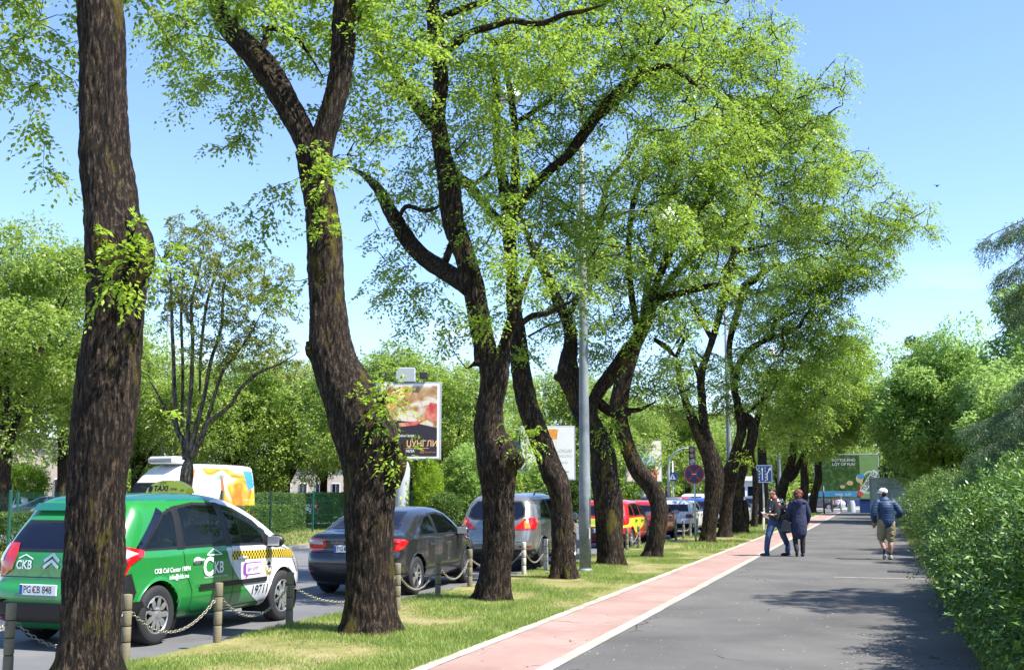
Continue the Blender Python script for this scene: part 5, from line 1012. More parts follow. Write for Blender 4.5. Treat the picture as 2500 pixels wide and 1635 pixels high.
# ================================================================ cars: x forward, y left, z up
def cr2(P, n):                            # smooth closed-ended 2-D curve through P, n samples by length
    C = catmull([(p[0], p[1], 0, 0) for p in P], .02)[:, :2]; d = np.r_[0, np.cumsum(np.linalg.norm(np.diff(C, axis=0), axis=1))]
    t = np.linspace(0, d[-1], n); return np.stack([np.interp(t, d, C[:, 0]), np.interp(t, d, C[:, 1])], 1)
class Car:
    def __init__(s, name, label, prof, wd, zc, xs, belt, roof, tumble, nexp, bodymat, wheels, wr, low=.2, dens=1.0, plan=(.10, .10), group=None):
        s.root = empty(name, (0, 0, 0), 0, label, 'car', group); s.W = wd/2; s.belt, s.roofz, s.tumble = belt, roof, tumble; s.wheels, s.wr = wheels, wr
        up = cr2(prof, int(190*dens)); a, b = prof[-1], prof[0]; nb = int(50*dens); lowp = np.stack([np.linspace(a[0], b[0], nb+2)[1:-1], np.full(nb, low)], 1)
        O = np.concatenate([up, lowp]); s.O = O; s.x0, s.x1 = O[:, 0].min(), O[:, 0].max(); s.plan = plan
        ts = np.concatenate([np.linspace(0, .80, int(16*dens)), np.linspace(.80, 1, int(12*dens))[1:]])
        hs = np.concatenate([ts, []]); rows = []
        # rows from the outline (h=0) to the side centre
        h1 = np.concatenate([np.linspace(0, .75, int(9*dens)), np.linspace(.75, .985, int(12*dens))[1:]]); r1 = (1-h1**nexp)**(1/nexp)
        r2 = np.linspace(r1[-1], 0, int(26*dens))[1:]; h2 = (1-r2**nexp)**(1/nexp)
        s.rr = np.concatenate([r1, r2]); s.hh = np.concatenate([h1, h2]); C = np.stack([np.clip(O[:, 0], xs[0], xs[1]), np.full(len(O), zc)], 1)
        nO = len(O); V = []
        for sg in (1, -1):
            for r, h in zip(s.rr, s.hh):
                P = C+(O-C)*r; y = h*s.width(P[:, 0], P[:, 1])*sg; V.append(np.stack([P[:, 0], y, P[:, 1]], 1))
        V = np.concatenate(V); nr = len(s.rr); Fs = []
        for g in range(2):
            for i in range(nr-1):
                for j in range(nO):
                    a_, b_ = g*nr*nO+i*nO+j, g*nr*nO+i*nO+(j+1) % nO; q = (a_, b_, b_+nO, a_+nO); Fs.append(q if g else q[::-1])
        s.V, s.F = V, Fs; s.bvh = BVHTree.FromPolygons([tuple(v) for v in V], Fs); s.bodymat = bodymat; s.holes = []; s.split = None
    def width(s, x, z):
        L2 = (s.x1-s.x0)/2; cx = (s.x0+s.x1)/2; q = (x-cx)/L2; pl = 1-np.where(q < 0, s.plan[0], s.plan[1])*np.abs(q)**3.2
        k = np.clip((z-s.belt)/(s.roofz-s.belt), 0, 1.2); tb = 1-s.tumble*k**1.15; lo = 1-.055*np.clip((.48-z)/.3, 0, 1)
        sh = 1-.016*np.clip((z-s.belt+.02)/.06, 0, 1)
        return s.W*pl*tb*lo*sh
    def fr(s, view):
        if view == 'side': return Vector((0, 0, 0)), Vector((1, 0, 0)), Vector((0, 0, 1)), Vector((0, 1, 0))      # seen from -y (right side)
        if view == 'rear': return Vector((0, 0, 0)), Vector((0, -1, 0)), Vector((0, 0, 1)), Vector((1, 0, 0))
        if view == 'front': return Vector((0, 0, 0)), Vector((0, 1, 0)), Vector((0, 0, 1)), Vector((-1, 0, 0))
        if view == 'top': return Vector((0, 0, 0)), Vector((1, 0, 0)), Vector((0, 1, 0)), Vector((0, 0, -1))
        a = math.radians(view); d = Vector((math.cos(a), math.sin(a), 0)); return Vector((0, 0, 0)), d.cross(Vector((0, 0, 1))).normalized(), Vector((0, 0, 1)), d
    def hit(s, a, b, f, off):
        o, u, v, d = f; org = o+u*a+v*b-d*6; h = s.bvh.ray_cast(org, d)
        if h[0] is None: h = s.bvh.find_nearest(o+u*a+v*b-d*(s.W if abs(d.y) > .5 else 2.0))
        n = h[1]; n = n if n.dot(d) < 0 else -n
        return h[0]+n*off
    def patch(s, name, poly, view, mat, parent=None, off=.004, step=.05, mirror=False, holes=(), obj=True):
        v, f = cdt([Vector(p) for p in poly], step, [[Vector(q) for q in h] for h in holes]); fr = s.fr(view); P = [s.hit(a, b, fr, off) for a, b in v]; mb = MB()
        mb.add(P, f)
        if mirror: MB().add([(p[0], -p[1], p[2]) for p in P], [q[::-1] for q in f]).build(name, mat, mirror if isinstance(mirror, bpy.types.Object) else (parent or s.root), True)
        return mb.build(name, mat, parent or s.root, True) if obj else mb
    def corner(s, name, poly, ox, oy, rad, sg, mat, parent=None, off=.01, step=.03):
        '''lamp wrapped round the rear corner: t<0 rear face, 0..q the corner, t>q the flank'''
        v, f = cdt([Vector(p) for p in poly], step); q = rad*math.pi/2; P = []
        for t, z in v:
            if t < 0: tgt = Vector((ox, -(oy+t), z)); d = Vector((1, 0, 0))
            elif t < q: a = t/rad; tgt = Vector((ox, -oy, z)); d = Vector((math.cos(a), math.sin(a), 0))
            else: tgt = Vector((ox+t-q, -oy, z)); d = Vector((0, 1, 0))
            h = s.bvh.ray_cast(tgt-d*3, d)
            if h[0] is None: h = s.bvh.find_nearest(tgt)
            p = h[0]-d*off; P.append((p.x, p.y*(-sg), p.z))
        return MB().add(P, f if sg < 0 else [x[::-1] for x in f]).build(name, mat, parent or s.root, True)
    def text(s, name, txt, size, pos, view, mat, parent=None, rot=0, sx=1, bold=.01, off=.010, shear=0):
        V, Fs = text2d(txt, size, bold, 'CENTER', shear); fr = s.fr(view); ca, sa = math.cos(rot), math.sin(rot)
        P = [s.hit(pos[0]+(x*sx)*ca-y*sa, pos[1]+(x*sx)*sa+y*ca, fr, off) for x, y in V]; return MB().add(P, Fs).build(name, mat, parent or s.root)
    def window(s, name, poly, glass, border=.035, view='side', sides=(1, -1), frame=M['black']):
        """cuts a hole, lays a dark seal round it and a pane in it"""
        P = [Vector(p) for p in poly]; c = sum(P, Vector((0, 0)))/len(P); inn = []
        n = len(P)
        for i in range(n):
            a, b, d = P[i-1], P[i], P[(i+1) % n]; e1 = (b-a).normalized(); e2 = (d-b).normalized(); n1 = Vector((-e1.y, e1.x)); n2 = Vector((-e2.y, e2.x))
            if (c-b).dot(n1) < 0: n1 = -n1
            if (c-b).dot(n2) < 0: n2 = -n2
            m = (n1+n2); m = m/max(.5, m.dot(n1)) if m.length > .1 else n1; inn.append(b+m*border)
        mid = [q.lerp(p, .5) for p, q in zip(P, inn)]
        s.holes.append((mid, view))
        fr = s.fr(view); v, f = cdt(P, .04); tri = [q for q in f if not inpoly(((sum(v[i][0] for i in q))/len(q), (sum(v[i][1] for i in q))/len(q)), inn)]
        # ring between P and inn
        k = 12; O1 = []; O2 = []
        for i in range(n):
            for j in range(k): O1.append(P[i].lerp(P[(i+1) % n], j/k)); O2.append(inn[i].lerp(inn[(i+1) % n], j/k))
        m = len(O1); R1 = [s.hit(p.x, p.y, fr, .006) for p in O1]; R2 = [s.hit(p.x, p.y, fr, .003) for p in O2]
        sg = sides if view == 'side' else (-1,)
        for q in sg:
            w1 = MB(); vv, ff = cdt([Vector((p.x, p.y)) for p in inn], .06); PP = [s.hit(a, b, fr, .0025) for a, b in vv]
            fl = 1 if q < 0 else -1
            w1.add([(p[0], p[1]*fl, p[2]) for p in PP], [t if fl > 0 else t[::-1] for t in ff]); wo = w1.build('window', glass, s.root, True)
            r = MB(); r.add([(p[0], p[1]*fl, p[2]) for p in R1+R2], [(i, (i+1) % m, m+(i+1) % m, m+i) for i in range(m)]); r.build('window_seal', frame, wo, True)
    def finish(s, splitfn=None, mats=None, name='body'):
        V = s.V; Fs = []; mi = []
        H_ = [([Vector(p) for p in h], v) for h, v in s.holes]; wr = s.wr+.055
        for q in s.F:
            c = (V[q[0]]+V[q[1]]+V[q[2]]+V[q[3]])/4; x, y, z = c; n = Vector(V[q[1]]-V[q[0]]).cross(Vector(V[q[2]]-V[q[0]])); 
            if any((x-wx)**2+(z-s.wr)**2 < wr**2 for wx in s.wheels) and abs(y) > s.W*.55: continue
            kill = False
            for h, v in H_:
                if v == 'side' and abs(y) > s.W*.5 and inpoly((x, z), h): kill = True
                elif v == 'rear' and x < 0 and inpoly((-y, z), h) and abs(n.x) > .25*n.length and z > s.belt-.2: kill = True
                elif v == 'front' and x > 0 and inpoly((y, z), h) and z > s.belt-.2 and abs(n.y) < .8*n.length: kill = True
                if kill: break
            if kill: continue
            Fs.append(q); mi.append(splitfn(x, y, z) if splitfn else 0)
        me = mesh_np(name, V, Fs, mi); o = link(name, me, mats or s.bodymat, s.root, True)
        # inner tub so the wheel housings and the floor are closed
        t = MB(); t.box(((s.x0+s.x1)/2, 0, .26), (s.x1-s.x0-.5, s.W*1.1, .12)); 
        for wx in s.wheels:
            n = 16
            for sg in (-1, 1):
                A = [(wx+wr*1.02*math.cos(a), sg*(s.W-.05), s.wr+wr*1.02*math.sin(a)) for a in np.linspace(-.5, math.pi+.5, n)]; B = [(p[0], sg*s.W*.5, p[2]) for p in A]
                t.add(A+B+[(wx, sg*s.W*.5, s.wr)], [(i, i+1, n+i+1, n+i) for i in range(n-1)]+[(n+i, n+i+1, 2*n) for i in range(n-1)])
        t.build('underbody', M['liner'], s.root); return o
    def arch(s, mats, w_=.055, sides=(-1, 1), inner=.0, name='wheel_arch'):
        fr = s.fr('side')
        for k, wx in enumerate(s.wheels):
            mb = MB(); n = 40; r0 = s.wr+.05+inner; A = []; B = []
            for a in np.linspace(-.32, math.pi+.32, n): A.append(s.hit(wx+r0*math.cos(a), max(.2, s.wr+r0*math.sin(a)), fr, .006)); B.append(s.hit(wx+(r0+w_)*math.cos(a), max(.2, s.wr+(r0+w_)*math.sin(a)), fr, .004))
            C = [Vector((p[0], p[1]+.10, p[2])) for p in A]
            P = A+B+C; Fq = [(i, i+1, n+i+1, n+i) for i in range(n-1)]+[(i, i+1, 2*n+i+1, 2*n+i) for i in range(n-1)]
            mb.add(P, Fq); mb.build(name, mats[k] if isinstance(mats, list) else mats, s.root, True); MB().add([(p[0], -p[1], p[2]) for p in P], Fq).build(name, mats[k] if isinstance(mats, list) else mats, s.root, True)
    def wheel(s, style='cap', track=None, rimmat=None, turn=0):
        R = s.wr; tr = track or s.W-.13; rimmat = rimmat or M['silver']
        for wx in s.wheels:
            for sg in (-1, 1):
                w_ = MB(); hw = .1; pr = [(R*.66, -hw), (R*.80, -hw*1.08), (R*.93, -hw*1.0), (R*.985, -hw*.8), (R, -hw*.55), (R*.99, -.022), (R*.99, -.018), (R, -.012), (R, .03), (R*.99, .034), (R, .04), (R, hw*.55), (R*.985, hw*.8), (R*.93, hw), (R*.80, hw*1.08), (R*.66, hw)]
                w_.lathe(pr, axis='y', n=40); e = empty('wheel', (wx, sg*tr, R)); e.parent = s.root; w_.build('tyre', M['rubber'], e, True)
                f = sg; m = MB(); m.lathe([(R*.67, f*hw*.95), (R*.655, f*hw*.9), (R*.62, f*hw*.55), (R*.3, f*hw*.3), (.001, f*hw*.3)], axis='y', n=36)
                m.build('rim_well', M['liner'] if style != 'cap' else M['dark_metal'], e, True)
                h = MB(); yb = f*hw*.82
                if style == 'cap':
                    h.lathe([(R*.655, yb*1.12), (R*.62, yb*1.2), (R*.58, yb*1.08)], axis='y', n=40); nsp = 9
                    for k in range(nsp):
                        a = k*6.283/nsp
                        def pt(rr, da, yy): return (rr*math.cos(a+da), yy, rr*math.sin(a+da))
                        wdg = [pt(R*.24, -.34, yb*1.12), pt(R*.24, .34, yb*1.12), pt(R*.42, .26, yb*1.2), pt(R*.56, .13, yb*1.2), pt(R*.60, .32, yb*1.1), pt(R*.60, -.32, yb*1.1), pt(R*.56, -.13, yb*1.2), pt(R*.42, -.26, yb*1.2)]
                        h.add(wdg, [(0, 1, 2, 7), (7, 2, 3, 6), (6, 3, 4, 5)])
                    h.lathe([(R*.27, yb*1.12), (R*.2, yb*1.2), (R*.12, yb*1.22), (R*.11, yb*1.3), (.001, yb*1.32)], axis='y', n=30)
                else:
                    h.lathe([(R*.67, yb*1.1), (R*.63, yb*1.18), (R*.60, yb*.9)], axis='y', n=40)
                    for k in range(5):
                        a0 = k*6.283/5
                        for da in (-.10, .13):
                            def q(rr, d2, yy): return (rr*math.cos(a0+d2), yy, rr*math.sin(a0+d2))
                            h.add([q(R*.12, da*2-.12, yb*1.05), q(R*.12, da*2+.12, yb*1.05), q(R*.62, da*1.6+.045, yb*1.12), q(R*.62, da*1.6-.045, yb*1.12), q(R*.12, da*2-.12, yb*.5), q(R*.12, da*2+.12, yb*.5), q(R*.62, da*1.6+.045, yb*.6), q(R*.62, da*1.6-.045, yb*.6)], [(0, 1, 2, 3), (1, 2, 6, 5), (3, 0, 4, 7)])
                    h.lathe([(R*.2, yb*.9), (R*.18, yb*1.12), (.001, yb*1.15)], axis='y', n=24)
                h.build('hub_cap' if style == 'cap' else 'rim', rimmat, e, False)
    def plate(s, txt, z, y=0, rear=True, mats=None, short=None, xoff=.012, w_=.52):
        fr = s.fr('rear'); p = s.hit(-y, z, fr, 0); x = min(p[0], s.hit(-y, z+.05, fr, 0)[0], s.hit(-y, z-.05, fr, 0)[0])-xoff
        o = MB().box((x, y, z), (.015, w_, .115), bev=.004).build('number_plate', M['whitedecal'], s.root); f2 = (Vector((x-.009, y, z)), Vector((0, -1, 0)), Vector((0, 0, 1)), Vector((-1, 0, 0)))
        a = MB(); poly_on(a, [(-w_/2+.004, -.053), (-w_/2+.045, -.053), (-w_/2+.045, .053), (-w_/2+.004, .053)], f2, .001); a.build('plate_band', M['blue_plate'], o)
        a = MB(); panel_text(a, txt[0], .105, (-w_/2+.115, 0, .003), f2, .006, sx=.85); panel_text(a, txt[1], .105, (.06, 0, .003), f2, .006, sx=.85); a.build('plate_lettering', M['inkblack'], o)
        a = MB(); poly_on(a, [(-w_/2+.205+.017*math.cos(t), .017*math.sin(t)) for t in np.linspace(0, 6.0, 12)], f2, .003); a.build('plate_seal', M['red_ink'], o); return o
    def seats(s, xs=(.35, -.55), zb=.55, zt=1.2):
        for x in xs:
            for y in ((-.36, .36) if x > 0 else (-.36, .36)):
                m = MB(); m.box((x, y, zb), (.5, .5, .18), bev=.05); m.box((x-.27, y, (zb+zt)/2-.05), (.14, .46, zt-zb-.25), bev=.05); m.box((x-.30, y, zt-.02), (.09, .24, .18), bev=.04); m.build('seat', M['interior'], s.root)
        m = MB(); m.box((1.05, 0, .82), (.5, 1.3, .2), bev=.05); m.build('dashboard', M['interior'], s.root)
    def mirror(s, x, z, mat, sides=(-1, 1)):
        for sg in sides:
            y = s.hit(x, z-.02, s.fr('side'), 0)[1]; y = abs(y); e = MB(); e.ell((x, sg*(y+.14), z), (.075, .12, .085), 16, 10); o = e.build('mirror', mat, s.root, True)
            MB().box((x-.078, sg*(y+.14), z), (.008, .18, .12), bev=.003).build('mirror_glass', M['clear'], o); MB().box((x+.01, sg*(y+.02), z-.06), (.06, .10, .04), bev=.01).build('mirror_arm', M['black'], o)
def place(car, p, ang): car.root.location = p; car.root.rotation_euler = (0, 0, ang)
HP = math.pi/2
# ---------------------------------------------------------------- the green and white taxi
GREEN = paint('taxi_green', (.015, .21, .04)); DGREEN = paint('taxi_roof_green', (.008, .13, .09)); WHT = paint('taxi_white', (.62, .64, .66), rough=.25)
c = Car('taxi_car', 'green and white city taxi with a checkered stripe, parked behind the nearest trunk',
 [(-2.02, .24), (-2.14, .33), (-2.20, .47), (-2.19, .62), (-2.12, .72), (-2.10, .92), (-2.05, 1.05), (-1.93, 1.22), (-1.72, 1.46), (-1.60, 1.58), (-1.40, 1.635), (-.9, 1.66), (-.3, 1.66), (.2, 1.61), (.62, 1.50), (1.05, 1.30), (1.45, 1.06), (1.62, .985), (1.85, .90), (2.05, .78), (2.16, .62), (2.19, .45), (2.12, .30), (2.0, .22)],
 1.83, .82, (-1.35, 1.25), .98, 1.66, .175, 7, GREEN, (-1.32, 1.40), .325, dens=1.3, plan=(.10, .20))
sw = [[(-1.62, 1.035), (-1.38, 1.26), (-1.18, 1.44), (-.98, 1.50), (-.93, 1.03)], [(-.88, 1.03), (-.92, 1.51), (-.55, 1.55), (-.10, 1.54), (.02, 1.03)], [(.10, 1.02), (.00, 1.53), (.28, 1.48), (.68, 1.32), (.86, 1.20), (.90, 1.00)], [(.96, 1.00), (.93, 1.15), (1.30, .99)]]
for i, p in enumerate(sw): c.window('w', p, M['glass'], .03 if i < 3 else .02)
for p in [[(-1.0, 1.02), (-.86, 1.02), (-.88, 1.52), (-1.0, 1.50)], [(.0, 1.02), (.12, 1.02), (.0, 1.54), (-.12, 1.55)], [(.88, .99), (.98, .99), (.94, 1.18), (.84, 1.23)]]: c.patch('window_pillar', p, 'side', M['black'], mirror=True, off=.0045)
c.patch('window_pillar', [(-1.74, 1.03), (-1.60, 1.025), (-1.36, 1.27), (-1.17, 1.45), (-1.25, 1.50)], 'side', M['glassdark'], mirror=True, off=.004)
c.window('rw', [(-.70, 1.03), (.70, 1.03), (.66, 1.22), (.60, 1.36), (-.60, 1.36), (-.66, 1.22)], M['glassdark'], .03, 'rear')
c.window('ws', [(-.72, 1.06), (.72, 1.06), (.60, 1.50), (-.60, 1.50)], M['glass'], .04, 'front')
def taxi_split(x, y, z):
    if z > 1.575 and x < .25: return 1
    lim = .30-.9*max(0, (.95-z))**1.0*1.35 if False else None
    # green sweeps down and forward to the white front
    if z > .98: xb = .12 if z < 1.5 else -.12
    else: xb = .12+.75*((.98-z)/.78)**1.5+.10*(.98-z)
    if z < .98: return 0 if x < 1.02 else 2
    return 0 if x < xb else 2
c.finish(taxi_split, [GREEN, DGREEN, WHT]); c.arch([GREEN, WHT], .05); c.wheel('cap'); c.seats()
c.patch('bumper', [(-.86, .30), (.86, .30), (.88, .50), (-.88, .50)], 'rear', M['black'], off=.02); c.patch('bumper_side', [(-2.3, .30), (-1.86, .30), (-1.95, .55), (-2.3, .52)], 'side', M['black'], mirror=True, off=.012)
c.patch('bumper_corner', [(-1.93, .40), (-1.80, .42), (-1.72, .60), (-1.80, .80), (-1.97, .78)], 'side', M['black'], mirror=True, off=.014)
c.patch('side_strip', [(-.58, .548), (.92, .548), (.93, .605), (-.59, .605)], 'side', M['black'], mirror=True, off=.022, step=.04)
# tail lamps
for sg in (-1, 1):
    f = [(sg*a, b) for a, b in [(1.33, 1.02)]]
for sg in (-1, 1):
    tl = c.corner('tail_light', [(-.04, 1.0), (.0, .84), (.10, .78), (.30, .775), (.40, .79), (.46, .89), (.58, .95), (.67, .985), (.68, 1.04), (.45, 1.085), (.2, 1.125), (.0, 1.12)], -1.80, .53, .3, sg, M['redlight'], off=.014)
    c.corner('reverse_lamp', [(.16, .93), (.30, .92), (.44, .975), (.58, 1.01), (.42, 1.06), (.18, 1.10)], -1.80, .53, .3, sg, M['clear'], tl, off=.020)
    c.corner('indicator_band', [(.22, .81), (.37, .82), (.42, .90), (.40, .955), (.24, .90)], -1.80, .53, .3, sg, M['redlightdark'], tl, off=.020)
c.patch('head_light', [(1.88, .62), (2.1, .60), (2.0, .80), (1.78, .84), (1.70, .80)], 'side', M['clear'], mirror=True, off=.008)
c.patch('roof_spoiler', [(-.62, 1.44), (.62, 1.44), (.60, 1.52), (-.60, 1.52)], 'rear', DGREEN, off=.045)
c.patch('white_panel', [(-.02, 1.0), (.03, .88), (.10, .78), (.25, .63), (.42, .5), (.62, .38), (.90, .27), (.94, .235), (1.01, .26), (1.03, .5), (1.10, .66), (1.2, .74), (1.2, .99), (.95, 1.005)], 'side', WHT, mirror=True, off=.0035, step=.045)
# checkered stripe in real chequers
y_, k_ = MB(), MB(); fr = c.fr('side'); cell = .034
for sgm in range(48):
    x = .10+sgm*cell
    if x > 1.98: break
    zt = .955-.035*((x-.1)/1.8)**1.0-.05*max(0, (x-1.1))**2
    for row in range(3):
        q = [c.hit(a, b, fr, .007) for a, b in [(x, zt-(row+1)*cell), (x+cell, zt-(row+1)*cell), (x+cell, zt-row*cell), (x, zt-row*cell)]]
        (k_ if (sgm+row) % 2 else y_).add(q, [(0, 1, 2, 3)])
M['taxi_yellow'] = plain('taxi_yellow', (.72, .50, .02), .4, var=.05)
st = y_.build('checker_stripe', M['taxi_yellow'], c.root); k_.build('checker_squares', M['inkblack'], st)
def rib(pts, w_=.008, view='side', mat=M['inkblack'], name='door_gap', off=.0045, parent=None, mirror=True):
    mb = MB(); P = [Vector(p) for p in pts]; Q = []
    for i in range(len(P)-1):
        k = max(1, int((P[i+1]-P[i]).length/.04)); Q += [P[i].lerp(P[i+1], j/k) for j in range(k)]
    Q.append(P[-1]); fr = c.fr(view); A = []; 
    for i, q in enumerate(Q):
        d = (Q[min(i+1, len(Q)-1)]-Q[max(0, i-1)]).normalized(); n = Vector((-d.y, d.x))*w_/2; A += [c.hit(q.x+n.x, q.y+n.y, fr, off), c.hit(q.x-n.x, q.y-n.y, fr, off)]
    Fs = [(2*i, 2*i+1, 2*i+3, 2*i+2) for i in range(len(Q)-1)]; mb.add(A, Fs)
    if mirror: MB().add([(p[0], -p[1], p[2]) for p in A], [q[::-1] for q in Fs]).build(name, mat, parent or c.root)
    return mb.build(name, mat, parent or c.root)
rib([(.10, 1.0), (.13, .75), (.14, .30)]); rib([(-.90, 1.0), (-.86, .80), (-.72, .55), (-.72, .34), (-.62, .29), (.14, .29)]); rib([(.14, .29), (.98, .30), (1.02, .45), (1.02, .80), (.98, .99)]); rib([(-1.94, .78), (-1.82, .62), (-1.70, .6)], .006)
rib([(-.80, .76), (.80, .76)], .012, 'rear', mirror=False, name='tailgate_gap'); rib([(1.15, 1.0), (1.5, .93), (1.9, .82)], .006, name='bonnet_gap')
def handle(x, z, mat): 
    p = c.hit(x, z, c.fr('side'), 0)
    for sg in (1, -1): m = MB(); m.box((x, sg*(p[1]-.028), z), (.20, .022, .03), bev=.01); m.ell((x, sg*(p[1]+.004), z-.005), (.085, .012, .045), 16, 8); m.build('door_handle', mat, c.root, True)
handle(-.62, .885, WHT); handle(.30, .87, WHT); c.mirror(.98, 1.05, M['black'])
c.text('lettering', 'KB', .19, (-.19, .775), 'side', M['whitedecal'], sx=.9, bold=.02); c.text('lettering', 'C', .30, (-.41, .79), 'side', M['whitedecal'], bold=.03)
rib([(-.44, .94), (-.30, 1.0), (-.12, .93), (-.44, .935)], .012, mat=M['whitedecal'], name='roof_logo', off=.007)
c.text('small_lettering', 'CRNOGORSKA KOMERCIJALNA BANKA', .028, (-.24, .675), 'side', M['ghost'])
c.text('lettering', 'CKB Call Center 19894', .075, (-1.10, .80), 'side', M['whitedecal'], sx=.9); c.text('lettering', 'info@ckb.me', .075, (-.98, .72), 'side', M['whitedecal'], sx=.9)
c.text('number_lettering', '19711', .155, (.79, .45), 'side', M['inkblack'], bold=.012, sx=1.15)
M['purple'] = plain('purple_ink', (.20, .05, .28), .5, var=0)
def rrect(x0, y0, x1, y1, r): return [(x0+r, y0), (x1-r, y0), (x1, y0+r), (x1, y1-r), (x1-r, y1), (x0+r, y1), (x0, y1-r), (x0, y0+r)]
b_ = c.patch('phone_bubble', rrect(.36, .645, .80, .80, .03), 'side', M['purple'], off=.006, step=.04); c.patch('bubble_inside', rrect(.425, .66, .785, .785, .02), 'side', M['whitedecal'], b_, off=.008, step=.04); c.patch('bubble_tail', [(.42, .65), (.50, .65), (.42, .60)], 'side', M['purple'], b_, off=.006)
c.text('number_lettering', '069 019711', .085, (.605, .715), 'side', M['purple'], b_, sx=.8, off=.016); c.text('number_lettering', 'VAŠ TAXI', .035, (.52, .765), 'side', M['inkblack'], b_, off=.016)
em = [(.98+.095*math.cos(t), .73+.115*math.sin(t)) for t in np.linspace(0, 6.1, 20)]; e_ = c.patch('round_emblem', em, 'side', M['taxi_yellow'], off=.006, step=.05); c.patch('emblem_inside', [(.98+.075*math.cos(t), .74+.09*math.sin(t)) for t in np.linspace(0, 6.1, 20)], 'side', M['whitedecal'], e_, off=.0075)
c.text('emblem_lettering', 'CITY', .07, (.985, .70), 'side', M['inkblack'], e_, off=.017, bold=.02); c.text('emblem_lettering', 'TAXI', .06, (.985, .645), 'side', M['inkblack'], e_, off=.017, bold=.02); c.patch('emblem_skyline', [(.93, .74), (1.03, .74), (1.03, .77), (1.01, .77), (.99, .80), (.97, .78), (.95, .79), (.93, .76)], 'side', M['inkblack'], e_, off=.010, step=.03)
# rear
c.text('lettering', 'CKB', .13, (-.37, .885), 'rear', M['whitedecal'], sx=.9, bold=.02); rib([(-.46, .955), (-.37, .995), (-.25, .95)], .010, 'rear', M['whitedecal'], 'roof_logo', .008, mirror=False)
for dz in (0, -.065): rib([(-.085, .93+dz), (.02, 1.0+dz), (.125, .93+dz)], .034, 'rear', M['silver'], 'chevron_badge', .016, mirror=False)
c.plate(('PG', 'CB 848'), .635, .06); rib([(-.80, .33), (-.45, .33)], .06, 'rear', M['redlightdark'], 'fog_reflector', .024, mirror=False)
# roof sign, set across the roof
z = 1.655; tsn = MB(); n = 14; A = []
for i in range(n+1):
    x = -.36+.72*i/n; A.append((x, .185-.11*((abs(x)/.36)**2.4)))
P = []; xr0 = .0
for x in (-.11, .11): P += [(xr0+x, -y, z) for y, h in A]+[(xr0+x*.5, -y, z+h) for y, h in A]
m = n+1; Fs = []
for i in range(n): Fs += [(i, i+1, m+i+1, m+i), (2*m+i+1, 2*m+i, 3*m+i, 3*m+i+1), (m+i, m+i+1, 3*m+i+1, 3*m+i)]
Fs += [(0, m, 3*m, 2*m), (n, 2*m+n, 3*m+n, m+n)]; tsn.add(P, Fs); ts = tsn.build('taxi_sign', plain('sign_yellow', (.85, .74, .06), .35, var=.05), c.root)
f2 = (Vector((xr0-.112, 0, z)), Vector((0, -1, 0)), Vector((.29, 0, 1)).normalized(), Vector((-1, 0, .29)).normalized())
a = MB(); panel_text(a, 'CITY', .06, (-.07, .145, .004), f2, .01); panel_text(a, 'TAXI', .115, (-.09, .07, .004), f2, .025); panel_text(a, '139 64', .055, (.13, .06, .004), f2, .01, sx=.8); panel_text(a, '164', .05, (.285, .045, .004), f2, .01, sx=.8); poly_on(a, [(-.30, .02), (-.25, .02), (-.24, .07), (-.25, .11), (-.30, .11), (-.31, .07)], f2, .004)
a.build('sign_lettering', M['inkblack'], ts)
ts.scale = (.9, .88, .88); ts.location = (.0, 0, z*.12)
MB().tube([(-1.2, 0, 1.65), (-1.45, 0, 1.80)], .004, 5).build('aerial', M['black'], c.root)
r_, f_ = gp(372, 1573, ROADZ), gp(677, 1512, ROADZ); dr = (f_-r_).normalized(); ang = math.atan2(dr.y, dr.x)-.02; rt = Vector((math.sin(ang), -math.cos(ang), 0))
cen = r_-rt*.83+Vector((math.cos(ang), math.sin(ang), 0))*1.32; place(c, (cen.x, cen.y, ROADZ), ang); c.root.scale.z = 1.045
# ---------------------------------------------------------------- dark grey sedan
DG = paint('dark_grey_metallic', (.045, .047, .052), .6, .25)
c = Car('sedan_car', 'dark grey metallic saloon car behind the second trunk',
 [(-2.14, .26), (-2.25, .36), (-2.30, .52), (-2.29, .66), (-2.22, .78), (-2.24, .95), (-2.18, 1.045), (-1.95, 1.075), (-1.72, 1.09), (-1.45, 1.19), (-1.10, 1.35), (-.72, 1.44), (-.2, 1.485), (.25, 1.46), (.62, 1.35), (1.02, 1.13), (1.28, .98), (1.65, .92), (2.02, .80), (2.22, .64), (2.28, .45), (2.2, .28), (2.1, .22)],
 1.81, .72, (-1.5, 1.3), .955, 1.48, .20, 7, DG, (-1.33, 1.37), .325, dens=1.1, plan=(.10, .16))
for p in [[(-1.22, .985), (-1.06, 1.18), (-.78, 1.32), (-.50, 1.36), (-.46, .985)], [(-.40, .98), (-.43, 1.37), (-.05, 1.39), (.28, 1.355), (.62, 1.17), (.80, .98)]]: c.window('w', p, M['glass'], .028)
c.window('rw', [(-.62, 1.12), (.62, 1.12), (.50, 1.40), (-.50, 1.40)], M['glassdark'], .03, 'rear'); c.window('ws', [(-.68, 1.02), (.68, 1.02), (.54, 1.40), (-.54, 1.40)], M['glass'], .04, 'front')
c.finish(); c.arch(DG, .05); c.wheel('alloy'); c.seats((.3, -.5), .45, 1.1)
c.patch('window_pillar', [(-.48, .98), (-.38, .98), (-.41, 1.375), (-.51, 1.37)], 'side', M['black'], mirror=True)
rib([(-.43, .98), (-.40, .6), (-.42, .28)]); rib([(-1.28, .98), (-1.12, .8), (-.92, .52), (-.9, .3), (-.42, .27)]); rib([(-.42, .27), (.78, .27), (.88, .5), (.88, .8), (.82, .96)])
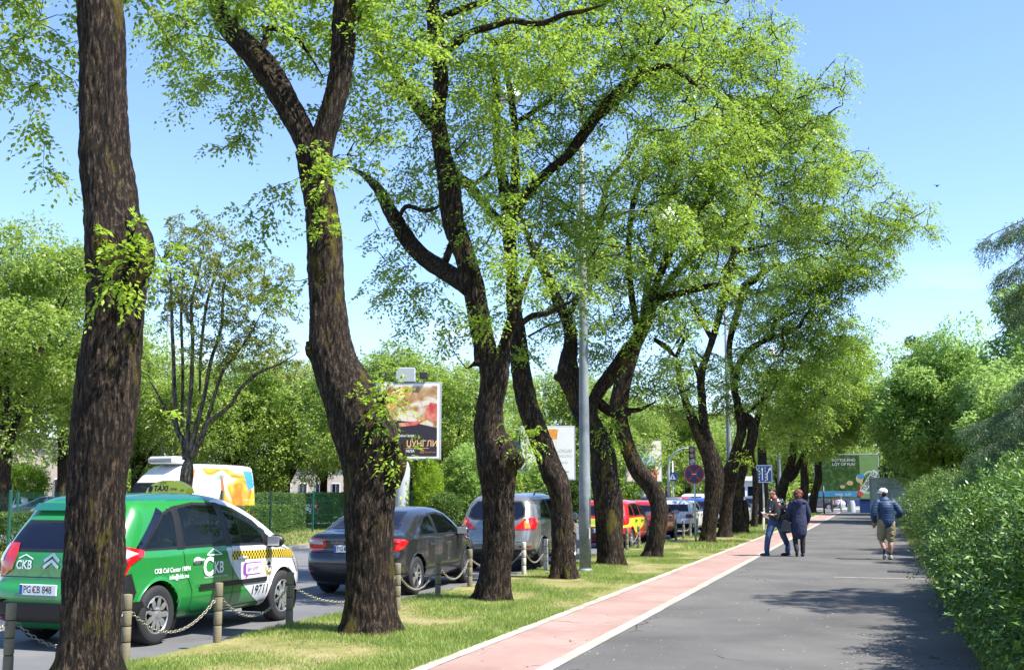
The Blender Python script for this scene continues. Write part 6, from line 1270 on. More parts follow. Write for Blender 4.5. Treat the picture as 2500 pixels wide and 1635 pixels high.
rib([(-.70, .74), (.70, .74)], .010, 'rear', mirror=False, name='boot_gap'); rib([(-.72, .745), (-.80, .95)], .008, 'rear', mirror=False, name='boot_gap'); rib([(.72, .745), (.80, .95)], .008, 'rear', mirror=False, name='boot_gap')
handle(-.72, .83, DG); handle(.06, .82, DG); c.mirror(.70, 1.03, DG)
for sg in (-1, 1):
    t = c.corner('tail_light', [(-.10, .86), (-.08, .95), (.10, .975), (.35, .97), (.52, .95), (.64, .92), (.50, .83), (.34, .775), (.12, .75), (-.04, .78)], -1.95, .52, .28, sg, M['redlight'], off=.008); c.corner('reverse_lamp', [(-.04, .87), (-.03, .93), (.24, .945), (.22, .88)], -1.95, .52, .28, sg, M['clear'], t, off=.012)
c.patch('bumper_low', [(-.84, .26), (.84, .26), (.84, .40), (-.84, .40)], 'rear', M['black'], off=.006); rib([(-.78, .44), (-.62, .44)], .035, 'rear', M['redlightdark'], 'reflector', .01, mirror=False); rib([(.78, .44), (.62, .44)], .035, 'rear', M['redlightdark'], 'reflector', .01, mirror=False)
c.text('lettering', 'FLUENCE', .055, (-.22, .90), 'rear', M['silver'], off=.006, bold=.01); c.plate(('PG', 'BR 417'), .80, .02); c.patch('head_light', [(1.9, .66), (2.2, .60), (2.1, .74), (1.9, .82), (1.62, .86)], 'side', M['clear'], mirror=True, off=.006)
g = gp(1010, 1450, ROADZ); place(c, (g.x-.83, g.y+1.30, ROADZ), HP+.01); c.root.rotation_euler.z = HP+.02
# ---------------------------------------------------------------- silver crossover
SV = paint('silver_metallic', (.30, .295, .275), .65, .25)
c = Car('crossover_car', 'silver crossover car with roof rails behind the mossy-bulge trunk',
 [(-2.15, .32), (-2.30, .42), (-2.36, .58), (-2.34, .74), (-2.26, .95), (-2.20, 1.10), (-2.05, 1.30), (-1.88, 1.52), (-1.78, 1.62), (-1.5, 1.69), (-.9, 1.73), (-.2, 1.73), (.25, 1.67), (.70, 1.48), (1.08, 1.22), (1.35, 1.13), (1.8, 1.05), (2.15, .90), (2.33, .68), (2.36, .48), (2.25, .34), (2.1, .28)],
 1.88, .85, (-1.45, 1.3), 1.08, 1.73, .20, 6, SV, (-1.40, 1.42), .36, .26, dens=1.0, plan=(.14, .18))
for p in [[(-1.50, 1.18), (-1.28, 1.48), (-1.0, 1.57), (-.82, 1.58), (-.82, 1.12)], [(-.76, 1.12), (-.76, 1.585), (-.3, 1.60), (.06, 1.58), (.12, 1.10)], [(.18, 1.10), (.14, 1.57), (.42, 1.48), (.82, 1.24), (.98, 1.10)]]: c.window('w', p, M['glass'], .028)
c.window('rw', [(-.66, 1.20), (-.5, 1.13), (.5, 1.13), (.66, 1.20), (.64, 1.38), (.52, 1.54), (-.52, 1.54), (-.64, 1.38)], M['glassdark'], .03, 'rear')
c.finish(); c.arch(SV, .05); c.wheel('alloy'); c.seats((.2, -.7), .6, 1.35)
c.patch('window_pillar', [(-.84, 1.11), (-.74, 1.11), (-.74, 1.59), (-.84, 1.58)], 'side', M['black'], mirror=True); c.patch('window_pillar', [(.10, 1.09), (.20, 1.09), (.16, 1.58), (.04, 1.59)], 'side', M['black'], mirror=True)
rib([(.15, 1.1), (.16, .8), (.14, .36)]); rib([(-.82, 1.1), (-.8, .9), (-.86, .6), (-.84, .36), (.14, .36)]); rib([(.14, .36), (.98, .36), (1.02, .7), (1.0, 1.08)]); rib([(-.72, .66), (.72, .66)], .01, 'rear', mirror=False, name='tailgate_gap'); handle(-.60, .98, SV); handle(.36, .97, SV); c.mirror(.92, 1.17, SV)
for sg in (-1, 1):
    t = c.corner('tail_light', [(-.16, .93), (-.06, 1.02), (.14, 1.16), (.40, 1.19), (.60, 1.17), (.66, 1.12), (.50, .93), (.2, .92)], -1.98, .58, .30, sg, M['redlight'], off=.010); c.corner('indicator_lens', [(.14, .95), (.13, 1.10), (.26, 1.14), (.30, .96)], -1.98, .58, .30, sg, M['amber'], t, off=.014)
c.patch('bumper_low', [(-.88, .32), (.88, .32), (.88, .50), (-.88, .50)], 'rear', M['dark_metal'], off=.006); rib([(-.82, .56), (-.6, .56)], .04, 'rear', M['redlightdark'], 'reflector', .01, mirror=False); rib([(.82, .56), (.6, .56)], .04, 'rear', M['redlightdark'], 'reflector', .01, mirror=False); c.plate(('PG', 'AL 902'), .90, .0)
for sg in (-1, 1): MB().tube([(-1.35, sg*.66, 1.68), (-1.25, sg*.66, 1.75), (-.5, sg*.68, 1.79), (.1, sg*.66, 1.74), (.25, sg*.65, 1.66)], .018, 8).build('roof_rail', M['dark_metal'], c.root, True)
g = gp(1322, 1391, ROADZ); place(c, (g.x-.86, g.y+1.38, ROADZ), HP+.01); SUVY = g
# ---------------------------------------------------------------- red and yellow taxi, red car, white hatchback and generic cars
def hatch(name, label, mat, Ht=1.48, wd=1.7, boxy=0, dens=.62, split=None, mats=None, group='cars queueing on the street', plate=('PG', 'DK 305'), lights='redlight', glass='glass'):
    global c
    s = Ht/1.48
    if boxy: pr = [(-1.88, .26), (-1.98, .40), (-1.98, .58), (-1.92, .70), (-1.90, .92), (-1.72, 1.30), (-1.62, 1.42), (-1.4, 1.47), (-.6, 1.48), (.0, 1.46), (.30, 1.38), (.85, .99), (1.3, .93), (1.8, .86), (1.96, .70), (1.97, .45), (1.88, .28)]
    else: pr = [(-1.84, .26), (-1.96, .40), (-1.98, .56), (-1.93, .72), (-1.90, .90), (-1.80, 1.10), (-1.62, 1.34), (-1.48, 1.43), (-1.1, 1.48), (-.3, 1.485), (.2, 1.43), (.62, 1.26), (1.0, 1.03), (1.45, .92), (1.78, .78), (1.94, .60), (1.96, .42), (1.86, .28)]
    pr = [(x, z*s if z > .6 else z) for x, z in pr]
    c = Car(name, label, pr, wd, .74, (-1.3, 1.1), .95*s, 1.48*s, .17, 7, mat, (-1.22, 1.28), .30, dens=dens, plan=(.09, .16), group=group)
    for p in [[(-1.50, 1.0), (-1.30, 1.30), (-1.0, 1.35), (-.95, .98)], [(-.88, .98), (-.92, 1.37), (-.12, 1.38), (-.08, .98)], [(.0, .98), (-.05, 1.37), (.22, 1.33), (.60, 1.12), (.72, .98)]]: c.window('w', [(x, z*s) for x, z in p], M[glass], .03)
    c.window('rw', [(-.60, 1.0*s), (.60, 1.0*s), (.54, 1.31*s), (-.54, 1.31*s)], M['glassdark'], .03, 'rear'); c.window('ws', [(-.64, 1.02*s), (.64, 1.02*s), (.52, 1.36*s), (-.52, 1.36*s)], M['glass'], .03, 'front')
    c.finish(split, mats); c.arch(mat if not mats else mats[0], .045); c.wheel('cap'); c.seats((.2, -.6), .5*s, 1.15*s)
    if boxy:
        for sg in (-1, 1): c.patch('tail_light', [(sg*.50, .72*s), (sg*.80, .72*s), (sg*.80, .90*s), (sg*.50, .88*s)], 'rear', M['redlightdark'], off=.010, step=.04)
    else:
        for sg in (-1, 1): c.corner('tail_light', [(-.04, .74*s), (-.02, .97*s), (.2, 1.0*s), (.46, .98*s), (.52, .92*s), (.42, .76*s), (.2, .72*s)], -1.62, .54, .26, sg, M[lights], off=.010)
    c.patch('bumper', [(-.80, .28), (.80, .28), (.80, .46), (-.80, .46)], 'rear', M['black'], off=.012); c.plate(plate, .56 if not boxy else .78, .0)
    rib([(-.04, .97*s), (-.02, .6), (-.04, .3)]); rib([(-.92, .97*s), (-.80, .6), (-.76, .3), (.8, .28), (.84, .7), (.76, .95*s)]); handle(-.72, .84*s, M['black']); handle(.14, .83*s, M['black']); c.mirror(.66, 1.02*s, mat if not mats else mats[0]); 
    c.patch('head_light', [(1.62, .62*s), (1.92, .60*s), (1.8, .76*s), (1.5, .80*s)], 'side', M['clear'], mirror=True, off=.008)
    return c
RED = paint('red_paint', (.50, .012, .012)); YEL = paint('yellow_paint', (.65, .68, .03)); WH2 = paint('old_white_paint', (.62, .64, .63), rough=.4)
def ry(x, y, z):
    if .66 < z < .93 and x < -1.3: return 1
    if -1.45 < x < .6 and .45+.25*abs(x+.6) < z < .93: return 1
    return 0
t = hatch('taxi_car', 'red and yellow taxi seen between the lamp post and the fifth trunk', RED, 1.50, 1.68, split=ry, mats=[RED, YEL], dens=.8, group=None); t.patch('rear_panel', [(-.62, .50), (.62, .50), (.62, .66), (-.62, .66)], 'rear', M['black'], off=.012)
g = gp(1545, 1337, ROADZ); place(t, (g.x-.80, g.y+1.2, ROADZ), HP-.02)
t = hatch('red_car', 'plain red car whose nose shows right of the curved dark trunk', RED, 1.44, 1.7, group=None, dens=.7); g = gp(1655, 1312, ROADZ); place(t, (g.x-.88, g.y-1.5, ROADZ), HP-.03)
t = hatch('white_hatchback', 'old boxy white hatchback behind the round sign pole', WH2, 1.40, 1.66, 1, group=None, dens=.7, plate=('PG', 'AV 77'), glass='glassdark'); g = atd(1698, 1300, 47.5); place(t, (g.x-.80, g.y+1.5, ROADZ), HP-.01)
WCAR = hatch('white_car', 'white car half hidden behind the reddish brown trunk', WHT, 1.46, 1.7, group='cars queueing on the street', dens=.45, plate=('PG', 'CM 12'), glass='glassdark').root
g = gp(1827, 1288, ROADZ); WCAR.location = (g.x-.85, g.y+1.0, ROADZ); WCAR.rotation_euler.z = HP
BLU = paint('blue_paint', (.02, .06, .28)); GRB = paint('blue_grey_paint', (.22, .28, .38), .3); MGR = paint('mid_grey_paint', (.12, .13, .15), .4); DBL = paint('dark_blue_paint', (.01, .015, .06))
PROT = {}
for nm, mt in (('blue', BLU), ('greyblue', GRB), ('dark', MGR), ('red', RED), ('navy', DBL)):
    PROT[nm] = [hatch('parked_car', 'x', mt, 1.46, 1.7, group='distant cars', dens=.3, glass='glassdark').root, False]
PROT['white'] = [WCAR, True]
def put(col, u, D, ang, label, z=ROADZ, sc=1, group='distant cars'):
    src, usedf = PROT[col]; o = copy_tree(src) if usedf else src; PROT[col][1] = True; p = atd(u, 1200, D); o.location = (p.x, p.y, z); o.rotation_euler = (0, 0, ang); o.scale = (sc, sc, sc); o['label'] = label; o['group'] = group; o.name = 'parked_car'
put('blue', 1712, 58, HP, 'blue car roof behind the white hatchback', group='cars queueing on the street'); put('dark', 1640, 62, HP, 'grey car roof left of the sign pole, beyond the white hatchback', group='cars queueing on the street')
put('red', 1665, 68, HP, 'red car roof far down the queue of cars', group='cars queueing on the street'); put('white', 1700, 76, HP, 'white van-like car roof beyond the blue one', ROADZ, 1.12, group='cars queueing on the street'); put('navy', 1600, 74, HP, 'dark blue car roof far down the street left of the crossing sign', group='cars queueing on the street')
put('greyblue', 1740, 84, HP, 'blue-grey car farthest in the queue', group='cars queueing on the street'); put('dark', 1842, 80, HP, 'grey car glimpsed between thin mossy trunk and dark trunk', group='cars queueing on the street')
put('greyblue', 688, 62, HP+1.3, 'blue-grey car parked beyond the tall hedge, roof and windows showing', -.02, 1.05); put('dark', 120, 60, HP+1.9, 'dark car parked behind the mesh fence at the far left', -.02); put('navy', 155, 56, HP+1.2, 'navy car parked just left of the nearest trunk', -.02); put('white', 25, 66, HP+1.6, 'white car behind the mesh fence near the left edge', -.02)
put('white', 755, 72, HP+1.5, 'small white car beyond the hedge right of the blue-grey car', -.02, .95); put('dark', 820, 70, HP+1.4, 'dark car beyond the hedge against the second trunk', -.02, .97); put('dark', 1990, 112, HP+1.5, 'dark car crossing beyond the far end of the path', ROADZ, 1.1); put('white', 2010, 118, HP-1.6, 'white car waiting on the crossroad', ROADZ, 1.1); put('blue', 2100, 125, 0, 'blue car on the crossroad behind the street bin', ROADZ, 1.0)
# ---------------------------------------------------------------- painted delivery van
c = Car('delivery_van', 'white high-roof van painted with orange, blue and yellow swirls, cooling unit on top',
 [(-2.80, .34), (-2.92, .50), (-2.92, .9), (-2.88, 2.0), (-2.80, 2.55), (-2.62, 2.68), (-1.5, 2.72), (.2, 2.72), (.9, 2.64), (1.35, 2.40), (1.75, 2.05), (2.15, 1.62), (2.40, 1.35), (2.75, 1.18), (2.90, .95), (2.95, .6), (2.85, .36)],
 2.05, 1.3, (-2.0, 1.0), 1.4, 2.72, .10, 9, WHT, (-1.9, 1.95), .36, .28, dens=.8, plan=(.04, .16))
c.root['category'] = 'van'
c.window('w', [(1.02, 1.42), (1.02, 1.95), (1.22, 2.02), (1.55, 1.95), (2.05, 1.48)], M['glassdark'], .04); c.window('ws', [(-.84, 1.42), (.84, 1.42), (.80, 2.02), (-.80, 2.02)], M['glassdark'], .04, 'front')
c.finish(); c.wheel('cap'); c.arch(WHT, .05)
art = blotch('painted_swirls', [(.30, (.08, .35, .62)), (.38, (.35, .65, .75)), (.42, (.75, .78, .76)), (.48, (.78, .74, .60)), (.52, (.72, .42, .06)), (.60, (.70, .16, .02)), (.72, (.75, .52, .03))], .8, 7, 2)
for vw, (xa, xb) in (('side', (-2.86, .86)),):
    c.patch('painted_panel', [(xa, .5), (xb-.3, .5), (xb, 1.2), (xb+.0, 2.3), (xb-.1, 2.55), (-2.7, 2.55), (xa, 2.2)], vw, art, mirror=True, off=.006, step=.15)
    c.patch('yellow_panel', [(-2.86, .5), (-2.1, .5), (-2.5, 1.5), (-2.86, 1.9)], vw, colmat('swirl_yellow', (.80, .62, .03)), mirror=True, off=.009, step=.15); c.patch('red_panel', [(-2.86, .5), (-2.6, .5), (-2.86, 1.1)], vw, colmat('swirl_red', (.75, .10, .02)), mirror=True, off=.012, step=.15); c.patch('blue_panel', [(-2.86, 2.45), (-2.86, 1.9), (-2.35, 1.75), (-2.1, 2.5)], vw, colmat('swirl_blue', (.05, .28, .58)), mirror=True, off=.009, step=.15)
    c.patch('drop_shape', [(-.9, 1.15), (-.75, 1.1), (-.6, 1.35), (-.78, 1.75), (-.75, 2.3), (-.88, 2.3), (-.98, 1.7)], vw, colmat('swirl_brown', (.35, .13, .05)), mirror=True, off=.011, step=.1); c.patch('orange_triangle', [(.55, 2.5), (.85, 2.5), (.82, 1.9)], vw, colmat('swirl_orange', (.8, .2, .06)), mirror=True, off=.009, step=.1)
m = MB(); m.box((1.0, 0, 2.84), (.9, 1.3, .26), bev=.08); o = m.build('cooling_unit', M['white'], c.root)
for k in range(4): MB().box((1.46, 0, 2.76+k*.05), (.02, 1.1, .02)).build('grille', M['black'], o)
rib([(.9, .5), (.92, 2.4)], .012); rib([(1.0, .5), (.98, 1.4)], .01); c.mirror(2.0, 1.6, M['black']); c.patch('head_light', [(.6, .95), (.9, 1.0), (.88, 1.22), (.6, 1.12)], 'front', M['clear'], off=.01); c.patch('head_light', [(-.6, .95), (-.9, 1.0), (-.88, 1.22), (-.6, 1.12)], 'front', M['clear'], off=.01); c.patch('grille', [(-.5, .8), (.5, .8), (.5, 1.08), (-.5, 1.08)], 'front', M['black'], off=.01)
p = atd(455, 1200, 43.0); place(c, (p.x, p.y, -.04), -HP-.16)
# ================================================================ people
M['skin'] = plain('skin', (.42, .23, .15), .55, var=.08); M['jeans'] = plain('jeans', (.035, .075, .18), .9, var=.6, vscale=5, bump=.3, bscale=30); M['leather'] = plain('black_leather', (.014, .015, .022), .28, var=.3, bump=.5, bscale=14)
M['navy'] = plain('navy_wool', (.022, .028, .07), .9, var=.2, bump=.3, bscale=20); M['puffer'] = plain('blue_padded_cloth', (.014, .045, .11), .6, var=.2, vscale=8); M['khaki'] = plain('khaki_cotton', (.27, .24, .14), .9, var=.2, bump=.4, bscale=16)
M['hair_dark'] = plain('dark_hair', (.012, .010, .009), .6, bump=.5, bscale=60); M['hair_red'] = plain('auburn_hair', (.13, .024, .016), .5, var=.3, vscale=30, bump=.6, bscale=60); M['capwhite'] = plain('white_cap', (.80, .80, .82), .8, var=.03); M['darktrousers'] = plain('dark_trousers', (.02, .02, .028), .85, var=.2); M['shoe'] = plain('dark_shoe', (.012, .012, .016), .5); M['shoeblue'] = plain('navy_shoe', (.02, .03, .13), .6); M['sneaker'] = plain('grey_sneaker', (.35, .36, .34), .7, var=.4, vscale=30)
M['scarf'] = plain('coral_scarf', (.50, .10, .09), .9); M['bagleather'] = plain('bag_leather', (.012, .012, .014), .25, bump=.2); M['paper'] = plain('white_paper', (.82, .82, .84), .8, var=.03); M['patchorange'] = plain('orange_badge', (.65, .25, .12), .7, var=.3, vscale=40); M['sock'] = plain('dark_sock', (.03, .035, .06), .95); M['beard'] = plain('stubble', (.09, .055, .045), .8)
def voxel(name, mb, vox, mat, parent, fn=None, smooth_it=2):
    me = bpy.data.meshes.new(name); me.from_pydata(mb.v, [], mb.f); o = bpy.data.objects.new(name, me); COL.objects.link(o)
    r = o.modifiers.new('r', 'REMESH'); r.mode = 'VOXEL'; r.voxel_size = vox
    if smooth_it: s = o.modifiers.new('s', 'SMOOTH'); s.iterations = smooth_it; s.factor = .5
    dg = bpy.context.evaluated_depsgraph_get(); m2 = bpy.data.meshes.new_from_object(o.evaluated_get(dg)); bpy.data.objects.remove(o); m2.name = name
    if fn:
        n = len(m2.vertices); co = np.empty(n*3, np.float32); m2.vertices.foreach_get('co', co); no = np.empty(n*3, np.float32); m2.vertices.foreach_get('normal', no)
        co = co.reshape(-1, 3); no = no.reshape(-1, 3); co = co+no*fn(co)[:, None]; m2.vertices.foreach_set('co', co.ravel().astype(np.float32)); m2.update()
    return link(name, m2, mat, parent, True)
def wr(amp, sc=14, st=(1, 1, .6), ridge=True):    # cloth folds
    def f(c):
        out = np.empty(len(c))
        for i, q in enumerate(c):
            v = noise.noise(Vector((q[0]*sc*st[0], q[1]*sc*st[1], q[2]*sc*st[2])))+.5*noise.noise(Vector((q[0]*sc*2.1+7, q[1]*sc*2.1, q[2]*sc*2.6)))
            out[i] = amp*((1-2*abs(v)) if ridge else v)
        return out
    return f
def cap(mb, pts, n=12):                     # rounded tapering limb through (x,y,z,r)
    C = catmull(pts, .03); C = [c for c in C]
    mb.tube([c[:3] for c in C], [max(.004, c[3]) for c in C], n)
    for e in (pts[0], pts[-1]): mb.ell(e[:3], (e[3],)*3, n, 8)
def hand(mb, w, d, s=1.0, curl=.6, side=1):  # wrist w, direction d
    w = Vector(w); d = Vector(d).normalized(); u = d.cross(Vector((0, 0, 1))); u = u.normalized() if u.length > .2 else Vector((0, 1, 0)); n = u.cross(d)
    c = w+d*.055*s; R = Matrix((d, u, n)).transposed(); mb.ell(c, (.055*s, .042*s, .018*s), 14, 9, rot=R)
    for k, Lf in enumerate((.068, .078, .074, .060)):
        b = w+d*.092*s+u*(-.030+.02*k)*s; p1 = b+(d*.5-n*curl*.15)*Lf*s; p2 = p1+(d*(.45-.2*curl)-n*curl*.45)*Lf*s; p3 = p2+(d*(.25-.4*curl)-n*.4*curl)*Lf*s*.8; cap(mb, [(*(b-d*.02), .0095*s), (*p1, .009*s), (*p2, .008*s), (*p3, .0068*s)], 7)
    b = w+d*.03*s-u*.035*s*side; cap(mb, [(*b, .012*s), (*(b+d*.035*s-u*.022*s*side-n*.01), .011*s), (*(b+d*.065*s-u*.022*s*side-n*.03*s), .008*s)], 7)
def head(mb, c, f, s=1.0):                   # centre, facing direction
    f = Vector(f).normalized(); r = f.cross(Vector((0, 0, 1))).normalized(); up = r.cross(f); R = Matrix((f, r, up)).transposed(); c = Vector(c)
    P = lambda a, b, z: c+f*a*s+r*b*s+up*z*s
    mb.ell(P(-.008, 0, .03), (.098*s, .076*s, .095*s), 20, 14, rot=R); mb.ell(P(.022, 0, -.045), (.066*s, .058*s, .075*s), 16, 12, rot=R); mb.ell(P(.055, 0, -.095), (.03*s, .032*s, .022*s), 10, 8, rot=R)
    cap(mb, [(*P(.088, 0, .015), .009*s), (*P(.108, 0, -.022), .013*s), (*P(.098, 0, -.034), .015*s)], 8)
    for sg in (-1, 1):
        mb.ell(P(.084, sg*.030, .022), (.014*s, .020*s, .009*s), 8, 6, rot=R); mb.ell(P(-.005, sg*.078, -.01), (.020*s, .010*s, .032*s), 10, 8, rot=R); mb.ell(P(.088, sg*.03, .038), (.012*s, .022*s, .006*s), 8, 6, rot=R)
    for dz in (-.058, -.068): mb.ell(P(.084, 0, dz), (.012*s, .024*s, .006*s), 8, 6, rot=R)
    return P
def eyes(root, P, body):
    m = MB(); 
    for sg in (-1, 1): m.ell(P(.090, sg*.031, .012), (.009, .012, .006), 8, 6)
    m.build('eye', M['shoe'], body)
# --- man in the leather jacket, standing with legs apart, facing left-towards the camera, reading a leaflet
# local frame: -x is picture left, -y towards the camera
g = gp(1894, 1356.5); root = empty('person', (g.x, g.y, .004), YAW, 'dark-haired man in a black leather jacket and jeans reading a white leaflet', 'person', 'people on the footpath')
f = Vector((-.75, -.66, 0)).normalized(); b = MB()
for sg, hx, kx, kz, fx, fy in ((0, -.06, -.19, .50, -.235, -.03), (1, .10, .22, .50, .335, .10)):
    cap(b, [(hx, 0, .90, .085), (kx, -.05 if not sg else 0, kz, .056), (fx+.01, fy, .27, .052), (fx, fy, .09, .036)])
cap(b, [(.03, 0, .92, .14), (.04, 0, 1.10, .125), (.05, .0, 1.28, .135), (.05, 0, 1.42, .10), (.02, -.01, 1.49, .055), (.0, -.02, 1.54, .05)])
cap(b, [(.19, .10, 1.38, .055), (.24, .04, 1.12, .045), (.02, -.13, 1.03, .034), (-.10, -.20, 1.06, .026)]); hand(b, (-.10, -.20, 1.06), (-.8, -.45, .12), 1, .8)
cap(b, [(-.10, -.10, 1.38, .05), (-.16, -.16, 1.12, .045), (-.24, -.27, 1.02, .033), (-.27, -.33, 1.06, .026)]); hand(b, (-.27, -.33, 1.06), (-.5, -.4, .25), 1, .8, -1)
P = head(b, (-.055, -.05, 1.615), (-.80, -.55, -.28)); body = voxel('body', b, .0065, M['skin'], root); eyes(root, P, body)
h = MB(); h.ell(P(-.022, 0, .055), (.098, .082, .082), 18, 12); h.ell(P(-.055, 0, .0), (.062, .076, .075), 16, 10); h.ell(P(.045, 0, .10), (.055, .055, .03), 12, 8); voxel('hair', h, .008, M['hair_dark'], body, lambda c: .004*np.sin(c[:, 0]*160)*np.sin(c[:, 2]*120))
h = MB(); h.ell(P(.05, 0, -.085), (.046, .055, .038), 14, 10); voxel('beard', h, .008, M['beard'], body)
t = MB()
for sg, hx, kx, kz, fx, fy in ((0, -.06, -.19, .50, -.235, -.03), (1, .10, .22, .50, .335, .10)):
    cap(t, [(hx, 0, .90, .108), (hx*.3+kx*.7, -.03, .62, .090), (kx, -.05 if not sg else 0, kz, .076), (fx+.01, fy, .27, .070), (fx, fy, .12, .066)], 16)
cap(t, [(.02, 0, .88, .145), (.03, 0, 1.0, .15)], 18); voxel('jeans', t, .009, M['jeans'], root, wr(.006, 11, (1, 1, 1.3)))
sh = MB(); cap(sh, [(.02, -.02, .96, .15), (.02, -.03, 1.15, .155), (.02, -.03, 1.36, .13), (.0, -.03, 1.46, .075)], 18); cap(sh, [(-.10, -.11, 1.38, .055), (-.16, -.165, 1.12, .05), (-.20, -.22, 1.05, .04)], 12); voxel('shirt', sh, .01, M['darktrousers'], root)
j = MB(); j.ell((.045, 0, 1.22), (.20, .155, .28), 22, 14); j.ell((.045, .0, 1.36), (.215, .14, .12), 20, 12); cap(j, [(.03, 0, .98, .16), (.04, 0, 1.15, .165)], 20); cap(j, [(.02, -.01, 1.46, .085), (.0, -.015, 1.49, .07)], 14)
cap(j, [(.20, .08, 1.40, .075), (.255, .06, 1.26, .072), (.245, .03, 1.12, .066), (.12, -.06, 1.06, .058), (-.04, -.16, 1.05, .046)], 16); cap(j, [(-.12, -.10, 1.40, .07), (-.17, -.15, 1.2, .062), (-.18, -.18, 1.10, .058), (-.245, -.28, 1.04, .045)], 16)
voxel('jacket', j, .009, M['leather'], root, wr(.008, 13, (1, 1, 1)))
s = MB(); s.lathe([(.075, 1.45), (.092, 1.475), (.088, 1.51), (.07, 1.54)], c=(-.02, -.02, 0), n=20); s.build('scarf', M['scarf'], root, True)
s = MB(); s.ell((.10, -.155, 1.32), (.036, .014, .036), 14, 8); s.build('sleeve_badge', M['patchorange'], root, True)
for fx, fy, mt, hz_ in ((-.235, -.03, M['shoeblue'], .07), (.335, .10, M['shoe'], .10)):
    s = MB(); s.ell((fx-.06, fy-.03, .038), (.135, .052, .042), 16, 10); s.ell((fx+.01, fy, .075), (.058, .05, .06), 12, 8); s.box((fx-.055, fy-.03, .010), (.25, .10, .022), bev=.01); voxel('shoe', s, .008, mt, root)
lf = empty('leaflet', root.matrix_basis @ Vector((-.34, -.33, 1.06)), YAW, 'white folded leaflet held by the man in the leather jacket', 'leaflet'); root_l = root.location
lf.location = (g.x+math.cos(YAW)*(-.34)+math.sin(YAW)*.34, g.y+math.sin(YAW)*(-.34)-math.cos(YAW)*.34, 1.07); a = MB(); a.add([(-.09, 0, .07), (.02, -.03, .05), (.10, -.02, -.10), (.0, .02, -.06), (-.09, 0, .067), (.02, -.033, .047), (.10, -.023, -.103), (.0, .017, -.063)], [(0, 1, 2, 3), (7, 6, 5, 4), (0, 4, 5, 1), (1, 5, 6, 2), (2, 6, 7, 3), (3, 7, 4, 0)]); a.add([(-.09, 0, .07), (.0, .02, -.06), (-.01, -.09, -.02), (-.10, -.08, .08)], [(0, 1, 2, 3)]); a.build('paper', M['paper'], lf)
ft = empty('rolled_poster', lf.location+Vector((-.02, -.02, 0)), YAW, 'long thin rolled pale sheet hanging from the man\'s hand beside his leg', 'rolled sheet'); a = MB(); a.tube([(.02, .02, .10), (.02, .02, .02), (0, 0, -.10), (-.02, .0, -.36), (-.03, 0, -.44)], [.012, .014, .03, .032, .03], 12); a.ell((.02, .02, .13), (.022, .022, .03), 10, 8); a.build('sheet', M['petal'], ft, True)
# --- woman in the navy coat walking away
g = gp(1953, 1358); root = empty('person', (g.x, g.y, .004), YAW, 'woman with auburn hair in a long navy hooded coat walking away', 'person', 'people on the footpath'); b = MB()
LG = (((-.06, 0), (-.095, .06, .50), (-.10, -.09, .15)), ((.07, 0), (.09, .02, .49), (.085, .02, .10)))
for h_, k, a_ in LG: cap(b, [(h_[0], h_[1], .88, .085), (k[0], k[1], k[2], .055), (a_[0], a_[1], a_[2], .034)])
cap(b, [(0, 0, .90, .14), (0, 0, 1.12, .12), (0, 0, 1.32, .12), (0, 0, 1.42, .06), (.01, .01, 1.48, .05)]); cap(b, [(-.17, 0, 1.34, .05), (-.25, .03, 1.08, .042), (-.24, .10, .86, .03)]); hand(b, (-.24, .10, .86), (0, .2, -1), .9, .9); cap(b, [(.17, 0, 1.34, .05), (.24, .0, 1.08, .042), (.22, .10, .86, .03)]); hand(b, (.22, .10, .86), (0, .3, -1), .9, .5, -1)
P = head(b, (.015, .02, 1.57), (.25, .95, -.1), .95); body = voxel('body', b, .0065, M['skin'], root); eyes(root, P, body)
h = MB(); h.ell(P(-.02, 0, .03), (.115, .105, .11), 20, 14); h.ell(P(-.055, 0, -.05), (.085, .10, .10), 18, 12); h.ell(P(-.04, .0, -.10), (.075, .09, .075), 14, 10); voxel('hair', h, .007, M['hair_red'], body, wr(.014, 26, (1.6, 1.6, .5)))
t = MB()
for k_, (h_, k, a_) in enumerate(LG): cap(t, [(h_[0], h_[1], .86, .10), (k[0], k[1], k[2], .072), (a_[0], a_[1], a_[2]+.02, .056)], 14)
voxel('trousers', t, .009, M['darktrousers'], root, wr(.005, 12))
j = MB(); cap(j, [(0, .0, .64, .20), (0, 0, .85, .205), (0, 0, 1.08, .185), (0, 0, 1.28, .185), (0, 0, 1.38, .12)], 24); j.ell((0, 0, 1.36), (.205, .13, .07), 18, 12); cap(j, [(-.16, 0, 1.36, .08), (-.235, .01, 1.2, .07), (-.265, .03, 1.06, .066), (-.25, .09, .90, .056)], 14); cap(j, [(.16, 0, 1.36, .08), (.235, 0, 1.2, .07), (.26, .0, 1.06, .066), (.235, .08, .88, .056)], 14)
o = voxel('coat', j, .010, M['navy'], root, wr(.006, 7, (1.6, 1.6, .5))); 
for v in o.data.vertices: v.co.y *= .86
h = MB(); h.ell((0, -.085, 1.38), (.165, .085, .075), 18, 12); cap(h, [(0, -.10, 1.38, .10), (0, -.125, 1.30, .06), (0, -.125, 1.23, .02)], 14); h.ell((0, -.04, 1.43), (.145, .11, .045), 16, 10); voxel('hood', h, .008, M['navy'], root, wr(.010, 11, (.7, 1, 1.6)))
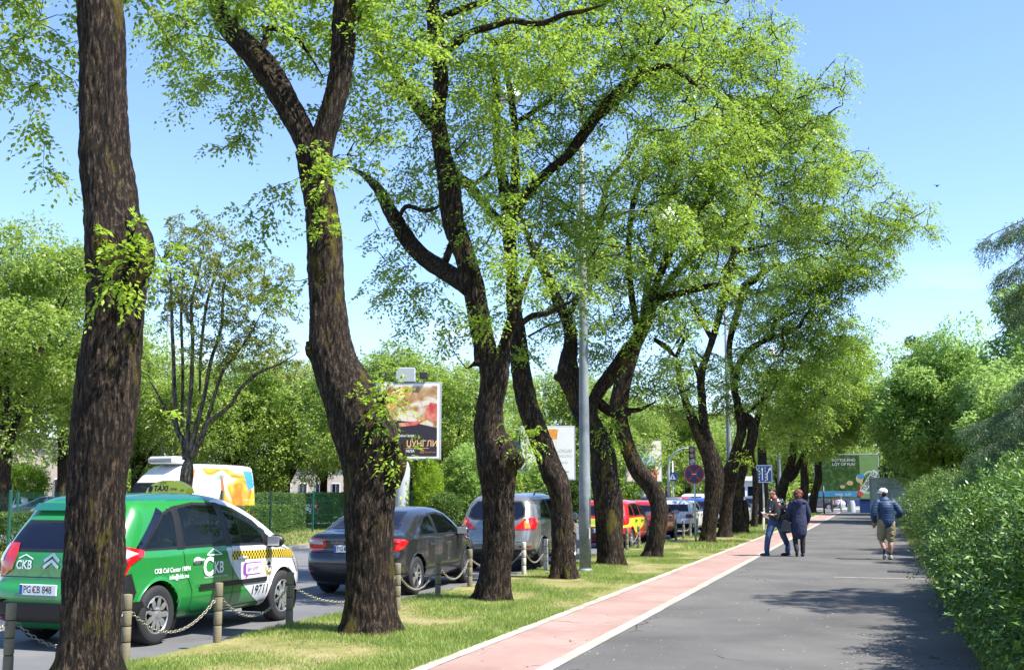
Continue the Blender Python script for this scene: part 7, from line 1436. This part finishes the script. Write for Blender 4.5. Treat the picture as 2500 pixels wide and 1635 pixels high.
for k_, (h_, k, a_) in enumerate(LG):
    s = MB(); 
    if k_ == 0: s.ell((a_[0], a_[1]-.0, a_[2]-.06), (.042, .055, .11), 12, 10); s.box((a_[0], a_[1]-.05, a_[2]-.05), (.03, .03, .12), bev=.008)
    else: s.ell((a_[0], a_[1]+.05, .035), (.044, .12, .036), 12, 10); s.ell((a_[0], a_[1], .07), (.042, .05, .05), 12, 8); s.box((a_[0], a_[1]-.05, .03), (.03, .03, .06), bev=.005)
    voxel('shoe', s, .008, M['shoe'], root)
def loc_of(root_loc, x, y, z): return Vector((root_loc[0]+math.cos(YAW)*x-math.sin(YAW)*y, root_loc[1]+math.sin(YAW)*x+math.cos(YAW)*y, z))
bg_ = empty('handbag', loc_of(g, -.34, -.03, .62), YAW, 'large black leather handbag hanging from the woman\'s left arm', 'handbag'); a = MB(); a.add([(-.19, -.07, 0), (.17, -.07, 0), (.17, .07, 0), (-.19, .07, 0), (-.09, -.03, .30), (.09, -.03, .30), (.09, .03, .30), (-.09, .03, .30)], [(3, 2, 1, 0), (4, 5, 6, 7), (0, 1, 5, 4), (1, 2, 6, 5), (2, 3, 7, 6), (3, 0, 4, 7)]); a.ell((0, 0, .03), (.18, .075, .06), 16, 8); voxel('bag_body', a, .009, M['bagleather'], bg_)
for y in (-.04, .04): MB().tube([(-.08, y, .28), (-.05, y, .42), (.04, y, .50), (.09, y, .44), (.08, y, .28)], .009, 8).build('strap', M['bagleather'], bg_, True)
# --- man in the padded blue jacket and white cap
g = gp(2167, 1366); root = empty('person', (g.x, g.y, .004), YAW, 'man in a white cap, blue quilted jacket and khaki shorts walking away', 'person', 'people on the footpath'); b = MB()
LG = (((-.08, 0), (-.10, .10, .50), (-.075, -.04, .14)), ((.09, 0), (.10, .04, .48), (.085, .03, .09)))
for h_, k, a_ in LG: cap(b, [(h_[0], h_[1], .90, .09), (k[0], k[1], k[2], .062), (k[0]*.6+a_[0]*.4, k[1]*.6+a_[1]*.4-.02, k[2]*.62+a_[2]*.38, .062), (a_[0], a_[1], a_[2]+.04, .040), (a_[0], a_[1], a_[2], .038)])
cap(b, [(0, 0, .95, .15), (0, 0, 1.12, .14), (0, .0, 1.34, .14), (-.01, .02, 1.45, .06), (-.015, .04, 1.52, .055)]); cap(b, [(-.20, 0, 1.36, .055), (-.29, -.02, 1.10, .045), (-.235, .16, .90, .032)]); hand(b, (-.235, .16, .90), (.1, .6, -.7), 1, .5); cap(b, [(.20, 0, 1.36, .055), (.33, -.06, 1.13, .045), (.30, .16, 1.02, .032)]); hand(b, (.30, .16, 1.02), (-.2, .95, 0), 1, .6, -1)
P = head(b, (-.02, .06, 1.60), (-.15, .98, -.18)); body = voxel('body', b, .0065, M['skin'], root); eyes(root, P, body)
h = MB(); h.ell(P(-.05, 0, -.01), (.058, .078, .065), 16, 10); voxel('hair', h, .008, M['hair_dark'], body)
h = MB(); h.ell(P(-.01, 0, .055), (.112, .092, .088), 22, 14); h.box(P(.12, 0, .045), (.14, .16, .018), math.pi/2+.1, bev=.008); voxel('cap', h, .007, M['capwhite'], root, lambda c: 0*c[:, 0], 1); MB().box(P(-.098, 0, .02), (.07, .012, .02), bev=.004).build('cap_strap', M['paper'], root)
t = MB()
for h_, k, a_ in LG: cap(t, [(h_[0], h_[1], .90, .125), (h_[0]*.4+k[0]*.6, k[1]*.6, .66, .112), (k[0], k[1], k[2]+.04, .098)], 16)
cap(t, [(0, 0, .90, .15), (0, 0, 1.0, .15)], 18); voxel('shorts', t, .009, M['khaki'], root, wr(.009, 10, (1, 1, .8))); MB().box((.205, .02, .66), (.03, .14, .17), bev=.012).build('pocket', M['khaki'], root)
j = MB(); cap(j, [(.015, 0, .93, .185), (.01, 0, 1.10, .185), (0, .0, 1.28, .195), (-.01, .01, 1.40, .14)], 26); j.ell((0, 0, 1.36), (.235, .15, .095), 20, 12); cap(j, [(-.01, .02, 1.46, .075), (-.015, .03, 1.50, .068)], 14)
cap(j, [(-.19, 0, 1.38, .085), (-.27, -.02, 1.24, .082), (-.305, -.01, 1.08, .076), (-.25, .13, .94, .056)], 14); cap(j, [(.19, 0, 1.38, .085), (.30, -.04, 1.24, .080), (.345, -.05, 1.13, .074), (.315, .10, 1.05, .056)], 14)
o = voxel('jacket', j, .009, M['puffer'], root, lambda c: .005*(np.abs(np.sin(c[:, 2]*math.pi/.062))-.5)+.35*wr(.008, 12)(c), 1)
for v in o.data.vertices: v.co.y *= .9
for k_, (h_, k, a_) in enumerate(LG):
    s = MB(); cap(s, [(a_[0], a_[1], a_[2]+.10, .046), (a_[0], a_[1], a_[2], .044)], 12); voxel('sock', s, .008, M['sock'], root)
    s = MB()
    if k_ == 0: s.ell((a_[0], a_[1]+.03, a_[2]-.065), (.048, .105, .05), 12, 10, rot=Matrix.Rotation(-.6, 3, 'X'))
    else: s.ell((a_[0], a_[1]+.05, .042), (.050, .135, .045), 14, 10); s.ell((a_[0], a_[1]-.01, .075), (.048, .06, .05), 12, 8)
    voxel('shoe', s, .008, M['sneaker'], root)
# --- small distant figures
def far_person(u, v, h_, label, top, legs, skirt=False, ph=0.2):
    g = gp(u, v); root = empty('person', (g.x, g.y, -.02), YAW+ph, label, 'person', 'people beyond the end of the path'); k = h_/1.75; b = MB()
    for s in (-1, 1): cap(b, [(s*.08*k, 0, .9*k, .085*k), (s*.10*k, s*.12*k, .5*k, .055*k), (s*.11*k, s*.16*k, .08*k, .04*k)])
    cap(b, [(0, 0, .95*k, .14*k), (0, 0, 1.3*k, .14*k), (0, 0, 1.46*k, .055*k), (0, 0, 1.52*k, .05*k)])
    for s in (-1, 1): cap(b, [(s*.19*k, 0, 1.38*k, .05*k), (s*.26*k, -s*.05*k, 1.1*k, .042*k), (s*.24*k, s*.1*k, .86*k, .03*k)]); hand(b, (s*.24*k, s*.1*k, .86*k), (0, .2, -1), k, .6, s)
    P = head(b, (0, 0, 1.63*k), (-.3, -.9, 0), k); body = voxel('body', b, .012, M['skin'], root); h = MB(); h.ell(P(-.02, 0, .05), (.1*k, .085*k, .08*k), 14, 10); h.build('hair', M['hair_dark'], body, True)
    t = MB()
    for s in (-1, 1): cap(t, [(s*.08*k, 0, .9*k, .11*k), (s*.10*k, s*.12*k, .5*k, .078*k), (s*.11*k, s*.16*k, .10*k, .062*k)])
    voxel('trousers', t, .014, legs, root); j = MB(); cap(j, [(0, 0, (.66 if skirt else .9)*k, .17*k), (0, 0, 1.2*k, .17*k), (0, 0, 1.38*k, .14*k)], 16)
    for s in (-1, 1): cap(j, [(s*.18*k, 0, 1.38*k, .075*k), (s*.26*k, -s*.05*k, 1.1*k, .06*k), (s*.245*k, s*.08*k, .9*k, .05*k)])
    voxel('coat', j, .014, top, root)
    for s in (-1, 1): MB().ell((s*.11*k, s*.16*k-.05*k, .035*k), (.045*k, .12*k, .04*k), 10, 8).build('shoe', M['shoe'], root, True)
greyc = plain('grey_coat', (.16, .17, .16), .9, var=.2)
far_person(2032, 1248, 1.72, 'distant walker in a grey coat near the white pole', greyc, M['darktrousers'], True)
far_person(2107, 1229, 1.75, 'distant figure in black, left one of the two beyond the street bin', M['shoe'], M['darktrousers'], ph=.9); far_person(2117, 1229, 1.75, 'distant figure in black, right one of the two beyond the street bin', M['navy'], M['darktrousers'], ph=-.5)
